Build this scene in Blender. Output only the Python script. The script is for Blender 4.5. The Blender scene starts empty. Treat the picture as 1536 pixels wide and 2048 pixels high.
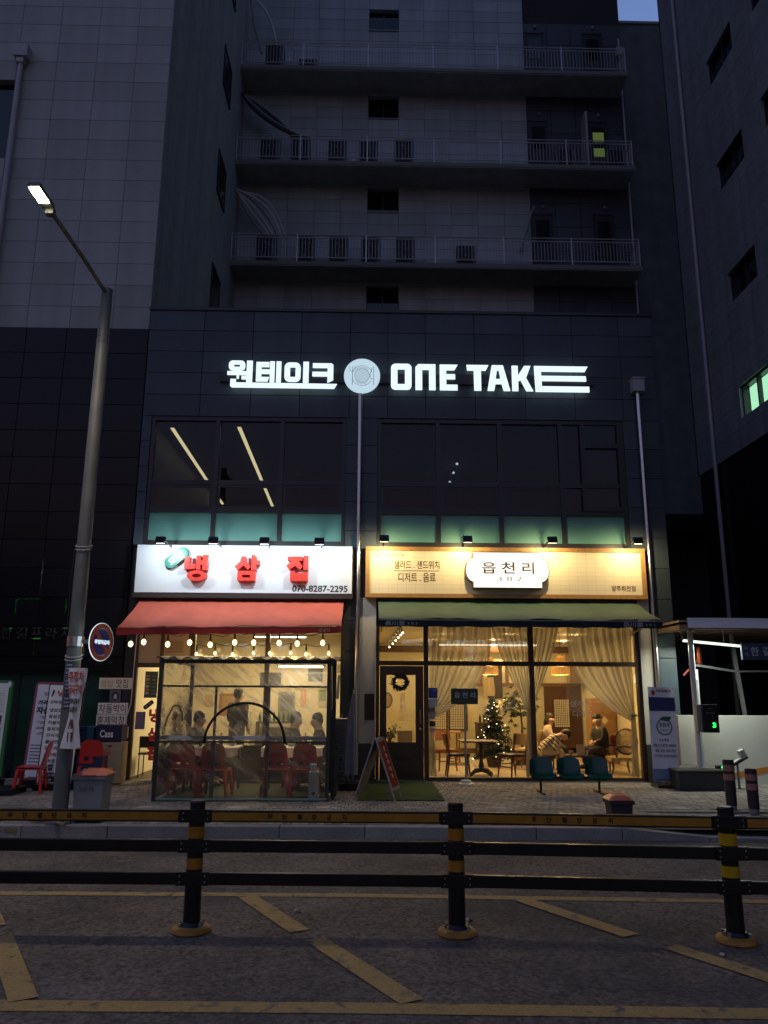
import bpy, bmesh, math, random
from mathutils import Vector, Matrix
rad = math.radians
random.seed(7)
S = bpy.context.scene
COL = S.collection

# ------------------------------------------------------------------ camera
cam_d = bpy.data.cameras.new('camera')
cam_d.sensor_fit = 'VERTICAL'; cam_d.sensor_height = 24.0; cam_d.lens = 18.281
cam_d.clip_start = 0.05; cam_d.clip_end = 900
cam = bpy.data.objects.new('camera', cam_d); COL.objects.link(cam)
cam.matrix_world = Matrix.Translation((0, -14.3, 1.57)) @ Matrix.Rotation(rad(-1.08), 4, 'Z') @ Matrix.Rotation(rad(90 + 12.8), 4, 'X') @ Matrix.Rotation(rad(.29), 4, 'Z')
S.camera = cam

# ------------------------------------------------------------------ dusk sky
W = bpy.data.worlds.new('World'); S.world = W; W.use_nodes = True
nt = W.node_tree; nt.nodes.clear()
sky = nt.nodes.new('ShaderNodeTexSky'); sky.sky_type = 'NISHITA'; sky.sun_disc = False
sky.sun_elevation = rad(-2.0); sky.sun_rotation = rad(30); sky.air_density = 1.2; sky.dust_density = .6; sky.ozone_density = 2.2
bg = nt.nodes.new('ShaderNodeBackground'); bg.inputs['Strength'].default_value = 0.15
wo = nt.nodes.new('ShaderNodeOutputWorld')
nt.links.new(sky.outputs[0], bg.inputs[0]); nt.links.new(bg.outputs[0], wo.inputs[0])
S.view_settings.view_transform = 'Standard'; S.view_settings.look = 'None'
S.view_settings.exposure = 4.4; S.view_settings.gamma = 1.0; S.view_settings.use_curve_mapping = False
S.render.engine = 'CYCLES'
cy = S.cycles
cy.use_denoising = True; cy.denoiser = 'OPENIMAGEDENOISE'
cy.max_bounces = 7; cy.diffuse_bounces = 3; cy.glossy_bounces = 3; cy.transmission_bounces = 4; cy.transparent_max_bounces = 14
cy.sample_clamp_indirect = 4.0; cy.caustics_reflective = False; cy.caustics_refractive = False
cy.use_light_tree = True

# ------------------------------------------------------------------ materials
MATS = {}
def mat(name, col, rough=.6, metal=0., spec=.5, var=.0, vscale=6., bump=0., bscale=60., emis=None, estr=0., rnd=0., dirt=0., dscale=2., streak=0.):
    if name in MATS: return MATS[name]
    m = bpy.data.materials.new(name); m.use_nodes = True; MATS[name] = m
    N = m.node_tree.nodes; L = m.node_tree.links
    b = N['Principled BSDF']
    c = col if len(col) == 4 else (*col, 1)
    b.inputs['Base Color'].default_value = c; b.inputs['Roughness'].default_value = rough
    b.inputs['Metallic'].default_value = metal; b.inputs['Specular IOR Level'].default_value = spec
    tc = N.new('ShaderNodeTexCoord')
    cur = None
    def noise(scale, detail=4.):
        n = N.new('ShaderNodeTexNoise'); n.inputs['Scale'].default_value = scale; n.inputs['Detail'].default_value = detail
        L.new(tc.outputs['Object'], n.inputs['Vector']); return n.outputs['Fac']
    def mult(fac_socket, lo, hi):
        nonlocal cur
        mr = N.new('ShaderNodeMapRange'); mr.inputs['From Min'].default_value = .25; mr.inputs['From Max'].default_value = .75
        mr.inputs['To Min'].default_value = lo; mr.inputs['To Max'].default_value = hi
        L.new(fac_socket, mr.inputs['Value'])
        mx = N.new('ShaderNodeMix'); mx.data_type = 'RGBA'; mx.blend_type = 'MULTIPLY'; mx.inputs[0].default_value = 1.
        if cur is None: mx.inputs[6].default_value = c
        else: L.new(cur, mx.inputs[6])
        L.new(mr.outputs[0], mx.inputs[7]); cur = mx.outputs[2]
    if var: mult(noise(vscale), 1 - var, 1 + var)
    if dirt: mult(noise(dscale, 8.), 1 - dirt, 1 + dirt * .5)
    if streak:
        n = N.new('ShaderNodeTexNoise'); n.inputs['Scale'].default_value = 1.; n.inputs['Detail'].default_value = 6
        mp = N.new('ShaderNodeMapping'); mp.inputs['Scale'].default_value = (2.6, 2.6, .10); ge = N.new('ShaderNodeNewGeometry'); L.new(ge.outputs['Position'], mp.inputs[0]); L.new(mp.outputs[0], n.inputs['Vector']); mult(n.outputs['Fac'], 1 - streak, 1 + streak * .6)
    if rnd:
        oi = N.new('ShaderNodeObjectInfo'); mult(oi.outputs['Random'], 1 - rnd, 1 + rnd)
    if cur is not None: L.new(cur, b.inputs['Base Color'])
    if bump:
        bn = N.new('ShaderNodeBump'); bn.inputs['Strength'].default_value = bump; bn.inputs['Distance'].default_value = .01
        L.new(noise(bscale, 6.), bn.inputs['Height']); L.new(bn.outputs[0], b.inputs['Normal'])
    if emis:
        b.inputs['Emission Color'].default_value = (*emis, 1); b.inputs['Emission Strength'].default_value = estr
    return m

def glass(name, tint=(.9, .95, .93), refl=1., rough=0.0, f0=.03):
    if name in MATS: return MATS[name]
    m = bpy.data.materials.new(name); m.use_nodes = True; MATS[name] = m
    N = m.node_tree.nodes; L = m.node_tree.links; N.clear()
    t = N.new('ShaderNodeBsdfTransparent'); t.inputs[0].default_value = (*tint, 1)
    g = N.new('ShaderNodeBsdfGlossy'); g.inputs['Roughness'].default_value = rough; g.inputs[0].default_value = (refl, refl, refl, 1)
    lw = N.new('ShaderNodeLayerWeight'); lw.inputs['Blend'].default_value = .5   # Schlick reflectance, the same from both faces
    pw = N.new('ShaderNodeMath'); pw.operation = 'POWER'; pw.inputs[1].default_value = 5.; L.new(lw.outputs['Facing'], pw.inputs[0])
    f = N.new('ShaderNodeMapRange'); f.inputs['To Min'].default_value = f0; f.inputs['To Max'].default_value = 1.; L.new(pw.outputs[0], f.inputs['Value'])
    mx = N.new('ShaderNodeMixShader'); o = N.new('ShaderNodeOutputMaterial')
    L.new(f.outputs[0], mx.inputs[0]); L.new(t.outputs[0], mx.inputs[1]); L.new(g.outputs[0], mx.inputs[2]); L.new(mx.outputs[0], o.inputs[0])
    return m

def emit(name, col, strength):
    if name in MATS: return MATS[name]
    m = bpy.data.materials.new(name); m.use_nodes = True; MATS[name] = m
    N = m.node_tree.nodes; L = m.node_tree.links; N.clear()
    e = N.new('ShaderNodeEmission'); e.inputs[0].default_value = (*col, 1); e.inputs[1].default_value = strength
    o = N.new('ShaderNodeOutputMaterial'); L.new(e.outputs[0], o.inputs[0]); return m

# ------------------------------------------------------------------ mesh helpers
def base_of(p):
    v = Vector((0, 0, 0))
    while p is not None:
        v = v + Vector(p.location); p = p.parent
    return v

class MB:
    def __init__(s): s.bm = bmesh.new()
    def _v(s, L): return [s.bm.verts.new(p) for p in L]
    def face(s, L):
        try: return s.bm.faces.new(L)
        except ValueError: return None
    def quad(s, *p): s.face(s._v(p)); return s
    def box(s, x0, x1, y0, y1, z0, z1, M=None):
        P = [(x, y, z) for z in (z0, z1) for y in (y0, y1) for x in (x0, x1)]
        if M is not None: P = [M @ Vector(p) for p in P]
        v = s._v(P)
        for f in ((0, 2, 3, 1), (4, 5, 7, 6), (0, 1, 5, 4), (2, 6, 7, 3), (0, 4, 6, 2), (1, 3, 7, 5)): s.face([v[i] for i in f])
        return s
    def bar(s, a, b, w, h=None):
        h = h or w; a = Vector(a); b = Vector(b); d = (b - a); l = d.length; d.normalize()
        up = Vector((0, 0, 1)) if abs(d.z) < .95 else Vector((0, 1, 0))
        x = d.cross(up).normalized(); z = x.cross(d)
        M = Matrix(((x.x, d.x, z.x, a.x), (x.y, d.y, z.y, a.y), (x.z, d.z, z.z, a.z), (0, 0, 0, 1)))
        return s.box(-w / 2, w / 2, 0, l, -h / 2, h / 2, M)
    def tube(s, pts, r, n=8, cap=True):
        pts = [Vector(p) for p in pts]; rs = r if isinstance(r, (list, tuple)) else [r] * len(pts)
        rings = []; prev = None
        for i, p in enumerate(pts):
            d = (pts[min(i + 1, len(pts) - 1)] - pts[max(i - 1, 0)])
            if d.length < 1e-9: d = Vector((0, 0, 1))
            d.normalize()
            if prev is None:
                up = Vector((0, 0, 1)) if abs(d.z) < .9 else Vector((0, 1, 0)); x = d.cross(up).normalized()
            else:
                x = (prev - d * prev.dot(d)).normalized()
            prev = x; y = d.cross(x)
            rings.append(s._v([p + (x * math.cos(2 * math.pi * k / n) + y * math.sin(2 * math.pi * k / n)) * rs[i] for k in range(n)]))
        for a, b in zip(rings, rings[1:]):
            for k in range(n): s.face([a[k], a[(k + 1) % n], b[(k + 1) % n], b[k]])
        if cap: s.face(rings[0][::-1]); s.face(rings[-1])
        return s
    def prism(s, P, y0, y1):
        a = s._v([(x, y0, z) for x, z in P]); b = s._v([(x, y1, z) for x, z in P]); n = len(P)
        s.face(a); s.face(b[::-1])
        for k in range(n): s.face([a[(k + 1) % n], a[k], b[k], b[(k + 1) % n]])
        return s
    def ring(s, O, I, y0, y1):
        n = len(O)
        ao = s._v([(x, y0, z) for x, z in O]); ai = s._v([(x, y0, z) for x, z in I])
        bo = s._v([(x, y1, z) for x, z in O]); bi = s._v([(x, y1, z) for x, z in I])
        for k in range(n):
            j = (k + 1) % n
            s.face([ao[k], ao[j], ai[j], ai[k]]); s.face([bo[j], bo[k], bi[k], bi[j]])
            s.face([ao[j], ao[k], bo[k], bo[j]]); s.face([ai[k], ai[j], bi[j], bi[k]])
        return s
    def lathe(s, prof, c=(0, 0, 0), n=16):
        c = Vector(c); rings = []
        for r, z in prof:
            rings.append(s._v([c + Vector((max(r, 1e-4) * math.cos(2 * math.pi * k / n), max(r, 1e-4) * math.sin(2 * math.pi * k / n), z)) for k in range(n)]))
        for a, b in zip(rings, rings[1:]):
            for k in range(n): s.face([a[k], a[(k + 1) % n], b[(k + 1) % n], b[k]])
        s.face(rings[0][::-1]); s.face(rings[-1]); return s
    def grid(s, fn, nu, nv):
        V = [[s.bm.verts.new(fn(u / nu, v / nv)) for v in range(nv + 1)] for u in range(nu + 1)]
        for i in range(nu):
            for j in range(nv): s.face([V[i][j], V[i + 1][j], V[i + 1][j + 1], V[i][j + 1]])
        return s
    def ball(s, c, r, sx=1, sy=1, sz=1, seg=12, rings=8):
        M = Matrix.Translation(c) @ Matrix.Diagonal((r * sx, r * sy, r * sz, 1))
        bmesh.ops.create_uvsphere(s.bm, u_segments=seg, v_segments=rings, radius=1, matrix=M); return s
    def build(s, name, m, parent=None, smooth=False, bevel=0., local=False, mods=None):
        if bevel: bmesh.ops.bevel(s.bm, geom=s.bm.edges[:], offset=bevel, segments=2, affect='EDGES', clamp_overlap=True, profile=.6)
        bmesh.ops.recalc_face_normals(s.bm, faces=s.bm.faces[:])
        me = bpy.data.meshes.new(name); s.bm.to_mesh(me); s.bm.free()
        if parent is not None and not local: me.transform(Matrix.Translation(-base_of(parent)))
        if m is not None: me.materials.append(m)
        if smooth:
            for p in me.polygons: p.use_smooth = True
            if smooth != 'all':
                try: me.set_sharp_from_angle(angle=rad(40))
                except Exception: pass
        o = bpy.data.objects.new(name, me); COL.objects.link(o)
        if parent is not None: o.parent = parent
        return o

def tag(o, label=None, cat=None, group=None, kind=None):
    if label: o['label'] = label
    if cat: o['category'] = cat
    if group: o['group'] = group
    if kind: o['kind'] = kind
    return o
def thing(name, label, cat, loc=(0, 0, 0), group=None, rz=0):
    o = bpy.data.objects.new(name, None); COL.objects.link(o); o.location = loc; o.rotation_euler = (0, 0, rz)
    o.empty_display_size = .2
    return tag(o, label, cat, group)
def copy_tree(o, parent=None, first=True):
    c = o.copy(); COL.objects.link(c)
    if parent is not None: c.parent = parent
    for ch in list(o.children): copy_tree(ch, c, False)
    return c
def dup(o, loc, rz=0, label=None):
    c = copy_tree(o); c.location = loc; c.rotation_euler = (0, 0, rz)
    if label: c['label'] = label
    return c
def ell(cx, cz, rx, rz, n=24, a0=0): return [(cx + rx * math.cos(a0 + 2 * math.pi * k / n), cz + rz * math.sin(a0 + 2 * math.pi * k / n)) for k in range(n)]
def rrect(x0, x1, z0, z1, r, n=5):
    P = []
    for cx, cz, a in ((x1 - r, z1 - r, 0), (x0 + r, z1 - r, 90), (x0 + r, z0 + r, 180), (x1 - r, z0 + r, 270)):
        for k in range(n + 1):
            t = rad(a + 90 * k / n); P.append((cx + r * math.cos(t), cz + r * math.sin(t)))
    return P

GLYPH = {}
def text(name, body, m, parent, x0, x1, z0, z1, y, bold=.0, depth=.004, M=None, fit=True, align='L', spacing=1.0):
    """lettering standing in the XZ plane, front facing -Y, fitted into x0..x1, z0..z1"""
    k = (body, bold, spacing)
    if k not in GLYPH:
        cu = bpy.data.curves.new(name, 'FONT'); cu.body = body; cu.offset = bold; cu.extrude = .02; cu.resolution_u = 3
        cu.space_character = spacing
        o = bpy.data.objects.new(name, cu)
        GLYPH[k] = bpy.data.meshes.new_from_object(o)
        bpy.data.objects.remove(o); bpy.data.curves.remove(cu)
    me = GLYPH[k].copy(); me.name = name
    if not len(me.vertices): return None
    xs = [v.co.x for v in me.vertices]; ys = [v.co.y for v in me.vertices]
    ax, bx, ay, by = min(xs), max(xs), min(ys), max(ys)
    sx = (x1 - x0) / max(bx - ax, 1e-6); sz = (z1 - z0) / max(by - ay, 1e-6)
    if not fit: sx = min(sx, sz); sz = sx
    for v in me.vertices:
        p = Vector((x0 + (v.co.x - ax) * sx, y - (depth if v.co.z > 0 else -.0005), z0 + (v.co.y - ay) * sz))
        v.co = M @ p if M is not None else p
    if parent is not None: me.transform(Matrix.Translation(-base_of(parent)))
    me.materials.clear(); me.materials.append(m)
    ob = bpy.data.objects.new(name, me); COL.objects.link(ob)
    if parent is not None: ob.parent = parent
    return ob

TILE = {}
def tile(name, m, parent, x0, x1, y0, y1, z0, z1, bev=.004):
    """a box piece that shares its mesh with every other piece of the same size"""
    k = (name, m.name, round(x1 - x0, 3), round(y1 - y0, 3), round(z1 - z0, 3))
    if k not in TILE:
        b = MB(); w, d, h = k[2:]; b.box(-w / 2, w / 2, -d / 2, d / 2, -h / 2, h / 2)
        if bev: bmesh.ops.bevel(b.bm, geom=b.bm.edges[:], offset=bev, segments=1, affect='EDGES')
        bmesh.ops.recalc_face_normals(b.bm, faces=b.bm.faces[:])
        me = bpy.data.meshes.new(name); b.bm.to_mesh(me); b.bm.free(); me.materials.append(m); TILE[k] = me
    o = bpy.data.objects.new(name, TILE[k]); COL.objects.link(o); o.parent = parent
    o.location = Vector(((x0 + x1) / 2, (y0 + y1) / 2, (z0 + z1) / 2)) - base_of(parent)
    return o

def lamp(name, kind, loc, power, col=(1, 1, 1), parent=None, size=.1, aim=None, spot=None, sy=None, blend=.5):
    l = bpy.data.lights.new(name, kind); l.energy = power; l.color = col
    if kind == 'AREA':
        l.size = size
        if sy: l.shape = 'RECTANGLE'; l.size_y = sy
    else: l.shadow_soft_size = size
    if spot: l.spot_size = rad(spot); l.spot_blend = blend
    o = bpy.data.objects.new(name, l); COL.objects.link(o)
    loc = Vector(loc)
    if parent is not None: o.parent = parent; o.location = loc - base_of(parent)
    else: o.location = loc
    if aim is not None: o.rotation_euler = (Vector(aim) - loc).to_track_quat('-Z', 'Y').to_euler()
    return o
# ------------------------------------------------------------------ shared materials
ASPH = mat('asphalt', (.168, .130, .100), .92, bump=1., bscale=90, var=.8, vscale=34, dirt=.5, dscale=1.1)
YEL = mat('marking_yellow', (.46, .29, .10), .85, bump=.6, bscale=110, var=.2, vscale=60)
def weather(m, specks, wear=None, patches=True):
    N = m.node_tree.nodes; L = m.node_tree.links; b = N['Principled BSDF']; tc = N.new('ShaderNodeTexCoord')
    src = b.inputs['Base Color'].links[0].from_socket
    def nz(sc, det, lo, hi, dist=0.):
        n = N.new('ShaderNodeTexNoise'); n.inputs['Scale'].default_value = sc; n.inputs['Detail'].default_value = det; n.inputs['Distortion'].default_value = dist
        L.new(tc.outputs['Object'], n.inputs['Vector']); r = N.new('ShaderNodeMapRange'); r.inputs['From Min'].default_value = lo; r.inputs['From Max'].default_value = hi; L.new(n.outputs['Fac'], r.inputs['Value']); return r.outputs[0]
    def mixc(fac, col, s_):
        x = N.new('ShaderNodeMix'); x.data_type = 'RGBA'; L.new(fac, x.inputs[0]); L.new(s_, x.inputs[6]); x.inputs[7].default_value = (*col, 1); return x.outputs[2]
    if patches:
        src = mixc(nz(.55, 6, .50, .78, .8), (.052, .050, .050), src)          # darker tar patches
        src = mixc(nz(7., 5, .58, .80, .5), (.19, .175, .165), src)            # pale scuffed mottling
        v = N.new('ShaderNodeTexVoronoi'); v.feature = 'DISTANCE_TO_EDGE'; v.inputs['Scale'].default_value = .55
        w = N.new('ShaderNodeTexNoise'); w.inputs['Scale'].default_value = 3.; w.inputs['Detail'].default_value = 5
        ad = N.new('ShaderNodeMix'); ad.data_type = 'RGBA'; ad.inputs[0].default_value = .22; L.new(tc.outputs['Object'], ad.inputs[6]); L.new(tc.outputs['Object'], w.inputs['Vector']); L.new(w.outputs['Color'], ad.inputs[7]); L.new(ad.outputs[2], v.inputs['Vector'])
        r = N.new('ShaderNodeMapRange'); r.inputs['From Min'].default_value = .0; r.inputs['From Max'].default_value = .008; r.inputs['To Min'].default_value = .38; r.inputs['To Max'].default_value = 0.; L.new(v.outputs['Distance'], r.inputs['Value'])
        src = mixc(r.outputs[0], (.03, .028, .027), src)                        # fine cracks
    src = mixc(nz(160., 2, .66, .74), specks, src)
    if wear:
        src = mixc(nz(9., 8, .56, .70, .6), wear, src); src = mixc(nz(70., 4, .60, .72), wear, src)
    L.new(src, b.inputs['Base Color'])
weather(ASPH, (.34, .32, .30)); weather(YEL, (.10, .09, .085), (.12, .108, .10), False)
CONC = mat('concrete', (.24, .23, .22), .85, bump=.3, bscale=60, var=.15, vscale=3, dirt=.25, dscale=1.5)
KERB = mat('kerb_granite', (.27, .255, .235), .8, bump=.3, bscale=90, var=.25, vscale=60, dirt=.3, rnd=.12)
PAVE = mat('paver_grey', (.24, .215, .19), .85, bump=.3, bscale=70, var=.2, vscale=40, rnd=.25, dirt=.3)
PAVEP = mat('paver_pale', (.32, .31, .29), .85, bump=.3, bscale=70, var=.15, vscale=30, rnd=.1)
TILEL = mat('pale_wall_tile', (.310, .338, .315), .55, streak=.16, var=.06, vscale=25, rnd=.07, dirt=.12, dscale=.8)
TILET = mat('tower_wall_tile', (.37, .425, .425), .55, streak=.18, var=.06, vscale=25, rnd=.08, dirt=.12, dscale=.8)
TILED = mat('dark_wall_tile', (.05, .06, .075), .4, var=.1, vscale=30, rnd=.15)
STONE = mat('slate_stone', (.052, .070, .085), .4, streak=.16, spec=.35, var=.25, vscale=110, rnd=.13, dirt=.15, dscale=1.2)
BLACKG = mat('black_granite', (.009, .009, .011), .2, spec=.22, var=.5, vscale=160, rnd=.2)
DARK = mat('dark_core', (.02, .02, .022), .8)
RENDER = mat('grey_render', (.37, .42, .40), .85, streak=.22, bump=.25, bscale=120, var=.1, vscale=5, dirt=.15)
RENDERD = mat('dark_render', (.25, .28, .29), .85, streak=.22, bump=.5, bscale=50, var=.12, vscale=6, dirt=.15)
SLAB = mat('slab_concrete', (.40, .40, .38), .85, var=.15, vscale=3, dirt=.2)
FRAME = mat('dark_aluminium', (.022, .022, .025), .35, spec=.5)
STEEL = mat('stainless_steel', (.55, .55, .57), .28, metal=1., var=.1, vscale=20)
RAILM = mat('railing_steel', (.55, .55, .58), .4, metal=.35, var=.1)
GALV = mat('galvanised_steel', (.32, .33, .35), .45, metal=.7, var=.15, vscale=30)
PVC = mat('grey_pvc', (.35, .35, .38), .5)
TINT = glass('tinted_glass', (.19, .22, .25), 1., f0=.030)
CLEAR = glass('clear_glass', (.93, .95, .93), .9)
DGLASS = mat('night_glass', (.008, .009, .012), .06)

# ------------------------------------------------------------------ ground, road, pavement
g = MB(); g.quad((-400, -400, -.15), (400, -400, -.15), (400, 400, -.15), (-400, 400, -.15))
tag(g.build('ground', mat('far_ground', (.05, .05, .05), .9)), kind='structure')
road = MB().grid(lambda u, v: (-60 + 120 * u, -26 + 21.6 * v, -.13), 24, 6).build('road', ASPH); tag(road, kind='structure')

def mark(a, b, w, z=-.126):
    a = Vector((*a, z)); b = Vector((*b, z)); d = (b - a).normalized(); n = Vector((-d.y, d.x, 0)) * w / 2
    return (a - n, b - n, b + n, a + n)
def lane(pts, w):
    m = MB()
    for i in range(len(pts) - 1): m.quad(*mark(pts[i], pts[i + 1], w))
    return m.build('lane_marking', YEL, road)
lane([(-9, -7.02), (-3.13, -7.09), (-.17, -7.16), (3.28, -7.36), (9, -7.75)], .12)
lane([(-9, -9.30), (-2.05, -9.50), (-.11, -9.545), (2.18, -9.64), (8, -9.95)], .15)
for a, b in (((-.99, -7.22), (-.475, -8.17)), ((-.355, -8.35), (.26, -9.47)), ((1.29, -7.30), (1.88, -8.28)), ((2.07, -8.52), (2.74, -9.58)),
             ((-3.22, -7.15), (-2.70, -8.05)), ((-2.55, -8.28), (-1.90, -9.43))):
    m_ = MB(); m_.quad(*mark(a, b, .155, -.122)); m_.build('lane_marking', YEL, road)

KY = lambda x: -4.60 - .012 * x - .004 * max(x, 0) ** 2
# pavement bed
pv = MB()
pv.grid(lambda u, v: (-12 + 24 * u, (KY(-12 + 24 * u) + .16) * (1 - v) + 0.6 * v, -.03), 24, 4)
pave = pv.build('pavement', mat('paver_joint', (.10, .095, .09), .95, bump=.3)); tag(pave, kind='structure')
def kz(x): return 0.0 if x < 3.3 else max(-.10, -.10 * (x - 3.3) / .8)
xk = -9.02
while xk < 9:
    k = MB(); x0, x1 = xk + .004, xk + .996
    top = [(x0, KY(x0), kz(x0)), (x1, KY(x1), kz(x1)), (x1, KY(x1) + .16, kz(x1)), (x0, KY(x0) + .16, kz(x0))]
    bot = [(p[0], p[1], -.16) for p in top]
    v = k._v(top + bot)
    for f in ((0, 1, 2, 3), (0, 4, 5, 1), (1, 5, 6, 2), (2, 6, 7, 3), (3, 7, 4, 0)): k.face([v[i] for i in f])
    ko = k.build('kerb_stone', KERB, pave, bevel=.008); xk += 1.0
text('kerb_lettering', '구역', mat('kerb_paint', (.24, .16, .05), .8, dirt=.5, dscale=6), pave, -4.42, -4.06, -.10, -.02, KY(-4.2) - .003, bold=.03, depth=.002)
# paving blocks: the ones nearest the road are single pieces, the rest one mass
bl = MB(); n_single = 0; PB = {}
rows = []
y = -4.38
while y < -.05: rows.append(y); y += .205
for ri, y in enumerate(rows):
    x = -8.2 + (.05 if ri % 2 else 0)
    while x < 8.2:
        w = .1
        z = kz(x) * max(0, 1 - (y + 4.5) / 1.2) + random.uniform(-.003, .003)
        pale = ri == 6 and int((x + 20) * 10) % 12 < 3
        if ri < 4 and -3.7 < x < 3.5 and n_single < 296:
            o = tile('paver', PAVEP if random.random() < .04 else PAVE, pave, x, x + w - .006, y, y + .199, z - .05, z, bev=.004); n_single += 1
        elif pale:
            tile('paver', PAVEP, pave, x, x + w - .003, y, y + .199, z - .05, z + .001, bev=.003)
        else:
            bl.box(x, x + w - .008, y, y + .197, z - .05, z)
        x += w
tag(bl.build('paving_blocks', mat('paver_mass', (.24, .215, .19), .85, bump=.3, bscale=70, var=.45, vscale=9, dirt=.3), pave), kind='stuff')
MB().box(-12, 12, -.045, .6, -.03, .012).build('threshold_strip', CONC, pave)

# ------------------------------------------------------------------ tall pale block on the left
lb = thing('tiled_office_block', 'tall pale tiled block with black granite base left of the shops', 'building', (-6.9, .15, 0))
xs = [-4.43, -5.17, -6.015, -6.86, -7.705, -8.55, -9.4]
win_l = (-8.6, -7.78, 12.6, 14.25)
for i in range(6):
    for j in range(17):
        z0 = 8.54 + .48 * j; x1, x0 = xs[i] - .003, xs[i + 1] + .003
        if x0 > -8.6 and x1 < -7.7 and 12.3 < z0 + .24 < 14.3: continue
        tile('wall_tile', TILEL, lb, x0, x1, .15, .40, z0 + .003, z0 + .477, bev=.003)
MB().box(-10.5, -4.47, .40, 8.8, 8.4, 30).box(-10.5, -4.45, .15, .40, 16.72, 30).build('core_wall', RENDER, lb)
MB().box(-8.55, -7.72, .30, .41, 12.4, 14.3).build('window', DGLASS, lb)
MB().box(-8.6, -7.70, .16, .32, 12.3, 12.40).build('window_sill', FRAME, lb)
# return wall with narrow windows
MB().box(-4.47, -4.43, .16, 8.8, 8.4, 30).build('return_wall', RENDER, lb)
for z in (11.25, 14.85, 18.4, 22.0):
    w = MB().box(-4.44, -4.405, 5.35, 6.35, z + .55, z + 1.75).build('window', DGLASS, lb)
    MB().box(-4.44, -4.385, 5.29, 5.35, z + .49, z + 1.81).box(-4.44, -4.385, 6.35, 6.41, z + .49, z + 1.81).box(-4.44, -4.38, 5.35, 6.35, z + .49, z + .55).box(-4.44, -4.385, 5.35, 6.35, z + 1.75, z + 1.81).build('window_frame', FRAME, w)
# black granite base
cols = [-4.42, -5.24, -6.03, -6.82, -7.61, -8.4, -9.2]
zr = [2.12 + .5345 * i for i in range(13)]
for i in range(6):
    for a, b in zip(zr, zr[1:]):
        tile('granite_panel', BLACKG, lb, cols[i + 1] + .004, cols[i] - .004, .10, .16, a + .004, b - .004, bev=.003)
MB().box(-10.5, -4.42, .17, .9, 2.1, 8.5).box(-10.5, -4.4, .9, 8.6, 0, 8.5).build('base_wall', DARK, lb)
MB().box(-4.62, -4.42, .10, .9, 0, 2.1).box(-9.3, -4.62, .10, .17, 1.86, 2.1).build('shop_surround', BLACKG, lb)
gp = mat('dark_green_panel', (.012, .045, .03), .35, var=.2, vscale=3)
MB().box(-9.2, -6.36, .30, .33, .12, 1.86).box(-6.30, -5.62, .30, .33, .12, 1.86).box(-5.56, -4.63, .30, .33, .12, 1.86).build('shop_panel', gp, lb)
MB().box(-6.36, -6.30, .27, .34, 0, 1.86).box(-5.62, -5.56, .27, .34, 0, 1.86).box(-9.2, -4.63, .27, .35, 0, .12).build('shop_frame', FRAME, lb)
dp = MB().tube([(-7.58, .06, 8.6), (-7.58, .06, 14.75)], .055, 10).tube([(-7.58, .06, 8.5), (-7.58, .06, 2.2)], .055, 10).build('downpipe', PVC, lb, smooth=True)
MB().box(-7.72, -7.42, -.06, .16, 14.75, 15.05).box(-7.66, -7.50, -.02, .12, 14.62, 14.75).build('pipe_hopper', PVC, dp, bevel=.01)

def faint_joints(m, w, h, dark):
    # panel joints of a far wall, too fine to build: a slightly darker grid in wall-plane coordinates (y along, z up)
    N = m.node_tree.nodes; L = m.node_tree.links; b = N['Principled BSDF']; src = b.inputs['Base Color'].links[0].from_socket
    tc = N.new('ShaderNodeTexCoord'); sx = N.new('ShaderNodeSeparateXYZ'); cx = N.new('ShaderNodeCombineXYZ'); L.new(tc.outputs['Object'], sx.inputs[0]); L.new(sx.outputs['Y'], cx.inputs['X']); L.new(sx.outputs['Z'], cx.inputs['Y'])
    br = N.new('ShaderNodeTexBrick'); br.offset = 0; br.inputs['Scale'].default_value = 1.; br.inputs['Brick Width'].default_value = w; br.inputs['Row Height'].default_value = h; br.inputs['Mortar Size'].default_value = .012; br.inputs['Mortar Smooth'].default_value = .3
    br.inputs['Color1'].default_value = (1, 1, 1, 1); br.inputs['Color2'].default_value = (.90, .90, .90, 1); br.inputs['Mortar'].default_value = (dark, dark, dark, 1); L.new(cx.outputs[0], br.inputs['Vector'])
    mx = N.new('ShaderNodeMix'); mx.data_type = 'RGBA'; mx.blend_type = 'MULTIPLY'; mx.inputs[0].default_value = 1.; L.new(src, mx.inputs[6]); L.new(br.outputs['Color'], mx.inputs[7]); L.new(mx.outputs[2], b.inputs['Base Color'])
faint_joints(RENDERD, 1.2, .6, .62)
# ------------------------------------------------------------------ tower behind the shops
tw = thing('balcony_tower', 'tall tower with railed balconies set back behind the shop building', 'building', (2, 8.8, 0))
FH = 3.6
SLZ = [14.45, 18.05, 21.65]
wz = [13.45, 17.05, 20.65, 24.25]
tx = [-4.6 + (-.17 + 4.6) / 5 * i for i in range(6)] + [.87 + (5.28 - .87) / 5 * i for i in range(6)]
for i in range(len(tx) - 1):
    for j in range(1, 29):
        z0 = 13.45 - .45 + .45 * j
        skip = False
        if i == 5:
            for w in wz:
                if w - .01 <= z0 + .01 < w + .89: skip = True
        if skip: continue
        tile('wall_tile', TILET, tw, tx[i] + .004, tx[i + 1] - .004, 8.80, 9.05, z0 + .004, z0 + .446, bev=.003)
doors = [(5.35, 5.95), (7.41, 8.0)]
dx = [5.28, 6.12, 6.96, 7.80, 8.75]
for i in range(4):
    for j in range(13):
        z0 = 13.0 + .9 * j
        tile('dark_panel', TILED, tw, dx[i] + .006, dx[i + 1] - .006, 8.81, 8.86, z0 + .006, z0 + .894, bev=.004)
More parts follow.
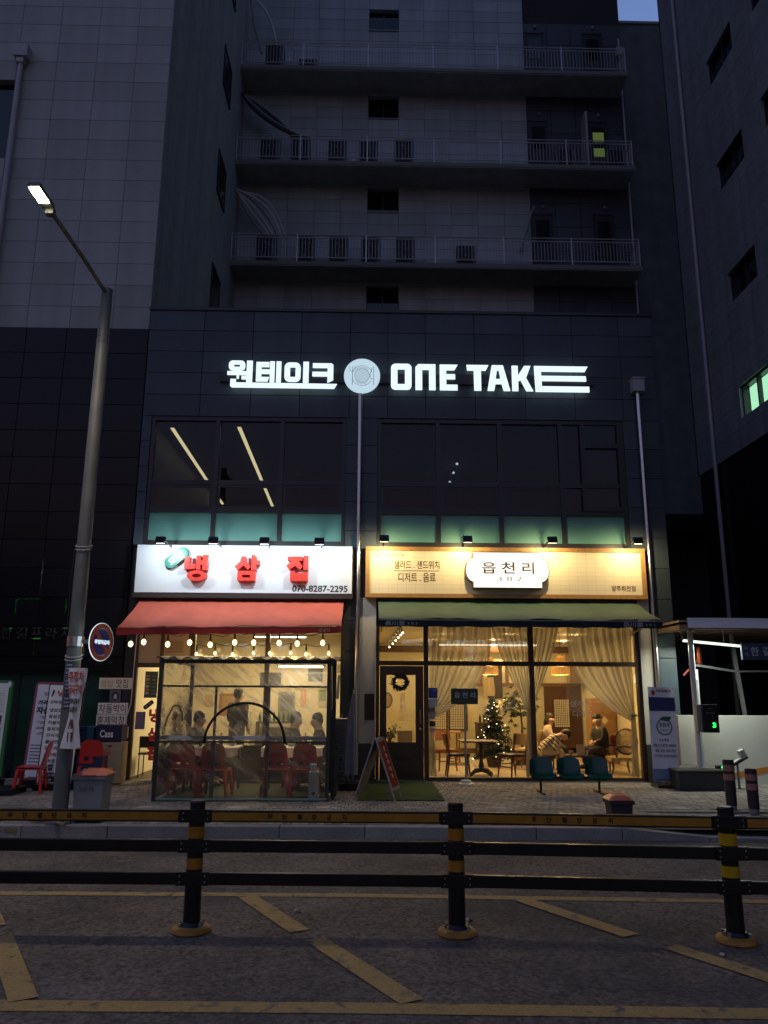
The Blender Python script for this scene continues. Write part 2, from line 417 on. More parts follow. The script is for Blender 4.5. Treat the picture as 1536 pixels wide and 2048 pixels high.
MB().box(-4.6, 8.75, 9.05, 20, 0, 40).box(-4.6, 8.75, 8.80, 9.05, 0, 12.99).box(5.28, 8.75, 8.865, 9.05, 13, 40).build('core_wall', DARK, tw)
for w in wz:
    f = MB().box(-.16, .86, 8.98, 9.04, w + .02, w + .88).build('window', DGLASS, tw)
    MB().box(-.17, .87, 8.76, 8.98, w - .03, w + .005).build('window_sill', RENDER, f)
    MB().box(.33, .37, 8.95, 9.0, w + .02, w + .88).box(-.16, .86, 8.95, 9.0, w + .84, w + .88).build('window_frame', FRAME, f)
for k, z in enumerate([s + .15 for s in SLZ]):
    for q, (a, b) in enumerate(doors):
        d = MB().box(a, b, 8.74, 8.80, z, z + 2.40).build('balcony_door', mat('door_dark', (.02, .021, .024), .5), tw)
        MB().box(a + .08, b - .08, 8.725, 8.745, z + 1.35, z + 2.2).build('door_glass', DGLASS, d)
        MB().box(a - .04, a, 8.72, 8.80, z, z + 2.46).box(b, b + .04, 8.72, 8.80, z, z + 2.46).box(a - .04, b + .04, 8.72, 8.80, z + 2.40, z + 2.46).build('door_frame', FRAME, d)
        MB().ball(((a + b) / 2 + .05, 8.76, z + 2.72), .05, seg=8, rings=6).build('wall_lamp', PVC, tw)
        if k == 1 and q == 1:
            for za, zc in ((1.62, 1.98), (1.05, 1.36)): MB().box(a + .10, b - .12, 8.70, 8.72, z + za, z + zc).build('lit_pane', emit('dim_green_light', (.30, .42, .12), .011), d)
            MB().box(a - .30, a - .22, 8.2, 8.72, z, z + 2.4).build('open_leaf', PVC, d)
for s in SLZ:
    sl = MB().box(-4.5, 8.52, 7.80, 8.80, s, s + .16).build('balcony_slab', SLAB, tw)
    MB().box(-4.5, 8.52, 7.775, 7.80, s + .03, s + .16).build('slab_edge', mat('slab_edge', (.2, .2, .21), .8), sl)
    z = s + .16
    r = MB()
    for h in (.17, .86, .97): r.tube([(-4.46, 7.86, z + h), (8.48, 7.86, z + h), ], .017, 6)
    for h in (.17, .86, .97): r.tube([(8.48, 7.86, z + h), (8.48, 8.78, z + h)], .017, 6)
    rl = r.build('balcony_railing', RAILM, tw)
    for x in [-4.42, -2.36, -.185, 1.99, 4.165, 6.33, 8.48]:
        MB().bar((x, 7.86, z - .06), (x, 7.86, z + 1.0), .036).build('rail_post', RAILM, rl)
    b = MB(); x = -4.3
    while x < 8.45: b.bar((x, 7.86, z + .17), (x, 7.86, z + .86), .010); x += .105
    y = 7.97
    while y < 8.75: b.bar((8.48, y, z + .17), (8.48, y, z + .86), .012); y += .13
    tag(b.build('balusters', RAILM, rl), kind='stuff')
p = MB().tube([(8.62, 8.7, 9), (8.62, 8.7, 24.0)], .035, 8).build('downpipe', PVC, tw)
MB().box(8.50, 8.74, 8.62, 8.78, 23.3, 23.6).build('pipe_hopper', PVC, p)

# ------------------------------------------------------------------ block behind on the right, and the dark block on the right
rb2 = thing('rear_annexe', 'dark blue-grey blank building between the tower and the right-hand block', 'building', (10, 9.5, 0))
MB().box(8.75, 13.5, 9.5, 18, 7.0, 25.45).build('wall', mat('annexe_stone', (.13, .15, .165), .3, spec=.6, var=.1, vscale=2, dirt=.2, streak=.2), rb2)
MB().box(8.7, 13.6, 9.45, 18.1, 25.45, 25.55).build('coping', PVC, rb2)
MB().box(8.75, 13.5, 12.5, 18, 0, 7.0).box(8.75, 8.9, 9.5, 12.5, 0, 7.0).build('undercroft_wall', DARK, rb2)
rb = thing('dark_rendered_block', 'dark rendered block with square windows rising at the right edge', 'building', (13, 0, 0))
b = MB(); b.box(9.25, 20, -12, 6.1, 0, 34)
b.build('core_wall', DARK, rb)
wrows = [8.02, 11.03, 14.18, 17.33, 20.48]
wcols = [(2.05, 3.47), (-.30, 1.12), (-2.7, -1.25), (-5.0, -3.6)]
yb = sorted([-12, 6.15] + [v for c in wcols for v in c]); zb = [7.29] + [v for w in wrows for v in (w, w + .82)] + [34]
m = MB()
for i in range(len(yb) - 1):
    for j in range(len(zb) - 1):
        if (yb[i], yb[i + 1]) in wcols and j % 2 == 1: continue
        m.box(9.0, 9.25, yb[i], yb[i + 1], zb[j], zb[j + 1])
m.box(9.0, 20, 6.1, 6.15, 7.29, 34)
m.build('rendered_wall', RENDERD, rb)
MB().box(9.03, 9.25, -12, 6.12, 0, 7.285).box(9.25, 20, 6.10, 6.12, 0, 7.285).build('granite_base', BLACKG, rb)
for ci, (a, c) in enumerate(wcols):
    for ri, w in enumerate(wrows):
        lit = ci == 0 and ri == 0
        pane = MB().box(9.16, 9.17, a + .04, c - .04, w + .04, w + .78).build('window', CLEAR if lit else DGLASS, rb)
        f = MB(); mid = (a + c) / 2
        f.box(9.08, 9.22, a, a + .05, w, w + .82).box(9.08, 9.22, c - .05, c, w, w + .82).box(9.08, 9.22, a + .05, c - .05, w, w + .05).box(9.08, 9.22, a + .05, c - .05, w + .77, w + .82).box(9.10, 9.20, mid - .03, mid + .03, w + .05, w + .77)
        f.build('window_frame', FRAME, pane)
        if lit:
            MB().box(9.245, 9.248, a + .05, c - .05, w + .05, w + .77).build('lit_room', emit('green_room_light', (.36, .72, .48), .075), pane)
            MB().box(9.222, 9.24, a + .75, a + .80, w + .05, w + .77).box(9.222, 9.24, a + .28, a + .33, w + .05, w + .77).build('room_post', mat('pale_green', (.3, .5, .4), .6), pane)
MB().tube([(8.93, 4.95, 0.2), (8.93, 4.95, 30)], .05, 8).build('downpipe', PVC, rb)
# ------------------------------------------------------------------ two-storey shop building
sb = thing('shop_building', 'low dark stone building with two lit shops below and wide dark windows above', 'building', (.6, 0, 0))
bx = [-4.38, -3.30, -2.33, -1.38, -.41, .33, 1.07, 2.04, 3.02, 3.99, 4.93, 5.60]
bz = [6.68, 7.12, 7.57, 8.02, 8.46, 8.89]
for i in range(11):
    for j in range(5):
        tile('stone_panel', STONE, sb, bx[i] + .004, bx[i + 1] - .004, 0, .06, bz[j] + .004, bz[j + 1] - .004, bev=.003)
def pier(x0, x1, z0, z1, rows):
    h = (z1 - z0) / rows
    for j in range(rows): tile('stone_panel', STONE, sb, x0 + .004, x1 - .004, 0, .06, z0 + h * j + .004, z0 + h * (j + 1) - .004, bev=.003)
pier(-4.38, -4.20, 4.16, 6.68, 5); pier(-.46, .14, 0.01, 6.68, 12)
pier(4.90, 5.60, 3.21, 6.68, 6); pier(5.22, 5.60, .01, 3.21, 6)
MB().box(-4.40, 5.62, -.03, .30, 8.89, 8.95).build('coping', FRAME, sb)
co = MB()
co.box(-4.38, 5.6, .061, .25, 6.68, 8.889)                       # band wall
co.box(-4.38, -4.20, .061, .25, 0.0, 6.68); co.box(-.45, .13, .061, .25, 0, 6.68); co.box(4.91, 5.6, .061, .25, 0, 6.68)
co.box(-4.20, -.45, .03, .25, 2.72, 4.15); co.box(.13, 4.91, .03, .25, 2.72, 4.15)
co.build('core_wall', DARK, sb)
sw = MB(); sw.box(5.52, 5.6, .25, 8.8, 0, 8.88); sw.box(-4.38, -4.30, .25, 8.8, 0, 8.88); sw.build('side_wall', RENDERD, sb)
MB().box(-4.3, 5.52, .25, 8.8, 8.6, 8.7).build('roof', DARK, sb)
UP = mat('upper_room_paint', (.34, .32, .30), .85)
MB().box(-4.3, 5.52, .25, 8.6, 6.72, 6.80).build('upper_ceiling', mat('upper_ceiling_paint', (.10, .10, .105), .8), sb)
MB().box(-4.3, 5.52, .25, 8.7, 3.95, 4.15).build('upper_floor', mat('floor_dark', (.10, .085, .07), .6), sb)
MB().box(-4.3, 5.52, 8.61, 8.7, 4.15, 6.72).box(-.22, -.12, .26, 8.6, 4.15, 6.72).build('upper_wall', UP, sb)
TEAL = mat('teal_back_painted_glass', (.10, .27, .23), .42, spec=.6, var=.08, vscale=2)

def shop_window(x0, x1, cols, name, last_casement=False):
    """upper window wall: tall panes, low vents and teal panels between dark frames"""
    f = MB(); fy0, fy1 = .03, .13
    f.box(x0, x0 + .07, fy0, fy1, 4.16, 6.68).box(x1 - .07, x1, fy0, fy1, 4.16, 6.68)
    f.box(x0 + .07, x1 - .07, fy0, fy1, 6.60, 6.68).box(x0 + .07, x1 - .07, fy0, fy1, 4.16, 4.25)
    f.box(x0 + .07, x1 - .07, fy0 + .004, fy1, 5.33, 5.42).box(x0 + .07, x1 - .07, fy0 + .004, fy1, 4.79, 4.87)
    for c in cols: f.box(c - .04, c + .04, fy0 - .003, fy1 - .004, 4.25, 6.60)
    w = f.build(name, FRAME, sb)
    edges = [x0 + .03] + list(cols) + [x1 - .03]
    for i, (a, b) in enumerate(zip(edges, edges[1:])):
        MB().box(a + .035, b - .035, .082, .092, 4.25, 4.79).build('teal_panel', TEAL, w)
        if last_casement and i == len(edges) - 2:
            MB().box(a + .04, a + .38, .075, .081, 4.87, 6.60).build('pane', TINT, w)
            c = MB().box(a + .38, a + .46, .0, .1, 4.87, 6.60).box(b - .10, b - .04, .0, .1, 4.87, 6.60).box(a + .46, b - .10, 0, .1, 6.12, 6.22).box(a + .46, b - .10, 0, .1, 4.87, 4.95)
            cw = c.build('casement_frame', FRAME, w)
            MB().box(a + .46, b - .10, .06, .066, 4.95, 6.12).box(a + .46, b - .10, .06, .066, 6.22, 6.60).build('casement_pane', TINT, w)
            continue
        MB().box(a + .035, b - .035, .082, .088, 5.42, 6.60).build('pane', TINT, w)
        MB().box(a + .10, b - .10, .062, .068, 4.92, 5.28).build('vent_pane', TINT, w)
        MB().box(a + .04, a + .10, .05, .09, 4.87, 5.33).box(b - .10, b - .04, .05, .09, 4.87, 5.33).box(a + .1, b - .1, .05, .09, 4.87, 4.92).box(a + .1, b - .1, .05, .09, 5.28, 5.33).build('vent_frame', FRAME, w)
    return w
shop_window(-4.20, -.46, (-2.93, -1.69), 'window_wall')
shop_window(.14, 4.90, (1.30, 2.49, 3.67), 'window_wall', True)
for (xa, ya, xb, yb_) in ((-3.99, .72, -4.18, 7.36), (-2.63, .62, -2.79, 7.55)):
    t = thing('ceiling_light_strip', 'warm linear light strip on the upper ceiling, ' + ('left of the pair' if xa < -3 else 'right of the pair'), 'light strip', (xa, ya, 6.7), 'light strips on the upper left ceiling')
    MB().bar((xa, ya, 6.70), (xb, yb_, 6.70), .09, .035).build('housing', FRAME, t)
    MB().bar((xa, ya, 6.676), (xb, yb_, 6.676), .075, .01).build('diffuser', emit('warm_strip', (1., .66, .28), .16 * 5), t)
t = thing('upper_track_light', 'ceiling track with three tiny white spots in the upper right room', 'track light', (1.98, 3.5, 6.7))
MB().bar((2.02, 2.6, 6.70), (1.94, 5.0, 6.70), .04).build('track', FRAME, t)
for y in (2.8, 3.55, 4.4):
    s_ = MB().tube([(1.98, y, 6.70), (1.98, y - .04, 6.6)], .035, 8).build('spot_head', FRAME, t)
    MB().ball((1.98, y - .05, 6.585), .03, seg=8, rings=6).build('spot_bulb', emit('spot_white', (1., .95, .85), .5), t)
lamp('glow', 'POINT', (1.98, 3.5, 6.45), .16, (1., .85, .62), t, size=.05)
for xa, xb, l in ((4.16, 4.42, 'pale folded blind beside the upper right casement window'), (4.50, 4.80, 'pale roller blind behind the upper right casement window')):
    k = MB().grid(lambda u, v: (xa + (xb - xa) * u, .30 + .012 * math.sin(u * 22), 4.95 + 1.6 * v), 24, 2).build('window_blind', mat('blind_grey', (.40, .37, .34), .8), None, smooth='all'); tag(k, l, 'blind')
for x, l in ((.62, 'round pale lamp standing low in the upper right window'), (2.62, 'box standing low in the second upper right window')):
    o = MB().ball((x, 1.1, 4.78), .17, seg=14, rings=10).build('table_lamp', mat('lamp_pale', (.6, .55, .5), .6), None, smooth='all') if x < 1 else MB().box(x - .2, x + .2, 1.0, 1.3, 4.15, 4.95).build('storage_box', mat('box_grey', (.45, .42, .4), .6), None, bevel=.01); tag(o, l, 'lamp' if x < 1 else 'box')
t = thing('duct_beam', 'dim grey air duct hanging under the upper right ceiling', 'duct', (1.4, 4, 6.6))
MB().bar((1.38, 2.1, 6.62), (1.40, 6.8, 6.62), .10, .12).build('duct', mat('duct_grey', (.5, .48, .44), .5), t)
t = thing('ceiling_cassette', 'square ceiling air conditioner seen through the upper left window', 'air conditioner', (-2.0, 3.8, 6.68))
MB().box(-2.35, -1.65, 3.5, 4.2, 6.66, 6.71).build('panel', mat('ac_white', (.6, .58, .54), .5), t)
MB().box(-2.2, -1.8, 3.65, 4.05, 6.645, 6.66).build('grille', FRAME, t)
# downpipes
def downpipe(x, y, z0, z1, r=.045, hop=False):
    p = MB().tube([(x, y, z0), (x, y, z1)], r, 12).build('downpipe', STEEL, sb, smooth=True)
    for z in [z0 + .35 + 1.05 * i for i in range(int((z1 - z0) / 1.05))]:
        MB().tube([(x, y, z - .02), (x, y, z + .02)], r + .008, 12).box(x - .02, x + .02, y, .0, z - .015, z + .015).build('pipe_bracket', STEEL, p, smooth=True)
    if hop:
        MB().box(x - .11, x + .11, y - .11, y + .09, z1 - .05, z1 + .20).box(x - .13, x + .13, y - .13, y + .10, z1 + .20, z1 + .23).build('pipe_hopper', PVC, p, bevel=.008)
downpipe(-.20, -.09, .12, 7.16)
downpipe(5.20, -.09, .05, 7.28, hop=True)

# ------------------------------------------------------------------ ground floor shells
CREAM = mat('cream_wall', (.66, .58, .44), .85, var=.05, vscale=3)
CAFW = mat('cafe_wall', (.58, .53, .36), .8, var=.06, vscale=2)
WOOD = mat('brown_wood', (.085, .036, .015), .45, var=.3, vscale=14)
WOODL = mat('light_wood', (.36, .20, .085), .45, var=.25, vscale=12)
DWOOD = mat('dark_brown_wood', (.045, .023, .013), .42, var=.25, vscale=20)
FLOORC = mat('cafe_floor_tile', (.50, .40, .27), .4, var=.1, vscale=3)
MB().box(.0, 5.52, 6.05, 6.15, 0, 2.72).box(-.08, -.0, .26, 6.05, 0, 2.72).box(5.45, 5.519, .26, 6.05, 0, 2.72).build('cafe_wall', CAFW, sb)
MB().box(-.1, 5.52, .251, 6.2, 2.725, 2.80).build('cafe_ceiling', mat('cafe_ceiling_paint', (.60, .54, .42), .85), sb)
cf = MB().box(-.1, 5.52, .13, 6.1, -.02, .016).build('cafe_floor', mat('tile_grout', (.22, .16, .10), .8), sb)
for i in range(12):
    for j in range(10):
        tile('floor_tile', FLOORC, cf, 0 + .45 * i + .004, .45 * (i + 1) - .004, .15 + .45 * j + .004, .15 + .45 * (j + 1) - .004, .01, .021, bev=.002)
MB().box(0, 5.45, 5.93, 6.05, 2.50, 2.66).build('ceiling_beam', WOOD, sb)
MB().box(-4.3, -.12, 5.0, 5.1, 0, 2.9).box(-4.299, -4.22, .26, 5.0, 0, 2.9).box(-.22, -.121, .26, 5.0, 0, 2.9).build('diner_wall', CREAM, sb)
MB().box(-4.3, -.12, .251, 5.1, 2.85, 2.92).build('diner_ceiling', mat('diner_ceiling_paint', (.62, .58, .48), .85), sb)
MB().box(-4.3, -.12, .13, 5.1, -.02, .018).build('diner_floor', mat('diner_floor_tile', (.06, .042, .03), .5, var=.2), sb)

# cafe front: dark timber frame, five panes and the door
fr = MB()
for a, b in ((.14, .20), (1.00, 1.08), (2.90, 2.99), (4.85, 4.92)): fr.box(a, b, -.02, .08, 0.01, 2.72)
fr.box(1.08, 2.90, -.012, .07, 1.99, 2.07).box(2.99, 4.85, -.012, .07, 1.99, 2.07).box(.20, 1.00, -.012, .07, 1.99, 2.07)
fr.box(1.08, 2.90, -.012, .07, .012, .07).box(2.99, 4.85, -.012, .07, .012, .07)
cw = fr.build('cafe_front', DWOOD, sb)
for a, b in ((1.08, 2.90), (2.99, 4.85)):
    MB().box(a, b, .03, .036, .07, 1.99).build('pane', CLEAR, cw)
    MB().box(a, b, .03, .036, 2.07, 2.72).build('transom_pane', CLEAR, cw)
MB().box(.20, 1.00, .03, .036, 2.07, 2.72).build('transom_pane', CLEAR, cw)
d = MB().box(.21, .33, -.005, .045, .02, 1.98).box(.85, .99, -.005, .045, .02, 1.98).box(.33, .85, -.005, .045, 1.82, 1.98).box(.33, .85, -.005, .045, .02, .66)
door = d.build('cafe_door', DWOOD, sb)
MB().box(.40, .78, -.017, -.005, .12, .32).box(.40, .78, -.017, -.005, .38, .58).build('door_panel', DWOOD, door, bevel=.006)
MB().box(.33, .85, .018, .024, .66, 1.82).build('door_glass', CLEAR, door)
MB().tube([(.93, -.05, .98), (.93, -.05, 1.22)], .013, 8).bar((.93, -.05, 1.0), (.93, 0, 1.0), .015).bar((.93, -.05, 1.2), (.93, 0, 1.2), .015).build('door_handle', STEEL, door)
MB().ball((.93, -.03, .885), .028, seg=10, rings=8).build('door_knob', STEEL, door, smooth=True)
MB().box(.15, 1.06, -.09, -.021, .012, .028).build('door_sill', STEEL, cw)
# cream columns beside the cafe front
for xa, xb, yy in ((-.155, .135, -.045), (4.925, 5.135, -.06)):
    MB().box(xa, xb, yy, -.001, .64, 3.2).build('cream_column', mat('cream_column_paint', (.52, .47, .39), .75, var=.05), sb)
    MB().box(xa, xb, yy - .005, -.001, .012, .635).build('column_base', mat('column_base_stone', (.05, .04, .035), .6), sb)
pl = MB().box(-.06, .11, -.062, -.046, 1.04, 1.49).build('dark_plaque', DWOOD, sb, bevel=.004); MB().box(-.045, .095, -.066, -.0625, 1.06, 1.47).build('plaque_field', mat('plaque_brown', (.03, .012, .01), .5), pl)
# diner front
fr = MB()
for a, b in ((-4.20, -4.13), (-3.74, -3.68), (-3.20, -3.12), (-1.86, -1.78), (-.50, -.455)): fr.box(a, b, 0, .08, .012, 2.72)
fr.box(-4.13, -3.74, .002, .07, 1.93, 2.01).box(-3.12, -1.86, .002, .07, 2.06, 2.12).box(-1.78, -.50, .002, .07, 2.06, 2.12)
dfm = mat('diner_frame_brown', (.05, .032, .02), .45)
df = fr.build('diner_front', dfm, sb)
MB().box(-4.19, -3.2, .022, .06, 2.01, 2.72).build('side_board', mat('side_board_beige', (.45, .38, .28), .8), df)
for k in range(4): MB().box(-3.62, -3.33, .006, .022, 2.19 + .055 * k, 2.236 + .055 * k).build('vent_slat', mat('vent_wood', (.33, .26, .17), .7), df)
MB().box(-3.68, -3.20, .002, .06, .012, 2.01).build('side_panel', dfm, df)
for a, b in ((-3.12, -1.86), (-1.78, -.50)):
    MB().box(a, b, .012, .06, .012, .60).build('added_low_panel', dfm, df)  # low panel added to make the view under the tent tables dark
    MB().box(a, b, .03, .035, .602, 2.06).box(a, b, .03, .035, 2.12, 2.72).build('pane', CLEAR, df)
MB().box(-4.13, -3.74, .03, .035, .03, 1.93).build('door_pane', CLEAR, df)
# ------------------------------------------------------------------ illuminated letters on the parapet
EX = 2 ** -4.4                                     # lamps are set against the exposure used for dusk
LET = emit('sign_white', (.74, .90, 1.), 1.2 * EX)
GREYL = mat('grey_line', (.10, .14, .17), .5)
os_ = thing('roof_sign', 'white lit letters with round plate emblem on the dark stone parapet', 'illuminated sign', (.7, -.05, 7.4))
MB().box(-2.92, 4.34, -.104, -.002, 7.36, 7.56).build('mounting_rail', FRAME, os_)
def LX(u, v, sc, ox): px = ox + u / sc; py = 700 + v / sc; return (-2.79 + (px - 450) * .00972, 7.497 - (py - 751) * .01034)
def letter(parts, sc, ox, y0=-.15, y1=-.115):
    m = MB()
    for p in parts:
        if p[0] == 'ring':
            _, a, b, c, d, r, e, f, g_, h = p
            O = [LX(*q, sc, ox) for q in rrect(a, b, c, d, r, 6)]; n = len(O)
            I = [LX(*q, sc, ox) for q in rrect(e, f, g_, h, 2, 6)]
            m.ring(O, I, y0, y1)
        elif p[0] == 'r':
            _, a, b, c, d = p
            m.prism([LX(*q, sc, ox) for q in ((a, c), (b, c), (b, d), (a, d))], y0, y1)
        else: m.prism([LX(*q, sc, ox) for q in p[1]], y0, y1)
    return m.build('letter', LET, os_)
A_, B_ = (4.389, 430), (3.49, 760)
letter([('ring', 105, 247, 107, 192, 34, 150, 203, 138, 162), ('r', 95, 261, 200, 230), ('r', 177, 196, 230, 262), ('r', 220, 261, 240, 268), ('r', 262, 312, 107, 292),
        ('p', [(125, 268), (172, 268), (172, 298), (1052, 302), (1028, 341), (138, 339), (125, 328)])], *A_)
letter([('r', 345, 390, 117, 285), ('r', 390, 458, 117, 158), ('r', 390, 464, 182, 218), ('p', [(390, 248), (458, 248), (445, 285), (390, 285)]), ('r', 465, 505, 110, 292), ('r', 520, 562, 110, 292)], *A_)
letter([('ring', 592, 732, 118, 285, 44, 640, 688, 158, 245), ('r', 755, 803, 110, 293)], *A_)
letter([('p', [(838, 122), (1003, 122), (1018, 136), (1018, 265), (968, 290), (968, 160), (838, 160)]), ('r', 835, 967, 197, 234)], *A_)
letter([('ring', 60, 203, 93, 272, 30, 105, 157, 130, 235)], *B_)
letter([('p', [(230, 272), (230, 115), (250, 94), (370, 94), (370, 272), (325, 272), (325, 131), (277, 131), (277, 272)])], *B_)
letter([('p', [(400, 95), (525, 95), (503, 132), (445, 132), (445, 162), (507, 162), (507, 195), (445, 195), (445, 235), (523, 235), (523, 272), (400, 272)])], *B_)
letter([('p', [(588, 95), (742, 95), (722, 132), (688, 132), (688, 272), (640, 272), (638, 132), (592, 132)])], *B_)
letter([('p', [(765, 95), (800, 95), (800, 130), (790, 190), (788, 225), (778, 272), (732, 272)]), ('p', [(801, 95), (843, 95), (890, 272), (845, 272), (832, 225), (824, 190), (815, 130), (801, 130)]), ('p', [(791, 191), (823, 191), (831, 225), (789, 225)])], *B_)
letter([('p', [(905, 97), (947, 97), (947, 165), (992, 97), (1037, 97), (1003, 182), (1050, 272), (1003, 272), (965, 195), (947, 205), (947, 272), (905, 272)])], *B_)
letter([('p', [(1062, 97), (1440, 97), (1418, 133), (1108, 133), (1110, 165), (1422, 165), (1425, 199), (1111, 199), (1112, 238), (1443, 238), (1443, 275), (1068, 275)])], *B_)
cx, cz = -.172, 7.490
em = MB().prism(ell(cx, cz, .35, .352, 40), -.15, -.105).build('plate_emblem', emit('emblem_white', (.66, .86, 1.), .80 * EX), os_)
m = MB()
def rg(r, w, a=0): m.ring(ell(cx, cz, r + w, r + w, 32), ell(cx, cz, r, r, 32), -.154, -.1505)
rg(.142, .006)
for a0, a1 in ((20, 160), (200, 330)):
    P = [(cx + .205 * math.cos(rad(a)), -.153, cz + .205 * math.sin(rad(a))) for a in range(a0, a1 + 1, 10)]; m.tube(P, .0035, 4)
    P = [(cx + .172 * math.cos(rad(a)), -.153, cz + .172 * math.sin(rad(a))) for a in range(a0 + 25, a1 - 20, 10)]; m.tube(P, .003, 4)
for k in range(-6, 7):
    o = k * .021; h = math.sqrt(max(.139 ** 2 - o * o, 0)); m.tube([(cx + o * .86 - h * .5, -.153, cz - o * .5 - h * .86), (cx + o * .86 + h * .5, -.153, cz - o * .5 + h * .86)], .0022, 4)
fx = cx - .185
m.tube([(fx, -.153, cz + .08), (fx, -.153, cz - .19)], .0045, 4)
for q in (-.05, 0, .05): m.tube([(fx + q, -.153, cz + .19), (fx + q, -.153, cz + .105), (fx, -.153, cz + .075)], .0035, 4)
kx = cx + .225
m.tube([(kx, -.153, cz - .19), (kx, -.153, cz + .18), (kx - .03, -.153, cz + .16), (kx - .07, -.153, cz + .02), (kx - .055, -.153, cz - .06), (kx, -.153, cz - .065)], .004, 4)
tag(m.build('plate_drawing', GREYL, em), kind='stuff')

# ------------------------------------------------------------------ white diner sign
sl = thing('diner_sign', 'long white sign board with raised red letters over the red awning', 'shop sign', (-2.26, -.12, 3.68))
MB().box(-4.26, -.29, -.20, .0, 3.16, 4.06).box(-4.25, -.30, -.24, .0, 3.155, 3.235).build('sign_box', mat('sign_box_brown', (.035, .02, .018), .5), sl)
bd = MB().box(-4.215, -.31, -.25, -.205, 3.245, 4.112)
bd.build('sign_face', mat('sign_face_white', (.70, .74, .76), .16, spec=.5), sl, bevel=.004)
RED = mat('letter_red', (.66, .045, .03), .4)
def SX(u, v): px = 320 + u / 3.84; py = 1085 + v / 3.84; return (-3.315 + (px - 372) * .00905, 3.906 - (py - 1115) * .0091)
def rlet(parts):
    m = MB()
    for p in parts:
        if p[0] == 'r': _, a, b, c, d = p; m.prism([SX(*q) for q in ((a, c), (b, c), (b, d), (a, d))], -.385, -.2505)
        elif p[0] == 'e': _, a, b, c, d, e, f = p; m.ring([SX(*q) for q in ell(a, b, c, d, 28)], [SX(*q) for q in ell(a, b, e, f, 28)], -.385, -.2505)
        elif p[0] == 'q': _, O, I = p; m.ring([SX(*q) for q in O], [SX(*q) for q in I], -.385, -.2505)
        else: m.prism([SX(*q) for q in p[1]], -.385, -.2505)
    return m.build('letter', RED, sl)
rlet([('p', [(200, 132), (240, 127), (241, 186), (285, 182), (285, 219), (200, 224)]), ('r', 290, 322, 117, 226), ('r', 322, 337, 155, 188), ('r', 337, 375, 112, 230), ('e', 297, 271, 73, 41, 34, 14)])
rlet([('p', [(630, 122), (665, 122), (670, 155), (705, 202), (682, 226), (650, 192), (606, 229), (583, 202), (624, 160)]), ('p', [(708, 112), (745, 112), (745, 152), (768, 152), (768, 185), (745, 185), (745, 228), (708, 228)]), ('q', [(605, 308), (740, 308), (740, 232), (605, 232)], [(642, 283), (702, 283), (702, 262), (642, 262)])])
rlet([('p', [(983, 120), (1097, 120), (1097, 150), (1068, 152), (1100, 195), (1078, 221), (1042, 190), (998, 223), (975, 193), (1015, 152), (983, 150)]), ('r', 1105, 1140, 112, 222), ('p', [(1005, 230), (1040, 230), (1040, 246), (1103, 246), (1103, 230), (1138, 230), (1138, 308), (1005, 308)])])
MB().box(-1.262, -1.113, -.389, -.3855, 3.62 - .008, 3.62 + .016).build('letter_slot', mat('letter_slot_dark', (.12, .015, .012), .5), sl)
BLK = mat('print_black', (.02, .02, .022), .5)
text('phone_number', '070-8287-2295', BLK, sl, -1.385, -.385, 3.272, 3.392, -.2505, bold=.022, depth=.003)
TE = mat('badge_green', (.03, .24, .17), .35)
a = rad(40); P = [(-3.478 + x * math.cos(a) - z * math.sin(a), 3.868 + x * math.sin(a) + z * math.cos(a)) for x, z in rrect(-.235, .235, -.105, .105, .095, 6)]
bdg = MB().prism(P, -.33, -.2505).build('badge', TE, sl, bevel=.004)
Mt = Matrix.Translation((-3.478, 0, 3.868)) @ Matrix.Rotation(-a, 4, 'Y')
text('badge_lettering', '오 안', mat('print_white', (.8, .8, .8), .5), sl, -.16, .15, -.065, .065, -.331, bold=.03, depth=.003, M=Mt)

# ------------------------------------------------------------------ cafe sign board
sr = thing('cafe_sign', 'long cream wood-framed sign board with white scalloped plaque over the green awning', 'shop sign', (2.5, -.1, 3.68))
m = MB().box(-.065, 5.075, -.215, -.0, 3.19, 3.262).box(-.065, 5.075, -.215, -.0, 4.05, 4.122).box(-.065, .012, -.214, -.0, 3.262, 4.05).box(4.995, 5.075, -.214, -.0, 3.262, 4.05)
m.build('sign_frame', mat('sign_frame_wood', (.33, .17, .05), .5, var=.2, vscale=18), sr)
cm = mat('cream_sign_tile', (.66, .58, .42), .5, var=.03)
MB().box(.012, 4.995, -.185, -.05, 3.262, 4.05).build('sign_face', cm, sr)
N = cm.node_tree.nodes; L = cm.node_tree.links; bs = N['Principled BSDF']
br = N.new('ShaderNodeTexBrick'); br.offset = 0; br.inputs['Color1'].default_value = (.66, .58, .42, 1); br.inputs['Color2'].default_value = (.645, .565, .405, 1); br.inputs['Mortar'].default_value = (.54, .46, .31, 1)
br.inputs['Scale'].default_value = 1.; br.inputs['Mortar Size'].default_value = .0035; br.inputs['Brick Width'].default_value = .165; br.inputs['Row Height'].default_value = .0825
tc = N.new('ShaderNodeTexCoord'); mp = N.new('ShaderNodeMapping'); mp.inputs['Rotation'].default_value = (rad(90), 0, 0)
L.new(tc.outputs['Object'], mp.inputs['Vector']); L.new(mp.outputs[0], br.inputs['Vector']); L.new(br.outputs['Color'], bs.inputs['Base Color'])
BRN = mat('print_brown', (.10, .055, .015), .55)
text('sign_lettering', '가맹문의 1899-0774', BRN, sr, .03, .63, 3.932, 4.018, -.186, depth=.003)
text('sign_lettering', '샐러드 . 샌드위치', BRN, sr, .455, 1.285, 3.715, 3.87, -.186, bold=.01, depth=.003)
MB().box(.455, 1.27, -.189, -.1855, 3.675, 3.687).build('sign_line', BRN, sr)
text('sign_lettering', '디저트 . 음료', BRN, sr, .535, 1.215, 3.475, 3.65, -.186, bold=.01, depth=.003)
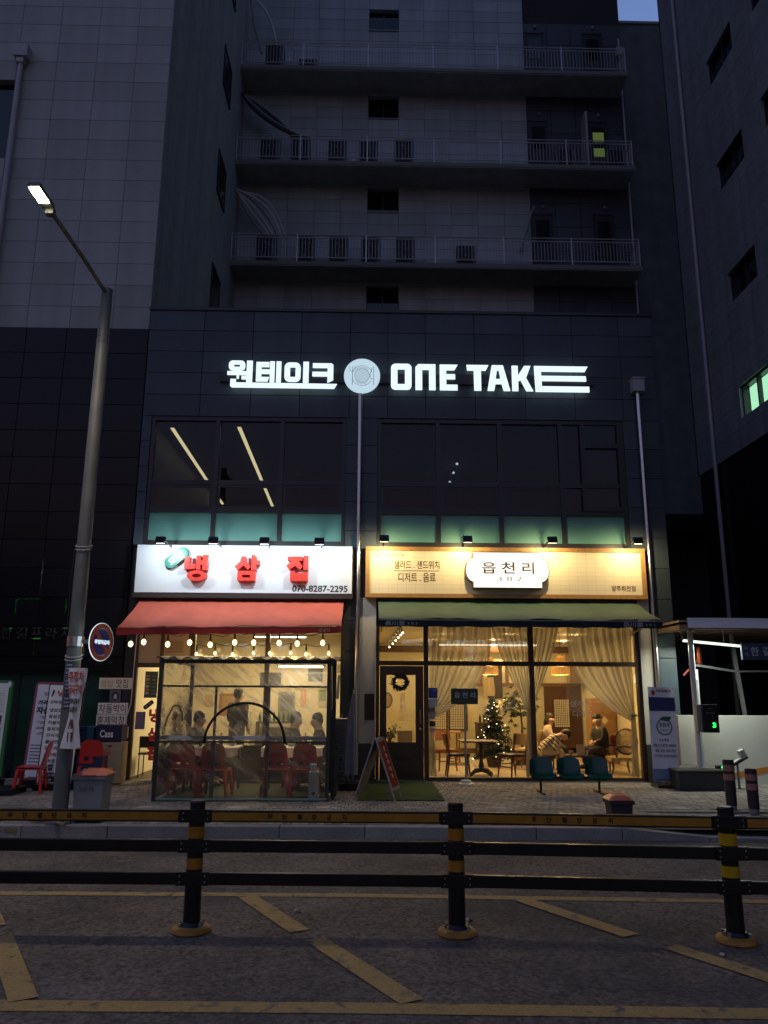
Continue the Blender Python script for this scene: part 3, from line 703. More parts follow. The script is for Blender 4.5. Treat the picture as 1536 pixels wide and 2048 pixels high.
text('sign_lettering', '양주회천점', BRN, sr, 4.43, 4.87, 3.335, 3.435, -.186, bold=.012, depth=.003)
P = []
x0, x1, z0, z1 = 1.885, 3.125, 3.365, 4.005
def arc(cx, cz, r1, r2, a0, a1, n=8): return [(cx + r1 * math.cos(rad(a0 + (a1 - a0) * k / n)), cz + r2 * math.sin(rad(a0 + (a1 - a0) * k / n))) for k in range(n + 1)]
def plaque(d):
    P = [(x0 - d, z1 + d), (x0 - d, z1 - .10 + d * .3)] + arc(x0 - .0, (z0 + z1) / 2, .135 + d, .21 + d, 105, 255, 12) + [(x0 - d, z0 + .10 - d * .3), (x0 - d, z0 - d), (x1 + d, z0 - d), (x1 + d, z0 + .10 - d * .3)] + arc(x1, (z0 + z1) / 2, .135 + d, .21 + d, -75, 75, 12) + [(x1 + d, z1 - .10 + d * .3), (x1 + d, z1 + d)]
    return P
MB().prism(plaque(.012), -.335, -.186).build('plaque_box', mat('plaque_rim', (.10, .07, .03), .5), sr)
MB().prism(plaque(-.004), -.345, -.3355).build('plaque_face', emit('plaque_white', (1., .95, .84), 1.5 * EX), sr)
text('sign_lettering', '읍 천 리', BRN, sr, 2.04, 2.99, 3.615, 3.83, -.3455, bold=.018, depth=.003)
text('sign_lettering', '3 8 2', mat('print_grey', (.28, .25, .2), .6), sr, 2.32, 2.76, 3.48, 3.565, -.3455, depth=.003)

# ------------------------------------------------------------------ floodlights over the two signs
def flood(x, y, z, col, power, name, label, group, lens):
    t = thing(name, label, 'floodlight', (x, y, z), group)
    M = Matrix.Translation((x, y, z)) @ Matrix.Rotation(rad(58), 4, 'X')
    MB().box(-.085, .085, -.06, .06, -.0, .05, M).build('housing', FRAME, t, bevel=.008)
    MB().box(-.07, .07, -.05, .055, -.012, -.001, M).build('lamp_glass', emit(lens, col, 14 * EX), t)
    f = MB()
    for k in range(5): f.box(-.07 + .032 * k, -.062 + .032 * k, -.05, .05, .05, .072, M)
    f.build('cooling_fins', FRAME, t)
    MB().tube([(x, y + .05, z + .02), (x, y + .22, z + .06), (x, -.02, z + .0)], .011, 6).build('arm', FRAME, t)
    lamp('beam', 'SPOT', (x, y + .045, z - .04), power, col, t, size=.03, aim=(x, .25, z - .95), spot=170, blend=.6)
sides = ['leftmost', 'second from left', 'third from left', 'rightmost']
for i, x in enumerate((-3.60, -2.695, -1.815, -.866)):
    flood(x, -.98, 4.05, (.84, .95, 1.), 1.45, 'white_floodlight', sides[i] + ' of four cold white floodlights over the white diner sign', 'floodlights over the diner sign', 'flood_cold')
for i, x in enumerate((.262, 1.74, 3.25, 4.78)):
    flood(x, -.72, 4.16, (1., .77, .38), 2.5, 'warm_floodlight', sides[i] + ' of four warm floodlights over the cream cafe sign', 'floodlights over the cafe sign', 'flood_warm')

# ------------------------------------------------------------------ awnings
def awning(name, label, x0, x1, zt, yf, zf, drop, m, mv, skew=0., barm=None):
    t = thing(name, label, 'awning', ((x0 + x1) / 2, 0, zt))
    w = lambda u, v: .012 * math.sin(u * 19) * v + .03 * math.sin(v * math.pi) + .005 * math.sin(u * 47 + v * 9) * v + .004 * math.sin(u * 90 - v * 14)
    MB().grid(lambda u, v: (x0 + (x1 - x0) * u, -.1 + (yf + .1) * v, zt + (zf - skew * (1 - u) - zt) * v - w(u, v)), 110, 14).grid(lambda u, v: (x0 + (x1 - x0) * u, -.1 + (yf + .1) * v, zt - .012 + (zf - skew * (1 - u) - zt) * v - w(u, v)), 110, 14).build('canvas', m, t, smooth='all')
    for k in range(1, 5):
        uu = k / 5; MB().grid(lambda u, v: (x0 + (x1 - x0) * (uu + (u - .5) * .004), -.1 + (yf + .1) * v, zt + .003 + (zf - skew * (1 - uu) - zt) * v - w(uu, v)), 1, 14).build('seam', m, t)
    MB().grid(lambda u, v: (x0 + (x1 - x0) * u, yf - .012 + .015 * v * math.sin(u * 40), zf - skew * (1 - u) - .018 - drop * v - .006 * math.sin(u * 55) * v), 60, 4).build('valance', mv, t, smooth='all')
    MB().bar((x0 - .01, yf - .004, zf - skew - .020), (x1 + .01, yf - .004, zf - .020), .03, .014).build('front_bar', barm or mat('awning_bar', (.35, .35, .33), .5), t)
    for x in (x0 + .06, x1 - .06): MB().bar((x, -.05, zt - .55), (x, yf + .3, zf + .02), .03).build('arm', FRAME, t)
    MB().tube([(x0, -.075, zt + .03), (x1, -.075, zt + .03)], .05, 10).build('roller', FRAME, t)
    return t
aw = awning('red_awning', 'red sloping canvas awning hung with light bulbs', -4.13, -.455, 3.13, -1.3, 2.592, .105, mat('red_canvas', (.54, .105, .060), .8, var=.06, vscale=4, bump=.15, bscale=300, dirt=.12), mat('red_valance', (.40, .03, .025), .8, var=.06), skew=.05, barm=mat('awning_bar_red', (.3, .05, .04), .5))
text('valance_lettering', '냉삼집', mat('valance_white', (.6, .45, .42), .7), aw, -.82, -.64, 2.485, 2.545, -1.330, depth=.003)
aw = awning('green_awning', 'dark green sloping canvas awning over the cafe window', .17, 4.90, 3.14, -1.3, 2.715, .115, mat('green_canvas', (.050, .086, .052), .8, var=.08, vscale=4, bump=.15, bscale=300, dirt=.15), mat('green_valance', (.008, .014, .020), .8))
for xx in (.28, 4.24):
    text('valance_lettering', '邑川里', mat('valance_grey', (.38, .42, .44), .7), aw, xx, xx + .32, 2.598, 2.672, -1.334, bold=.012, depth=.003)
    text('valance_lettering', '3 8 2', mat('valance_grey', (.38, .42, .44), .7), aw, xx + .36, xx + .53, 2.615, 2.65, -1.334, depth=.003)

# ------------------------------------------------------------------ bulb strings under the red awning
BULB = emit('bulb_warm', (1., .60, .22), 6 * EX)
def bulbs(label, P, ys, zc, r, power):
    t = thing('bulb_string', label, 'string lights', (-2.2, ys, zc))
    C = []
    for i, (x, z) in enumerate(P):
        C.append((x, ys, z + .17))
        if i < len(P) - 1: C.append(((x + P[i + 1][0]) / 2, ys, z + .13))
    MB().tube(C, .006, 5).build('cable', FRAME, t)
    for i, (x, z) in enumerate(P):
        MB().tube([(x, ys, z + .165), (x, ys, z + .06)], [.012, .02], 8).build('socket', FRAME, t)
        b = MB().ball((x, ys, z), r, sz=1.25, seg=10, rings=8).build('bulb', BULB, t, smooth='all')
        if i % 2 == 0: lamp('glow', 'POINT', (x, ys, z - .09), power, (1., .62, .24), t, size=.05)
bulbs('front string of ten warm bulbs hanging from the red valance', [(-3.904, 2.274), (-3.693, 2.306), (-3.299, 2.272), (-2.941, 2.303), (-2.603, 2.269), (-2.203, 2.308), (-1.891, 2.307), (-1.472, 2.305), (-1.175, 2.296), (-.755, 2.311)], -1.25, 2.3, .038, .13)
bulbs('rear string of eight smaller bulbs against the diner window', [(-3.022, 2.156), (-2.698, 2.172), (-2.391, 2.153), (-2.023, 2.178), (-1.741, 2.177), (-1.372, 2.184), (-1.099, 2.165), (-.702, 2.181)], -.3, 2.17, .026, .05)
# ------------------------------------------------------------------ street lamp with its sign and banner
POLE = mat('pole_grey_paint', (.15, .155, .145), .55, metal=.2, var=.12, vscale=5, dirt=.25, dscale=3)
px_, py_ = -3.65, -4.4
sp = thing('street_lamp', 'tall grey street lamp with a lit head reaching out over the road', 'street lamp', (px_, py_, 0))
MB().tube([(px_, py_, 0), (px_, py_, 6.15), (px_, py_, 6.151), (px_, py_, 6.93)], [.094, .080, .076, .074], 20).build('pole', POLE, sp, smooth=True)
MB().tube([(px_, py_, 6.13), (px_, py_, 6.17)], .086, 20).build('pole_collar', POLE, sp, smooth=True)
MB().tube([(px_, py_, 0), (px_, py_, .03)], .15, 20).build('base_plate', POLE, sp, smooth=True)
for z in (6.22, 6.32): MB().ball((px_ - .03, py_ - .072, z), .011, seg=6, rings=5).build('bolt', FRAME, sp)
MB().tube([(px_, py_, 6.86), (-3.72, -5.2, 6.97), (-3.80, -6.0, 7.06)], .026, 10).build('arm', POLE, sp, smooth=True)
hd = MB().box(-3.90, -3.755, -6.46, -6.02, 7.085, 7.14).box(-3.87, -3.77, -6.03, -5.93, 7.03, 7.12).build('lamp_head', POLE, sp, bevel=.015)
MB().box(-3.885, -3.77, -6.44, -6.15, 7.075, 7.084).build('lamp_panel', emit('street_led', (1., .93, .62), 60 * EX), hd)
lamp('street_light', 'SPOT', (-3.83, -6.3, 7.05), 15, (1., .87, .68), sp, size=.12, aim=(-3.83, -6.45, 0), spot=150, blend=.8)
for z in (3.30, 3.34, 1.92, 1.96): MB().tube([(px_ + .10 * math.cos(a), py_ + .10 * math.sin(a), z + .03 * math.sin(a)) for a in [i * .4 for i in range(17)]], .006, 5).build('cord_loop', mat('white_cord', (.5, .5, .48), .7), sp)
MB().tube([(px_ + .10, py_ - .02, 3.3), (px_ + .11, py_ - .03, 2.6), (px_ + .10, py_ - .02, 2.2), (px_ + .13, py_ - .03, 1.95)], .006, 5).tube([(px_ - .09, py_ - .05, 3.3), (px_ - .105, py_ - .06, 2.9), (px_ - .095, py_ - .05, 2.3)], .006, 5).build('cable', FRAME, sp)
for z0, z1, a in ((1.72, 1.86, -1.72), (1.53, 1.69, -1.62), (1.32, 1.50, -1.60)):
    s_ = MB().grid(lambda u, v: (px_ + .0935 * math.cos(a - .55 + 1.1 * u), py_ + .0935 * math.sin(a - .55 + 1.1 * u), z0 + (z1 - z0) * v), 6, 2).build('sticker', mat('navy_sticker', (.05, .06, .09), .5), sp)
    for q in range(3): MB().grid(lambda u, v: (px_ + .095 * math.cos(a - .42 + .84 * u), py_ + .095 * math.sin(a - .42 + .84 * u), z0 + .02 + .045 * q + .022 * v), 6, 1).build('sticker_print', mat('print_pale', (.32, .34, .38), .6), s_)
MB().tube([(px_, py_, 2.07), (px_, py_, 2.19)], .099, 20, cap=False).build('sign_clamp', STEEL, sp, smooth=True)

sl2 = copy_tree(sp); sl2.location = (4.2, -25.5, 0); sl2.rotation_euler = (0, 0, rad(180)); sl2['label'] = 'added grey street lamp, unseen behind the camera, to light the road'; sl2['group'] = 'street lamps'; sp['group'] = 'street lamps'  # lamp added out of view to throw warm light on the road
np_ = thing('no_parking_sign', 'round red and blue no-parking sign clamped to the street lamp', 'road sign', (-3.32, -4.4, 2.125))
M = Matrix.Translation((-3.32, -4.42, 2.125)) @ Matrix.Rotation(rad(71), 4, 'Z')
def discm(O, I, y0, y1):
    m = MB(); m.ring(O, I, y0, y1)
    bmesh.ops.transform(m.bm, matrix=M, verts=m.bm.verts[:]); return m
m = MB().prism(ell(0, 0, .234, .234, 40), -.004, .004); bmesh.ops.transform(m.bm, matrix=M, verts=m.bm.verts[:]); m.build('plate', mat('sign_white', (.36, .36, .36), .25), np_)
discm(ell(0, 0, .229, .229, 40), ell(0, 0, .165, .165, 40), -.0065, -.0045).build('red_ring', mat('sign_red', (.88, .15, .09), .22), np_)
m = MB().prism(ell(0, 0, .164, .164, 40), -.0055, -.0045); bmesh.ops.transform(m.bm, matrix=M, verts=m.bm.verts[:]); m.build('blue_disc', mat('sign_blue', (.05, .06, .45), .22), np_)
m = MB(); m.bar((-.118, -.007, .118), (.118, -.007, -.118), .004, .055); bmesh.ops.transform(m.bm, matrix=M, verts=m.bm.verts[:]); m.build('red_slash', MATS['sign_red'], np_)
m = MB(); m.box(-.15, .15, -.0105, -.0095, -.035, .03); bmesh.ops.transform(m.bm, matrix=M, verts=m.bm.verts[:]); m.build('text_band', MATS['sign_blue'], np_)
text('sign_lettering', '주정차금지', MATS['sign_white'], np_, -.14, .14, -.03, .025, -.011, bold=.03, depth=.002, M=M)
MB().bar((px_ + .09, py_ + .0, 2.13), (-3.34, -4.41, 2.13), .045, .05).build('bracket', STEEL, np_)

bn = thing('pole_banner', 'white pinched no-parking banner with red heading and bottle picture tied to the lamp pole', 'banner', (-3.53, -4.52, .86))
def bx_(u, v):
    z = .86 + .94 * v
    cxx = -3.535 + .005 * v
    w = .108 - .045 * math.sin(min(1, v / .9) * math.pi) ** 1.5
    x = cxx + (u - .5) * 2 * w
    if v < .5: x -= (1 - u) * .055 * (.5 - v)
    return (x, -4.535 - .03 * math.sin(u * math.pi) + .012 * math.sin(u * 9 + v * 5), z)
MB().grid(bx_, 14, 22).build('cloth', mat('banner_cloth', (.82, .78, .75), .7, var=.05), bn, smooth='all')
MB().tube([(-3.645, -4.535, 1.797), (-3.43, -4.535, 1.797)], .007, 6).tube([(-3.66, -4.535, .862), (-3.42, -4.535, .875)], .007, 6).build('batten', mat('white_cord', (.5, .5, .48), .7), bn)
RB = mat('banner_red', (.52, .07, .05), .7)
text('banner_lettering', '주정차', RB, bn, -3.628, -3.442, 1.64, 1.765, -4.572, bold=.03, depth=.002)
text('banner_lettering', '금지구역', RB, bn, -3.615, -3.455, 1.49, 1.61, -4.572, bold=.03, depth=.002)
text('banner_lettering', '양주경찰서', BLK, bn, -3.598, -3.472, 1.38, 1.445, -4.572, bold=.03, depth=.002)
text('banner_lettering', '교통과', BLK, bn, -3.58, -3.49, 1.28, 1.345, -4.572, bold=.03, depth=.002)
MB().prism([(-3.545 + x, z) for x, z in ((-.032, .94), (.022, .94), (.03, 1.0), (.03, 1.12), (.018, 1.2), (-.014, 1.2), (-.03, 1.12), (-.036, 1.0))], -4.574, -4.571).build('bottle_print', mat('bottle_maroon', (.16, .05, .05), .6), bn)
MB().box(-3.575, -3.52, -4.577, -4.5745, 1.05, 1.09).build('bottle_label', mat('banner_cloth', (.6, .6, .6), .7), bn)

# ------------------------------------------------------------------ guard fence along the median
gf = thing('guard_fence', 'black and yellow road guard fence with three rails in front of the camera', 'guard fence', (.64, -8.24, -.13))
FB = mat('fence_black', (.009, .009, .010), .38, spec=.35, var=.3, vscale=30, dirt=.5, dscale=7, bump=.15, bscale=40)
FY = mat('reflective_yellow', (.40, .17, .012), .35, var=.12, vscale=20, dirt=.25, dscale=8)
FO = mat('base_orange', (.42, .19, .03), .55, var=.15, dirt=.35, dscale=9)
posts = [(-3.15, -8.12), (-1.25, -8.17), (.65, -8.24), (2.57, -8.42), (4.5, -8.62)]
for i, (x, y) in enumerate(posts):
    b = -.13
    p = MB().tube([(x, y, b + .06), (x, y, .735)], [.062, .056], 18).build('post', FB, gf, smooth=True)
    MB().lathe([(.056, .735), (.058, .75), (.05, .762), (0, .764)], (x, y, 0), 18).build('post_cap', FB, p, smooth=True)
    MB().lathe([(.128, b), (.140, b + .012), (.134, b + .034), (.112, b + .046), (.080, b + .05), (.0, b + .05)], (x, y, 0), 24).build('post_base', FO, p, smooth=True)
    MB().lathe([(.092, b + .05), (.075, b + .075), (.0, b + .075)], (x, y, 0), 20).build('base_flange', FB, p, smooth=True)
    for a in (40, 140, 220, 320): MB().tube([(x + .092 * math.cos(rad(a)), y + .092 * math.sin(rad(a)), b + .045), (x + .092 * math.cos(rad(a)), y + .092 * math.sin(rad(a)), b + .072)], .012, 6).build('anchor_bolt', GALV, p)
    for z0, z1 in ((.505, .585), (.295, .37)): MB().tube([(x, y, z0), (x, y, z1)], .0605, 18, cap=False).build('reflective_band', FY if i != 3 else mat('reflective_yellow_bright', (.55, .32, .01), .3, emis=None), p, smooth=True)
    for zc in (.660, .455, .235):
        br_ = MB().box(x - .118, x + .118, y - .068, y - .03, zc - .045, zc + .045).build('bracket', FB, p, bevel=.004)
        for sx in (-.09, .09):
            for sz in (-.02, .02): MB().ball((x + sx, y - .069, zc + sz), .006, seg=6, rings=4).build('rivet', GALV, br_)
for (x0, y0), (x1, y1) in zip(posts, posts[1:]):
    ang = math.atan2(y1 - y0, x1 - x0); ln = math.hypot(x1 - x0, y1 - y0)
    M = Matrix.Translation((x0, y0, 0)) @ Matrix.Rotation(ang, 4, 'Z')
    for k, zc in enumerate((.660, .455, .235)):
        m = MB(); m.box(.06, ln - .06, -.062, -.018, zc - .041, zc + .041); bmesh.ops.transform(m.bm, matrix=M, verts=m.bm.verts[:])
        r_ = m.build('rail', FB, gf, bevel=.006)
        if k == 0:
            m = MB(); m.box(.125, ln - .125, -.0645, -.0625, zc - .029, zc + .027); bmesh.ops.transform(m.bm, matrix=M, verts=m.bm.verts[:]); m.build('reflective_strip', FY, r_)
            c = ln / 2 - .12
            for q, ch in enumerate('무단횡단금지'):
                text('rail_lettering', ch, FB, r_, c - .30 + q * .108, c - .30 + q * .108 + .034, zc - .019, zc + .019, -.065, bold=.03, depth=.002, M=M)

# ------------------------------------------------------------------ bins
def bin_(name, label, cx, cy, w, d, h, lidc, bodyc):
    t = thing(name, label, 'bin', (cx, cy, 0), 'lidded bins on the kerb')
    m = MB(); k = .86
    lo = [(cx - w / 2 * k, cy - d / 2 * k, .03), (cx + w / 2 * k, cy - d / 2 * k, .03), (cx + w / 2 * k, cy + d / 2 * k, .03), (cx - w / 2 * k, cy + d / 2 * k, .03)]
    hi = [(cx - w / 2, cy - d / 2, h), (cx + w / 2, cy - d / 2, h), (cx + w / 2, cy + d / 2, h), (cx - w / 2, cy + d / 2, h)]
    v = m._v(lo + hi)
    for f in ((3, 2, 1, 0), (4, 5, 6, 7), (0, 1, 5, 4), (1, 2, 6, 5), (2, 3, 7, 6), (3, 0, 4, 7)): m.face([v[i] for i in f])
    m.build('body', bodyc, t, bevel=.012)
    MB().box(cx - w / 2 - .015, cx + w / 2 + .015, cy - d / 2 - .015, cy + d / 2 + .015, h - .045, h).build('rim', bodyc, t, bevel=.008)
    def lid(u, v):
        x = (u - .5) * 2; y = (v - .5) * 2
        return (cx + x * (w / 2 + .02), cy + y * (d / 2 + .02), h + .005 + .055 * (1 - abs(x) ** 4) * (1 - abs(y) ** 4) ** .5)
    MB().grid(lid, 12, 12).build('lid', lidc, t, smooth='all')
    MB().box(cx - w * .42, cx + w * .42, cy + d / 2 + .01, cy + d / 2 + .05, h + .02, h + .055).build('hinge_bar', lidc, t, bevel=.006)
    MB().box(cx - .09, cx + .09, cy - d / 2 - .03, cy - d / 2 - .01, h + .0, h + .02).build('lid_handle', lidc, t, bevel=.006)
    MB().tube([(cx - w * .4, cy + d / 2, .045), (cx - w * .3, cy + d / 2, .045)], .045, 12).tube([(cx + w * .3, cy + d / 2, .045), (cx + w * .4, cy + d / 2, .045)], .045, 12).box(cx - w * .4, cx + w * .4, cy - d * .3, cy + d * .3, .0, .032).build('wheels', FB, t)
    return t
OLID = mat('orange_lid', (.74, .20, .11), .45, dirt=.2)
b1 = bin_('food_waste_bin', 'grey bin with orange lid beside the lamp pole', -3.33, -4.24, .37, .36, .54, OLID, mat('bin_grey', (.24, .25, .26), .55, dirt=.25))
text('bin_lettering', '음식물 전용', mat('print_dim', (.09, .09, .10), .6), b1, -3.44, -3.26, .37, .42, -4.417, depth=.002)
bin_('food_waste_bin', 'small dark bin with orange lid on the kerb right of the bench', 3.03, -4.42, .27, .27, .29, OLID, mat('bin_dark', (.04, .045, .04), .6, dirt=.25))

# ------------------------------------------------------------------ standing signs on the left
def board(name, label, x0, x1, z0, z1, y, lean, framem, facem, r=.05, fw=.035, depth=.06, group=None, sy=0):
    t = thing(name, label, 'standing sign', ((x0 + x1) / 2, y, 0), group)
    M = Matrix.Translation(((x0 + x1) / 2, y, z0)) @ Matrix.Rotation(rad(sy), 4, 'Y') @ Matrix.Rotation(rad(-lean), 4, 'X') @ Matrix.Translation((-(x0 + x1) / 2, 0, -z0))
    def T(m): bmesh.ops.transform(m.bm, matrix=M, verts=m.bm.verts[:]); return m
    T(MB().prism(rrect(x0, x1, z0, z1, r), 0, depth)).build('frame', framem, t)
    T(MB().prism(rrect(x0 + fw, x1 - fw, z0 + fw, z1 - fw, max(r - fw, .006)), -.004, -.001)).build('face', facem, t)
    MB().box(x0 + .02, x1 - .02, y - .14, y + .22, .002, max(z0, .03) + .012).build('foot', FB, t, bevel=.01)
    return t, M, T
GRN = mat('sign_green', (.03, .17, .045), .5); PALE = mat('sign_pale', (.78, .80, .74), .55)
t, M, T = board('green_sign', 'white upright sign in a green frame, cut by the left edge', -6.85, -5.90, .10, 1.69, -1.0, 3, GRN, PALE, .07, .05)
GT = mat('print_green', (.02, .14, .05), .6)
for ch, z, mm, w in (('년', .98, BLK, .13), ('비', .78, GT, .13), ('%', .58, BLK, .13), ('인', .38, mat('print_teal', (.05, .2, .16), .6), .13)):
    text('sign_lettering', ch, mm, t, -6.02 - w, -6.0, z, z + .14, -.006, bold=.03, depth=.002, M=Matrix.Translation((0, -1.0, .10)) @ Matrix.Rotation(rad(-3), 4, 'X') @ Matrix.Translation((0, 0, -.10)))
for z in (1.62, .20): T(MB().prism(ell(-5.945, z, .032, .05, 16), -.007, -.0045)).build('tag', PALE, t)
for k in range(9): T(MB().box(-6.3, -5.99, -.0062, -.0045, 1.18 + .036 * k, 1.186 + .036 * k)).build('print_line', mat('print_greyish', (.25, .26, .24), .6), t)
PINK = mat('sign_pink', (.30, .07, .12), .5); LILAC = mat('sign_lilac', (.70, .70, .80), .55)
t, M, T = board('pink_sign', 'lilac phone-plan sign in a dark pink frame behind a red chair', -5.58, -4.99, .12, 1.66, -.95, 4, PINK, LILAC, .07, .04, sy=1.5)
PK = mat('print_pink', (.36, .05, .10), .6)
text('sign_lettering', '오픈50인', PK, t, -5.42, -5.10, 1.44, 1.50, -.006, bold=.01, depth=.002, M=M)
text('sign_lettering', '가격비교 후', BLK, t, -5.50, -5.06, 1.285, 1.365, -.006, bold=.04, depth=.002, M=M)
text('sign_lettering', '자신만만', BLK, t, -5.51, -5.06, 1.145, 1.26, -.006, bold=.05, depth=.002, M=M)
for k in range(8):
    w = (.30, .22, .36, .34, .24, .33, .2, .28)[k]
    T(MB().box(-5.30 - w / 2, -5.30 + w / 2, -.0062, -.0045, .82 + .042 * k - (.02 if k % 2 else 0), .832 + .042 * k - (.02 if k % 2 else 0))).build('print_line', mat('print_slate', (.12, .12, .17), .6), t)
for k in range(5): T(MB().box(-5.10, -5.05, -.0062, -.0045, .82 + .07 * k, .88 + .07 * k)).build('price_box', PK, t)
for k in range(8): T(MB().box(-5.52, -5.52 + (.3, .34, .26, .3, .2, .22, .18, .2)[k], -.0062, -.0045, .64 - .052 * k, .657 - .052 * k)).build('print_line', MATS['print_slate'], t)
text('sign_lettering', '2', PALE, t, -5.545, -5.48, .145, .235, -.006, bold=.0, depth=.004, M=M)
WHT = mat('menu_white', (.84, .83, .80), .5)
t, M, T = board('menu_sign', 'white upright menu sign with black back frame behind the lamp pole', -5.235, -4.66, .08, 1.63, -1.25, 4, FB, WHT, .012, .018, .05, sy=1.2)
text('sign_lettering', '냉삼', mat('print_red', (.5, .05, .04), .6), t, -5.08, -4.80, 1.43, 1.53, -.006, bold=.04, depth=.002, M=M)
T(MB().prism([(-5.155 + x, 1.48 + z) for x, z in ((-.02, -.05), (.0, -.055), (.03, .03), (.015, .055), (-.0, .05))], -.007, -.0045)).build('pill_print', BLK, t)
text('sign_lettering', '070-8287-2295', BLK, t, -5.17, -4.72, 1.315, 1.365, -.006, bold=.02, depth=.002, M=M)
for k, s_ in enumerate(('냉삼겹살', '꽃삼겹살', '차돌박이', '훈제막창', '잔치국수', '물냉면', '된장찌개', '계란찜', '샤베트')):
    text('sign_lettering', s_, BLK, t, -5.17, -5.17 + .068 * len(s_), 1.185 - .098 * k, 1.243 - .098 * k, -.006, bold=.012, depth=.002, M=M)
text('sign_lettering', '맛집', BLK, t, -5.17, -5.0, .285, .385, -.006, bold=.045, depth=.002, M=M)
T(MB().box(-5.19, -4.70, -.0065, -.0045, .11, .255)).build('black_panel', BLK, t)
text('sign_lettering', '한길프라자', WHT, t, -5.165, -4.9, .195, .24, -.0066, bold=.02, depth=.002, M=M)
text('sign_lettering', '주차장', WHT, t, -5.165, -4.99, .125, .17, -.0066, bold=.02, depth=.002, M=M)
MB().box(-6.3, -5.25, -2.02, -1.5, .0, .10).build('dark_block', FB, None, bevel=.02)
tag(bpy.data.objects['dark_block'], 'low black rubber block on the pavement at the left edge', 'block')

# paper strips on the dark pillar
PAP = mat('paper_cream', (.74, .66, .54), .7, var=.04); PAPW = mat('paper_white', (.80, .76, .70), .7)
def strip(label, x0, x1, z0, z1, body, tx0, tx1, mm=PAP, y=.06):
    o = MB().box(x0, x1, y, y + .004, z0, z1).build('paper_sign', mm); tag(o, label, 'paper sign', 'paper signs on the dark pillar')
    if body: text('sign_lettering', body, BLK, o, tx0, tx1, z0 + .022, z1 - .022, y - .0006, bold=.004, depth=.002)
    return o
o = strip('topmost cream paper strip on the dark pillar ending in bold black letters', -4.80, -4.20, 1.55, 1.745, '맛집', -4.50, -4.29)
o['category'] = 'paper sign'
text('faded_lettering', '쌈밥', mat('faded_yellow', (.50, .42, .24), .7), o, -4.78, -4.54, 1.58, 1.72, .0594, bold=.02, depth=.002)
strip('paper strip with four letters just below the small dark portrait poster', -4.79, -4.26, 1.115, 1.31, '차돌박이', -4.77, -4.29, PAPW)
strip('paper strip directly beneath the strip under the portrait poster', -4.80, -4.26, .915, 1.108, '훈제막창', -4.78, -4.30, PAPW)
strip('lowest paper strip, half hidden behind the navy beer box', -4.50, -4.185, .71, .90, '고기', -4.40, -4.20, PAPW)
o = MB().box(-4.60, -4.40, .06, .064, 1.32, 1.54).build('portrait_poster', mat('poster_dark', (.10, .10, .14), .6)); tag(o, 'small dark poster with a pale round portrait between paper strips', 'poster')
MB().prism(ell(-4.50, 1.43, .062, .07, 20), .0575, .0595).build('portrait_disc', mat('poster_navy', (.02, .02, .035), .6), o)
MB().prism([(-4.50 + x, 1.43 + z) for x, z in ((-.03, -.045), (.02, -.05), (.035, -.02), (.03, .02), (.005, .04), (-.02, .015))], .055, .0572).build('portrait_face', mat('poster_pale', (.5, .47, .44), .6), o)

# plaza letters on the granite wall
t = thing('plaza_letters', 'dim channel letters on the black granite wall with touches of green light', 'wall lettering', (-6, .1, 2.42))
CH = mat('channel_letter', (.06, .055, .045), .35, metal=.5)
GL = emit('green_glow', (.05, .9, .12), .28 * EX)
for k, ch in enumerate('한길프라자'):
    x = -6.64 + .268 * k
    text('letter', ch, CH, t, x, x + .2, 2.43, 2.63, .085, bold=-.005, depth=.03)
for x0, x1, z0, z1 in ((-6.50, -6.44, 2.605, 2.612), (-6.05, -5.92, 2.425, 2.434), (-5.53, -5.45, 2.62, 2.627)): MB().box(x0, x1, .050, .054, z0, z1).build('green_light', GL, t)
gd = thing('green_reflection', 'thin rows of tiny glowing green dots imitating an LED frame reflected in the granite', 'string lights', (-6, .08, 3))  # glowing dots stand in for an LED frame reflected in the polished granite
for a, b in (((-6.44, 2.9), (-6.44, 3.15)), ((-6.44, 3.15), (-6.0, 3.15)), ((-5.53, 2.9), (-5.53, 3.15))):
    n = 26
    for i in range(n):
        x = a[0] + (b[0] - a[0]) * i / n + random.uniform(-.008, .008); z = a[1] + (b[1] - a[1]) * i / n + random.uniform(-.008, .008)
        if random.random() < .62: MB().box(x - .003, x + .003, .085, .095, z - .003, z + .003).build('reflection_dot', emit('green_dot', (.03, .7, .06), .16 * EX), gd)

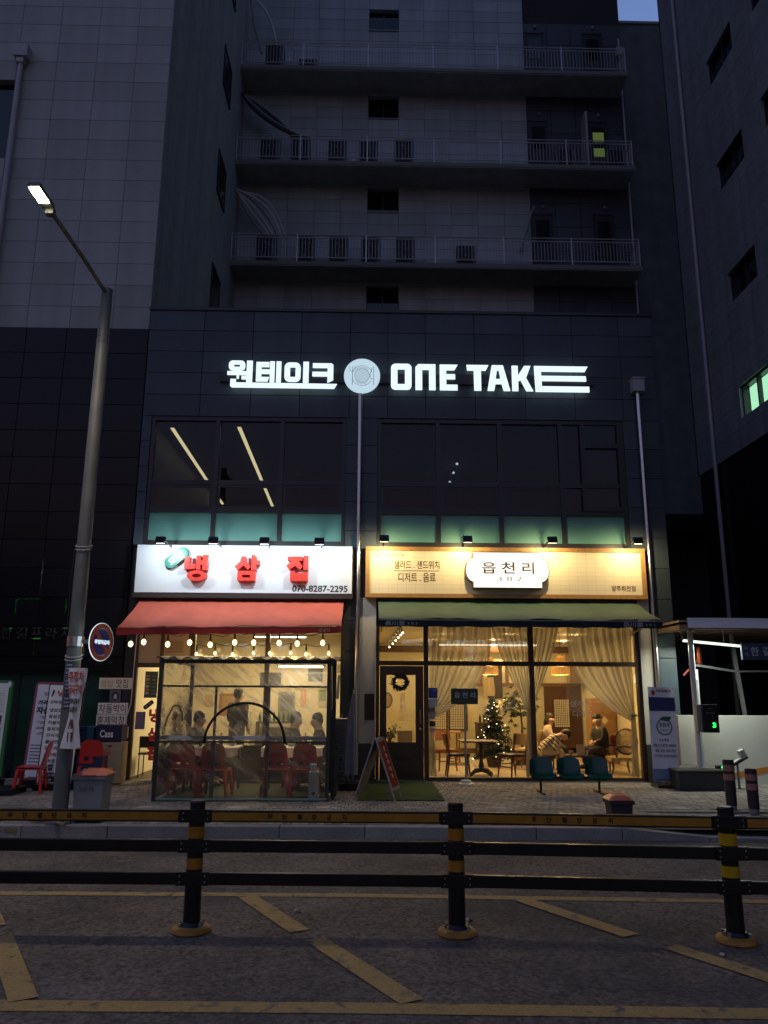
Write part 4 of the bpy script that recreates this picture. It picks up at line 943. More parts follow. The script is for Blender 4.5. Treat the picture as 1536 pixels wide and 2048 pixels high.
# ------------------------------------------------------------------ red plastic chairs
RP = mat('red_plastic', (.58, .03, .028), .35, spec=.5, var=.04)
def plastic_chair(label, loc, rz, group):
    t = thing('red_plastic_chair', label, 'chair', (0, 0, 0), group)
    s_ = .92
    MB().grid(lambda u, v: ((u - .5) * .42 * s_, (v - .5) * .42 * s_, .42 * s_ - .02 * math.sin(u * math.pi) * math.sin(v * math.pi)), 8, 8).box(-.2 * s_, .2 * s_, -.2 * s_, .2 * s_, .375 * s_, .39 * s_).build('seat', RP, t, smooth=True)
    for sx in (-1, 1):
        for sy in (-1, 1): MB().tube([(sx * .18 * s_, sy * .17 * s_, .39 * s_), (sx * .225 * s_, sy * .22 * s_, 0)], [.030, .022], 8).build('leg', RP, t, smooth=True)
    def bk(u, v, o=0):
        x = (u - .5) * 2; w = .20 - .03 * v ** 3
        return (x * w * s_, (-.19 - .09 * v - .03 * (1 - x * x) + o) * s_, (.43 + .40 * v - .05 * v * abs(x) ** 3) * s_)
    m = MB()
    for u0, u1, v0, v1 in ((0, 1, .5, 1), (0, .22, 0, .5), (.78, 1, 0, .5), (.42, .58, 0, .5), (.22, .42, .0, .12), (.58, .78, 0, .12), (.22, .42, .3, .5), (.58, .78, .3, .5)):
        m.grid(lambda u, v: bk(u0 + (u1 - u0) * u, v0 + (v1 - v0) * v), 6, 4); m.grid(lambda u, v: bk(u0 + (u1 - u0) * u, v0 + (v1 - v0) * v, .018), 6, 4)
    m.build('backrest', RP, t, smooth='all')
    t.location = loc; t.rotation_euler = (0, 0, rz)
    return t
ch0 = plastic_chair('red plastic chair outside in front of the pink sign', (-5.17, -1.6, 0), rad(100), 'red plastic chairs')
tent_chairs = [(-2.72, -2.0, 'first red chair from the left inside the clear tent'), (-2.25, -2.05, 'second red chair in the tent, left of the middle gap'), (-1.36, -2.0, 'third red chair in the tent, right of the middle gap'), (-.93, -2.05, 'rightmost red chair in the tent beside the white heater')]
for x, y, l in tent_chairs: dup(ch0, (x, y, .02), rad(random.uniform(-4, 4)), l)
dup(ch0, (-4.42, -1.05, 0), rad(8), 'red plastic chair among the beer boxes beside the dark pillar')

# ------------------------------------------------------------------ beer boxes
def carton(name, label, x0, x1, y0, y1, z0, z1, m, group='boxes stacked by the dark pillar'):
    t = thing(name, label, 'box', ((x0 + x1) / 2, (y0 + y1) / 2, z0), group)
    MB().box(x0, x1, y0, y1, z0, z1).build('body', m, t, bevel=.006)
    MB().box(x0 + .005, x1 - .005, (y0 + y1) / 2 - .03, (y0 + y1) / 2 + .03, z1 + .0005, z1 + .002).build('tape', mat('tape', (.3, .26, .2), .3), t)
    MB().box((x0 + x1) / 2 - .04, (x0 + x1) / 2 + .04, y0 - .002, y0 + .001, z1 - .07, z1 - .045).build('hand_hole', BLK, t)
    return t
NAVY = mat('carton_navy', (.012, .016, .06), .5); CARD = mat('cardboard', (.33, .26, .18), .75, var=.06)
c = carton('beer_carton', 'navy beer carton with white script on top of the pale carton', -4.56, -4.13, -.62, -.30, .70, .96, NAVY)
text('carton_lettering', 'Cass', mat('print_white', (.8, .8, .8), .5), c, -4.49, -4.27, .76, .88, -.6225, bold=.02, depth=.002)
c = carton('pale_carton', 'pale upright carton with a round red mark under the navy beer carton', -4.50, -4.10, -.64, -.30, .04, .68, CARD)
MB().ring(ell(-4.33, .52, .055, .055, 20), ell(-4.33, .52, .04, .04, 20), -.644, -.6405).box(-4.36, -4.30, -.644, -.6405, .508, .53).build('red_mark', MATS['print_red'], c)
c = carton('beer_carton', 'navy beer carton standing low behind the orange-lidded bin', -4.62, -4.22, -1.25, -.95, .22, .50, NAVY)
text('carton_lettering', 'Cass', MATS['print_white'], c, -4.50, -4.34, .27, .32, -1.2525, bold=.01, depth=.002)
c = carton('dark_crate', 'black crate on the ground beneath the low navy carton', -4.66, -4.18, -1.28, -.92, .0, .21, FB)
c = carton('blue_carton', 'blue carton behind the lamp pole left of the navy beer carton', -4.98, -4.60, -.62, -.30, .66, .93, mat('carton_blue', (.02, .07, .16), .5))
carton('dark_crate', 'tall black crate behind the lamp pole under the blue carton', -4.98, -4.58, -.64, -.30, .0, .655, mat('crate_black', (.012, .012, .014), .6))
cb = MB().tube([(-4.16, -.05, 2.6), (-4.17, -.06, 1.9), (-4.18, -.05, 1.3), (-4.24, -.05, 1.05), (-4.25, -.05, .72)], .009, 6).build('hanging_cable', mat('white_cord', (.5, .5, .48), .7)); tag(cb, 'white cable hanging down the edge of the dark pillar', 'cable')

# ------------------------------------------------------------------ clear plastic tent
def plastic(name):
    m = bpy.data.materials.new(name); m.use_nodes = True; N = m.node_tree.nodes; L = m.node_tree.links; N.clear()
    tr = N.new('ShaderNodeBsdfTransparent'); tr.inputs[0].default_value = (.90, .88, .82, 1)
    gl = N.new('ShaderNodeBsdfGlossy'); gl.inputs['Roughness'].default_value = .12
    df = N.new('ShaderNodeBsdfTranslucent'); df.inputs[0].default_value = (.75, .72, .66, 1)
    d2 = N.new('ShaderNodeBsdfDiffuse'); d2.inputs[0].default_value = (.7, .68, .62, 1)
    tc = N.new('ShaderNodeTexCoord'); mp = N.new('ShaderNodeMapping'); mp.vector_type = 'TEXTURE'; mp.inputs['Rotation'].default_value = (0, rad(40), 0); mp.inputs['Scale'].default_value = (1.1, 1, .20)
    n = N.new('ShaderNodeTexNoise'); n.inputs['Scale'].default_value = 2.2; n.inputs['Detail'].default_value = 5; n.inputs['Distortion'].default_value = .9
    L.new(tc.outputs['Object'], mp.inputs[0]); L.new(mp.outputs[0], n.inputs['Vector'])
    cr = N.new('ShaderNodeValToRGB'); cr.color_ramp.elements[0].position = .50; cr.color_ramp.elements[1].position = .72; cr.color_ramp.elements[0].color = (.19, .19, .19, 1); cr.color_ramp.elements[1].color = (.55, .55, .55, 1)
    L.new(n.outputs['Fac'], cr.inputs[0])
    bp = N.new('ShaderNodeBump'); bp.inputs['Strength'].default_value = .32; bp.inputs['Distance'].default_value = .05; L.new(n.outputs['Fac'], bp.inputs['Height']); L.new(bp.outputs[0], gl.inputs['Normal'])
    m1 = N.new('ShaderNodeMixShader'); m1.inputs[0].default_value = .4; L.new(df.outputs[0], m1.inputs[1]); L.new(d2.outputs[0], m1.inputs[2])
    m2 = N.new('ShaderNodeMixShader'); L.new(cr.outputs[0], m2.inputs[0]); L.new(tr.outputs[0], m2.inputs[1]); L.new(m1.outputs[0], m2.inputs[2])
    fr = N.new('ShaderNodeFresnel'); fr.inputs['IOR'].default_value = 1.42; L.new(bp.outputs[0], fr.inputs['Normal'])
    m3 = N.new('ShaderNodeMixShader'); L.new(fr.outputs[0], m3.inputs[0]); L.new(m2.outputs[0], m3.inputs[1]); L.new(gl.outputs[0], m3.inputs[2])
    o = N.new('ShaderNodeOutputMaterial'); L.new(m3.outputs[0], o.inputs[0]); MATS[name] = m; return m
PL = plastic('clear_plastic'); PL2 = PL.copy(); PL2.name = 'clear_plastic_lower'
for n_ in PL2.node_tree.nodes:
    if n_.type == 'VALTORGB': n_.color_ramp.elements[0].color = (.10, .10, .10, 1); n_.color_ramp.elements[1].color = (.34, .34, .34, 1)
tt = thing('plastic_tent', 'clear plastic dining tent with dark frame and corrugated roof before the diner', 'tent', (-1.8, -1.5, 0))
TF = mat('tent_frame', (.02, .028, .028), .45)
x0, x1, yf, yb = -3.04, -.575, -2.5, -.45
for x in (x0, x1):
    for y in (yf, yb): MB().bar((x, y, 0), (x, y, 1.97 if y == yf else 2.06), .055).build('post', TF, tt)
MB().bar((x1 + .07, -2.25, 0), (x1 + .07, -2.25, 1.97), .05).build('post', TF, tt)
m = MB().box(x0 - .02, x1 + .1, yf - .03, yf + .03, 1.93, 1.985).box(x0 - .03, x0 + .03, yf + .03, yb, 1.95, 2.0).box(x1 - .03, x1 + .03, yf + .03, yb, 1.95, 2.0).box(x0 - .02, x1 + .02, yb - .03, yb + .03, 2.0, 2.06); m.build('top_beam', TF, tt)
for z, h in ((1.60, .03), (.815, .028)): MB().box(x0 + .03, x1 - .03, yf - .015, yf + .015, z - h / 2, z + h / 2).build('cross_bar', TF, tt)
for x in (-2.225, -1.45): MB().box(x - .018, x + .018, yf - .013, yf + .013, .83, 1.585).box(x - .026, x + .026, yf - .014, yf + .014, .03, .80).build('upright', mat('tent_upright_grey', (.09, .10, .105), .45), tt)
MB().box(x0 + .03, x1 - .03, yf - .018, yf - .010, .845, .90).build('white_band', mat('white_band', (.5, .49, .46), .5), tt)
MB().tube([(x0 + .03, yf - .03, .025), (x1, yf - .03, .025)], .022, 8).build('base_roll', mat('roll_green', (.08, .14, .12), .4), tt)
MB().tube([(-1.78 + .58 * math.cos(rad(a)), yf - .035, .80 + .565 * math.sin(rad(a))) for a in range(0, 181, 9)], .019, 8).build('arch_hose', FB, tt, smooth='all')
MB().tube([(-2.98, yf + .05, .92), (-2.93, yf + .05, 1.15), (-2.86, yf + .05, 1.31), (-2.78, yf + .05, 1.33), (-2.72, yf + .05, 1.22), (-2.71, yf + .05, 1.1)], .012, 6).build('loop_hose', FB, tt, smooth='all')
wr = lambda a, b: .012 * math.sin(a * 14 + b * 3) + .008 * math.sin(a * 5 - b * 11)
for a, b, za, zb_ in ((x0 + .02, x1 - .02, .03, .815), (x0 + .02, x1 - .02, .83, 1.94)):
    MB().grid(lambda u, v: (a + (b - a) * u, yf - .022 + wr(u, v) * .5, za + (zb_ - za) * v), 60, 24).build('plastic_sheet', PL2 if za < .5 else PL, tt, smooth='all')
for x in (x0, x1): MB().grid(lambda u, v: (x + wr(u, v) * .5, yf + (yb - yf) * u, .03 + 1.94 * v), 40, 24).build('plastic_sheet', PL, tt, smooth='all')
CORR = mat('corrugated_sheet', (.30, .28, .20), .4, var=.1, dirt=.2)
MB().grid(lambda u, v: (x0 - .08 + (x1 - x0 + .25) * u, yf - .10 + (yb - yf + .2) * v, 2.005 + .10 * v + .022 * math.sin(u * 2 * math.pi * 13)), 156, 4).build('corrugated_roof', CORR, tt, smooth='all')
def table(label, xa, xb, ya, yb_, h, m, name='dining_table', group='tables in the tent'):
    t = thing(name, label, 'table', ((xa + xb) / 2, (ya + yb_) / 2, 0), group)
    MB().box(xa, xb, ya, yb_, h - .03, h).build('tabletop', m, t, bevel=.006)
    MB().grid(lambda u, v: (xa - .012 + (xb - xa + .024) * u, ya - .014 - .012 * math.sin(u * 31) * v, h + .004 - .13 * v * (1 + .12 * math.sin(u * 17))), 40, 4).grid(lambda u, v: (xa - .012 + (xb - xa + .024) * u, ya - .014 + (yb_ - ya + .014) * v, h + .004), 6, 3).build('table_cover', mat('cover_white', (.72, .70, .62), .4), t, smooth='all')
    for x in (xa + .05, xb - .05):
        for y in (ya + .05, yb_ - .05): MB().tube([(x, y, .02), (x, y, h - .03)], .018, 8).build('leg', FRAME, t)
    return t
TT = mat('table_pale', (.50, .44, .32), .4)
table('pale table behind the left pair of red tent chairs', -2.85, -2.0, -1.78, -1.15, .68, TT)
table('pale table behind the right pair of red tent chairs', -1.62, -.70, -1.78, -1.15, .68, TT)
h_ = thing('white_heater', 'slim white heater standing in the front right corner of the tent', 'heater', (-.77, -2.36, 0))
MB().box(-.845, -.705, -2.42, -2.30, .0, .40).build('body', mat('heater_white', (.55, .6, .62), .4), h_, bevel=.01)
MB().box(-.83, -.735, -2.40, -2.32, .40, .50).build('top', MATS['heater_white'], h_, bevel=.01)
MB().box(-.80, -.75, -2.424, -2.4205, .08, .12).build('label_plate', mat('print_dim', (.09, .09, .10), .6), h_)
for x, y in ((-2.55, -1.4), (-1.12, -1.45), (-1.9, -2.2)):
    pass
tag(MB().box(-3.0, -.6, -2.46, -.10, .0, .014).build('tent_floor_mat', mat('mat_green', (.014, .026, .016), .9, var=.2)), 'dark green floor mat inside the clear tent', 'mat')
# lamp inside the tent
tl = thing('tent_tube_light', 'white tube light under the front of the tent roof', 'tube light', (-.9, -2.3, 1.88))
MB().tube([(-1.35, -2.28, 1.895), (-.68, -2.28, 1.895)], .014, 8).build('tube', emit('tube_white', (1., .93, .72), 7 * EX), tl)
MB().box(-1.38, -.65, -2.30, -2.26, 1.91, 1.925).build('fitting', PVC, tl)
lamp('glow', 'AREA', (-1.0, -2.28, 1.87), .35, (1., .88, .62), tl, size=.6, sy=.04)

# ------------------------------------------------------------------ things between tent and cafe door
t = thing('grey_cabinet', 'tall grey cabinet standing between the tent and the downpipe', 'cabinet', (-.45, -.75, 0))
MB().box(-.62, -.32, -.85, -.45, .0, 1.06).build('body', mat('cabinet_grey', (.27, .26, .25), .6, dirt=.2), t, bevel=.008)
MB().box(-.64, -.30, -.87, -.43, 1.06, 1.085).build('top', MATS['cabinet_grey'], t, bevel=.006)
for k in range(8):
    z = .02 + .125 * k
    cr = thing('bottle_crate', ('lowest', 'second lowest', 'third', 'fourth', 'fifth', 'sixth', 'second highest', 'topmost')[k] + ' grey slotted crate in the stack beside the tent', 'crate', (-.43, -1.05, z), 'crates stacked beside the tent')
    m = MB(); xa, xb, ya, yb_ = -.50, -.36, -1.30, -.92
    xa -= .0; m.box(xa, xb, ya, yb_, z, z + .02).box(xa, xa + .012, ya, yb_, z + .02, z + .118).box(xb - .012, xb, ya, yb_, z + .02, z + .118).box(xa + .012, xb - .012, ya, ya + .012, z + .02, z + .055).box(xa + .012, xb - .012, ya, ya + .012, z + .085, z + .118).box(xa + .012, xa + .05, ya, ya + .012, z + .055, z + .085).box(xb - .05, xb - .012, ya, ya + .012, z + .055, z + .085)
    m.build('shell', mat('crate_grey', (.13, .12, .11), .6), cr)
for k, (xa, xb, l) in enumerate(((-.545, -.50, 'longer brown board leaning against the tent side'), (-.50, -.46, 'shorter brown board leaning beside the tent'))):
    o = MB().bar((xa + .02, -2.0 + .1 * k, .0), (xa - .03, -1.75 + .1 * k, 1.25 - .25 * k), .035, .10).build('leaning_board', mat('old_board', (.10, .065, .035), .7, var=.2)); tag(o, l, 'board', 'boards leaning by the tent')
o = MB().tube([(-.47, -1.9, 1.42), (-.455, -1.9, 1.78)], .022, 8).build('gleam_bar', mat('gleam_cream', (.6, .55, .38), .5)); tag(o, 'short upright bar at the right tent post, its warm gleam put into the colour', 'upright_bar')  # pale cream colour carries the warm gleam of a reflective bar
def para(u, v):
    a = u * 2 * math.pi; r = (.012 + .115 * (1 - v) ** .8) * (1 + .3 * math.sin(a * 5 + v * 2)) * (1.0 - .25 * math.cos(a))
    return (-.235 + r * math.cos(a) - .05 * (1 - v), -1.05 + r * math.sin(a) * .8, .22 + 1.30 * v)
t = thing('folded_parasol', 'folded off-white parasol on a black base beside the downpipe', 'parasol', (-.24, -1.05, 0))
MB().grid(para, 40, 14).build('canopy', mat('parasol_cloth', (.34, .31, .29), .8, dirt=.2), t, smooth='all')
MB().tube([(-.235, -1.05, .1), (-.235, -1.05, 1.56)], .013, 8).build('pole', STEEL, t); MB().ball((-.235, -1.05, 1.57), .022, seg=8, rings=6).build('finial', FRAME, t)
MB().box(-.46, -.06, -1.30, -.85, .0, .12).build('base', FB, t, bevel=.02)
# A-frame sign
t = thing('a_frame_sign', 'small folding A-frame sign with a red panel beside the cafe door', 'A-frame sign', (.17, -2.2, 0))
ax = Vector((.13, .50, 0)).normalized(); ox = Vector((ax.y, -ax.x, 0)); apx = Vector((.17, -2.2, .86))
def leaf(sgn, name, m, e=.0, wid=.5, inset=0, z0=0, z1=1, off=0):
    a0 = apx; b0 = apx + ox * .30 * sgn + Vector((0, 0, -.86))
    d = b0 - a0; nrm = ax.cross(d).normalized() * (1 if sgn > 0 else -1)
    if nrm.x * sgn < 0: nrm = -nrm
    k = MB(); P = []
    for s_ in (0, 1):
        o_ = nrm * (off + s_ * .018)
        P += [a0 + d * z0 - ax * (wid / 2 - inset) + o_, a0 + d * z0 + ax * (wid / 2 - inset) + o_, a0 + d * z1 + ax * (wid / 2 - inset) + o_, a0 + d * z1 - ax * (wid / 2 - inset) + o_]
    v = k._v(P)
    for f in ((0, 1, 2, 3), (7, 6, 5, 4), (0, 4, 5, 1), (1, 5, 6, 2), (2, 6, 7, 3), (3, 7, 4, 0)): k.face([v[i] for i in f])
    return k.build(name, m, t), nrm, d
AFR = mat('aframe_grey', (.28, .26, .26), .9, spec=.1)
leaf(1, 'leaf', AFR, z1=.84); leaf(-1, 'leaf', AFR, z1=.9); _, n_, d_ = leaf(1, 'red_panel', mat('aframe_red', (.22, .03, .035), .95, spec=.05), inset=.035, z0=.06, z1=.80, off=.003)
for sgn in (1, -1):
    for q in (-.22, .22): b0 = apx + ox * .30 * sgn + Vector((0, 0, -.86)) + ax * q; a0 = apx + ax * q; MB().bar(a0 + (b0 - a0) * .8, b0, .02).build('foot', AFR, t)
zz = -d_.normalized(); xx = ax; yy = -n_.normalized()
Mx = Matrix(((xx.x, yy.x, zz.x, 0), (xx.y, yy.y, zz.y, 0), (xx.z, yy.z, zz.z, 0), (0, 0, 0, 1))); Mx = Matrix.Translation(apx + n_.normalized() * .023) @ Mx
for k, ch in enumerate(('오', '늘', '의', '메', '뉴')): text('panel_lettering', ch, mat('panel_print', (.55, .42, .30), .6), t, -.05, .06, -.20 - .10 * k, -.13 - .10 * k, -.0, bold=.02, depth=.002, M=Mx)
tag(MB().box(-.14, 1.12, -2.42, -.10, .002, .016).build('turf_doormat', mat('turf', (.028, .075, .012), .95, bump=1., bscale=500, var=.3, vscale=150)), 'green artificial turf mat before the cafe door', 'doormat')
# post sign
t = thing('post_sign', 'dark green board sign on a thin pole with round white base', 'post sign', (1.68, -.4, 0))
MB().lathe([(.155, 0.0), (.15, .02), (.10, .04), (.085, .07), (.02, .085)], (1.68, -.4, .0), 24).build('base', mat('base_white', (.42, .41, .38), .5), t, smooth=True)
MB().tube([(1.68, -.4, .07), (1.68, -.4, 1.33)], .017, 10).build('pole', GALV, t, smooth=True)
MB().box(1.445, 1.91, -.425, -.375, 1.325, 1.59).build('board', mat('board_frame_green', (.012, .03, .024), .4), t, bevel=.008)
MB().box(1.462, 1.893, -.430, -.426, 1.342, 1.573).build('board_face', mat('board_green', (.012, .038, .028), .35), t)
text('sign_lettering', '읍 천 리', mat('letter_mint', (.5, .58, .54), .5), t, 1.50, 1.86, 1.43, 1.525, -.4305, bold=.005, depth=.003)
text('sign_lettering', 'since 1972', mat('print_dimgreen', (.06, .10, .085), .6), t, 1.56, 1.79, 1.365, 1.39, -.4305, depth=.002)
# waiting bench
t = thing('waiting_bench', 'row of three dark teal moulded seats on two black legs', 'bench', (3.18, -1.5, 0), None)
TS = mat('teal_plastic', (.004, .052, .030), .22, spec=.5)
for cxx in (2.745, 3.18, 3.62):
    def seat(u, v, o=0):
        x = (u - .5) * 2; w = .192 * (1 - .10 * v * v)
        if v < .5: y, z = -.22 + .36 * v * 1.2, .275 + .0 * v
        else: y, z = -.004 + .13 * (v - .5), .275 + .52 * (v - .5)
        z += .03 * abs(x) ** 2.5 * (1 if v < .6 else .2) - (.05 * max(0, v - .82) / .18 * abs(x) ** 3) - .05 * max(0, .12 - v) / .12
        y -= .03 * x * x * (1 if v > .5 else 0)
        return (cxx + x * w, -1.45 + y + o, z)
    MB().grid(seat, 16, 20).build('seat', TS, t, smooth='all')
    MB().grid(lambda u, v: tuple(a + b for a, b in zip(seat(u, v), (0, .014, -.016))), 16, 20).build('seat_shell', TS, t, smooth='all')
MB().box(2.58, 3.80, -1.52, -1.46, .215, .25).build('beam', FB, t)
for x in (2.72, 3.64): MB().bar((x, -1.49, .0), (x, -1.49, .22), .03).bar((x, -1.75, .012), (x, -1.2, .012), .03, .022).build('leg', FB, t)
# banner stand on the right
t = thing('banner_stand', 'tall white and navy banner stand with a green ring emblem at the column', 'banner stand', (4.97, -.8, 0))
M = Matrix.Translation((4.97, -.80, .09)) @ Matrix.Rotation(rad(1.2), 4, 'Y') @ Matrix.Rotation(rad(-3), 4, 'X') @ Matrix.Translation((-4.97, 0, -.09))
def T(m): bmesh.ops.transform(m.bm, matrix=M, verts=m.bm.verts[:]); return m
BX0, BX1, BZ0, BZ1 = 4.745, 5.195, .09, 1.63
T(MB().grid(lambda u, v: (BX0 + (BX1 - BX0) * u, .006 * math.sin(u * 7), BZ0 + (BZ1 - BZ0) * v), 12, 20)).build('sheet', mat('banner_white', (.76, .74, .80), .35), t, smooth='all')
T(MB().box(BX0, BX1, -.012, -.009, 1.235, 1.46)).build('navy_block', mat('banner_navy', (.03, .035, .13), .3), t)
T(MB().box(BX0, BX1, -.012, -.009, BZ0, .30)).build('blue_block', mat('banner_blue', (.16, .23, .36), .4), t)
T(MB().prism(ell(4.83, 1.535, .035, .04, 20), -.012, -.009)).build('red_mark', MATS['print_red'], t)
text('banner_lettering', 'NUSSKO', mat('print_maroon', (.16, .05, .05), .6), t, 4.89, 5.14, 1.545, 1.59, -.010, bold=.03, depth=.002, M=M)
T(MB().ring(ell(4.985, .975, .135, .135, 32), ell(4.985, .975, .118, .118, 32), -.012, -.009)).build('green_ring', mat('ring_green', (.08, .12, .10), .5), t)
T(MB().prism([(4.91, 1.10), (4.96, 1.14), (5.11, 1.145), (5.09, 1.09), (5.03, 1.065), (4.95, 1.085)], -.017, -.013)).build('leaf_print', mat('leaf_green', (.03, .12, .05), .5), t)
text('banner_lettering', '친환경', MATS['ring_green'], t, 4.90, 5.07, .975, 1.04, -.010, bold=.01, depth=.002, M=M)
text('banner_lettering', '인테리어', MATS['print_greyish'], t, 4.92, 5.05, .91, .94, -.010, depth=.002, M=M)
for k, (xa, xb) in enumerate(((4.88, 5.04), (4.78, 5.16), (4.80, 5.15), (4.78, 5.16))):
    text('banner_lettering', ('시공 책임', '생활 속의 편안한 인테리어', '새집 같은 실내 공간', '누수부터 인테리어까지')[k], mat('print_slate', (.12, .12, .17), .6), t, xa, xb, .735 - .085 * k, .785 - .085 * k, -.010, bold=.01, depth=.002, M=M)
T(MB().box(4.80, 5.14, -.016, -.0125, .115, .145)).build('print_line', MATS['print_slate'], t)
MB().bar((4.97, -.76, .05), (4.99, -.70, 1.6), .02).box(4.80, 5.15, -.86, -.50, 0, .05).build('stand', FRAME, t)
for q in (BX0 + .02, BX1 - .02):
    for z in (BZ0 + .03, BZ1 - .02): T(MB().ball((q, -.008, z), .010, seg=6, rings=4)).build('eyelet', FRAME, t)

# ------------------------------------------------------------------ parking entrance on the right
t = thing('parking_canopy', 'white-edged corrugated canopy over the parking entrance on posts', 'canopy', (6.5, -.6, 0))
WP = mat('white_steel', (.86, .82, .80), .45)
MB().grid(lambda u, v: (5.40 + 5 * u, -1.12 + .03 * v, 2.56 + .17 * v + .05 - .14 * (u - .12) ** 2), 20, 1).grid(lambda u, v: (5.40 + 5 * u, -1.10, 2.56 + .17 * v + .05 - .14 * (u - .12) ** 2), 20, 1).build('fascia', WP, t)
MB().box(5.26, 5.42, -1.10, .6, 2.58, 2.74).build('side_beam', mat('side_beam_tan', (.30, .20, .11), .6), t)
m = MB()
for k in range(12): m.box(5.42, 9, -1.05 + .5 * k, -.75 + .5 * k, 2.60, 2.64)
m.build('roof_slats', mat('roof_brown', (.12, .07, .05), .7), t)
MB().box(5.26, 9.0, -1.1, 5.8, 2.66, 2.70).build('roof_sheet', mat('roof_sheet_grey', (.12, .11, .10), .7), t)
for x, y, z in ((5.57, -.75, 2.58), (5.72, -.5, 1.93)):
    MB().tube([(x, y, .28), (x, y, z)], .048 if z > 2 else .038, 12).build('post', mat('post_white', (.62, .63, .60), .4), t, smooth=True)
MB().bar((5.57, -.74, 1.78), (5.72, -.51, 1.78), .05).build('cross_tie', WP, t)
MB().bar((6.95, .2, .0), (6.72, .2, 2.6), .06).bar((5.9, .2, 2.05), (6.75, .2, 1.92), .04).bar((6.75, .2, 1.92), (8.5, .2, 1.94), .03).build('rear_brace', GALV, t)
t = thing('fluorescent_tube', 'long pale fluorescent tube hanging under the parking canopy', 'tube light', (6, -.5, 2.4))
MB().tube([(5.46, -.7, 2.42), (6.55, -.62, 2.33)], .022, 8).build('tube', emit('tube_greenish', (.80, 1., .78), 1.6 * EX), t)
MB().tube([(5.46, -.7, 2.42), (5.43, -.7, 2.6)], .015, 6).tube([(6.2, -.65, 2.36), (6.2, -.65, 2.6)], .01, 6).build('hanger', GALV, t)
lamp('glow', 'AREA', (6.0, -.66, 2.345), 2.6, (.92, 1., .86), t, size=1.05, sy=.02)
t = thing('ramp_wall', 'low pale wall with an orange slanting stripe beside the parking ramp', 'wall', (7, -.3, 0))
MB().box(5.42, 9.0, -.32, -.20, 0, 1.15).build('wall_face', mat('wall_pale', (.62, .62, .55), .7, dirt=.1), t)
MB().prism([(5.95, .04), (9.0, .55), (9.0, .67), (5.95, .13)], -.3245, -.3205).build('orange_stripe', mat('stripe_orange', (.55, .22, .03), .6), t)
t = thing('planter_island', 'low dark stone island at the foot of the canopy posts', 'kerb island', (5.45, -.8, 0))
MB().box(5.02, 5.86, -1.18, -.34, 0, .29).build('block', mat('island_stone', (.045, .045, .042), .7, bump=.4, dirt=.3), t, bevel=.02)
MB().box(5.0, 5.88, -1.20, -.335, .291, .32).build('coping', mat('island_coping', (.11, .10, .085), .7, dirt=.3), t, bevel=.008)
t = thing('parking_display', 'black parking counter box with a green lit digit on the canopy post', 'display', (5.68, -.83, .88))
MB().box(5.52, 5.60, -.90, -.80, .90, 1.345).build('side', GALV, t)
MB().box(5.61, 5.87, -.93, -.82, .89, 1.345).build('case', mat('case_black', (.006, .006, .007), .4), t, bevel=.006)
text('digit', '3', emit('green_digit', (.02, 1., .12), 2.2 * EX), t, 5.755, 5.815, .97, 1.055, -.9315, bold=.05, depth=.003)
text('display_lettering', '주차 가능 대수', mat('print_greyish', (.25, .26, .24), .6), t, 5.66, 5.81, 1.195, 1.225, -.9315, depth=.002)
text('display_lettering', '한길프라자', MATS['print_greyish'], t, 5.69, 5.77, 1.27, 1.285, -.9315, depth=.002)
t = thing('gate_sensor', 'small black sensor with a green light on the stone island', 'sensor', (5.78, -.95, .32))
MB().box(5.76, 5.90, -1.0, -.86, .32, .37).build('body', FB, t, bevel=.01); MB().ball((5.83, -1.0, .35), .022, seg=8, rings=6).build('green_light', emit('green_lamp', (.05, 1., .35), 1.6 * EX), t)
t = thing('ticket_reader', 'tilted white reader panel on a slim stand by the ramp', 'ticket reader', (6.2, -.8, 0))
M = Matrix.Translation((6.13, -.85, .42)) @ Matrix.Rotation(rad(-28), 4, 'Y')
MB().box(-.20, .18, -.05, .05, -.0, .02, M).box(.12, .20, -.06, .06, -.0, .13, M).build('panel', mat('reader_white', (.4, .42, .38), .5), t); MB().box(-.2, .2, -.055, .055, -.03, -.001, M).build('panel_back', FB, t)
MB().tube([(6.15, -.85, 0), (6.15, -.85, .42)], .02, 8).build('stand', GALV, t)
t = thing('parking_sign', 'blue-grey hanging sign of the parking entrance at the right edge', 'sign', (7, -.9, 2.2))
MB().box(6.36, 7.9, -.95, -.90, 2.09, 2.37).build('plate', mat('sign_bluegrey', (.045, .055, .10), .5), t)
PW = mat('print_silver', (.42, .44, .48), .5)
text('sign_lettering', '덕', PW, t, 6.39, 6.46, 2.245, 2.32, -.9505, depth=.002); text('sign_lettering', '계', PW, t, 6.40, 6.46, 2.14, 2.22, -.9505, depth=.002)
for k, ch in enumerate('한길프라자'): text('sign_lettering', ch, PW, t, 6.505 + .205 * k, 6.65 + .205 * k, 2.155, 2.305, -.9505, bold=.03, depth=.003)
t = thing('convex_mirror', 'orange-backed round convex mirror under the parking canopy', 'traffic mirror', (5.85, .4, 2.1))
M = Matrix.Translation((6.14, .3, 2.2)) @ Matrix.Rotation(rad(60), 4, 'Z')
m = MB().prism(ell(0, 0, .17, .17, 24), -.03, .02); bmesh.ops.transform(m.bm, matrix=M, verts=m.bm.verts[:]); m.build('back', mat('mirror_orange', (.5, .10, .03), .5), t)
MB().bar((6.14, .34, 2.15), (5.86, .4, 1.85), .03).build('arm', MATS['mirror_orange'], t)
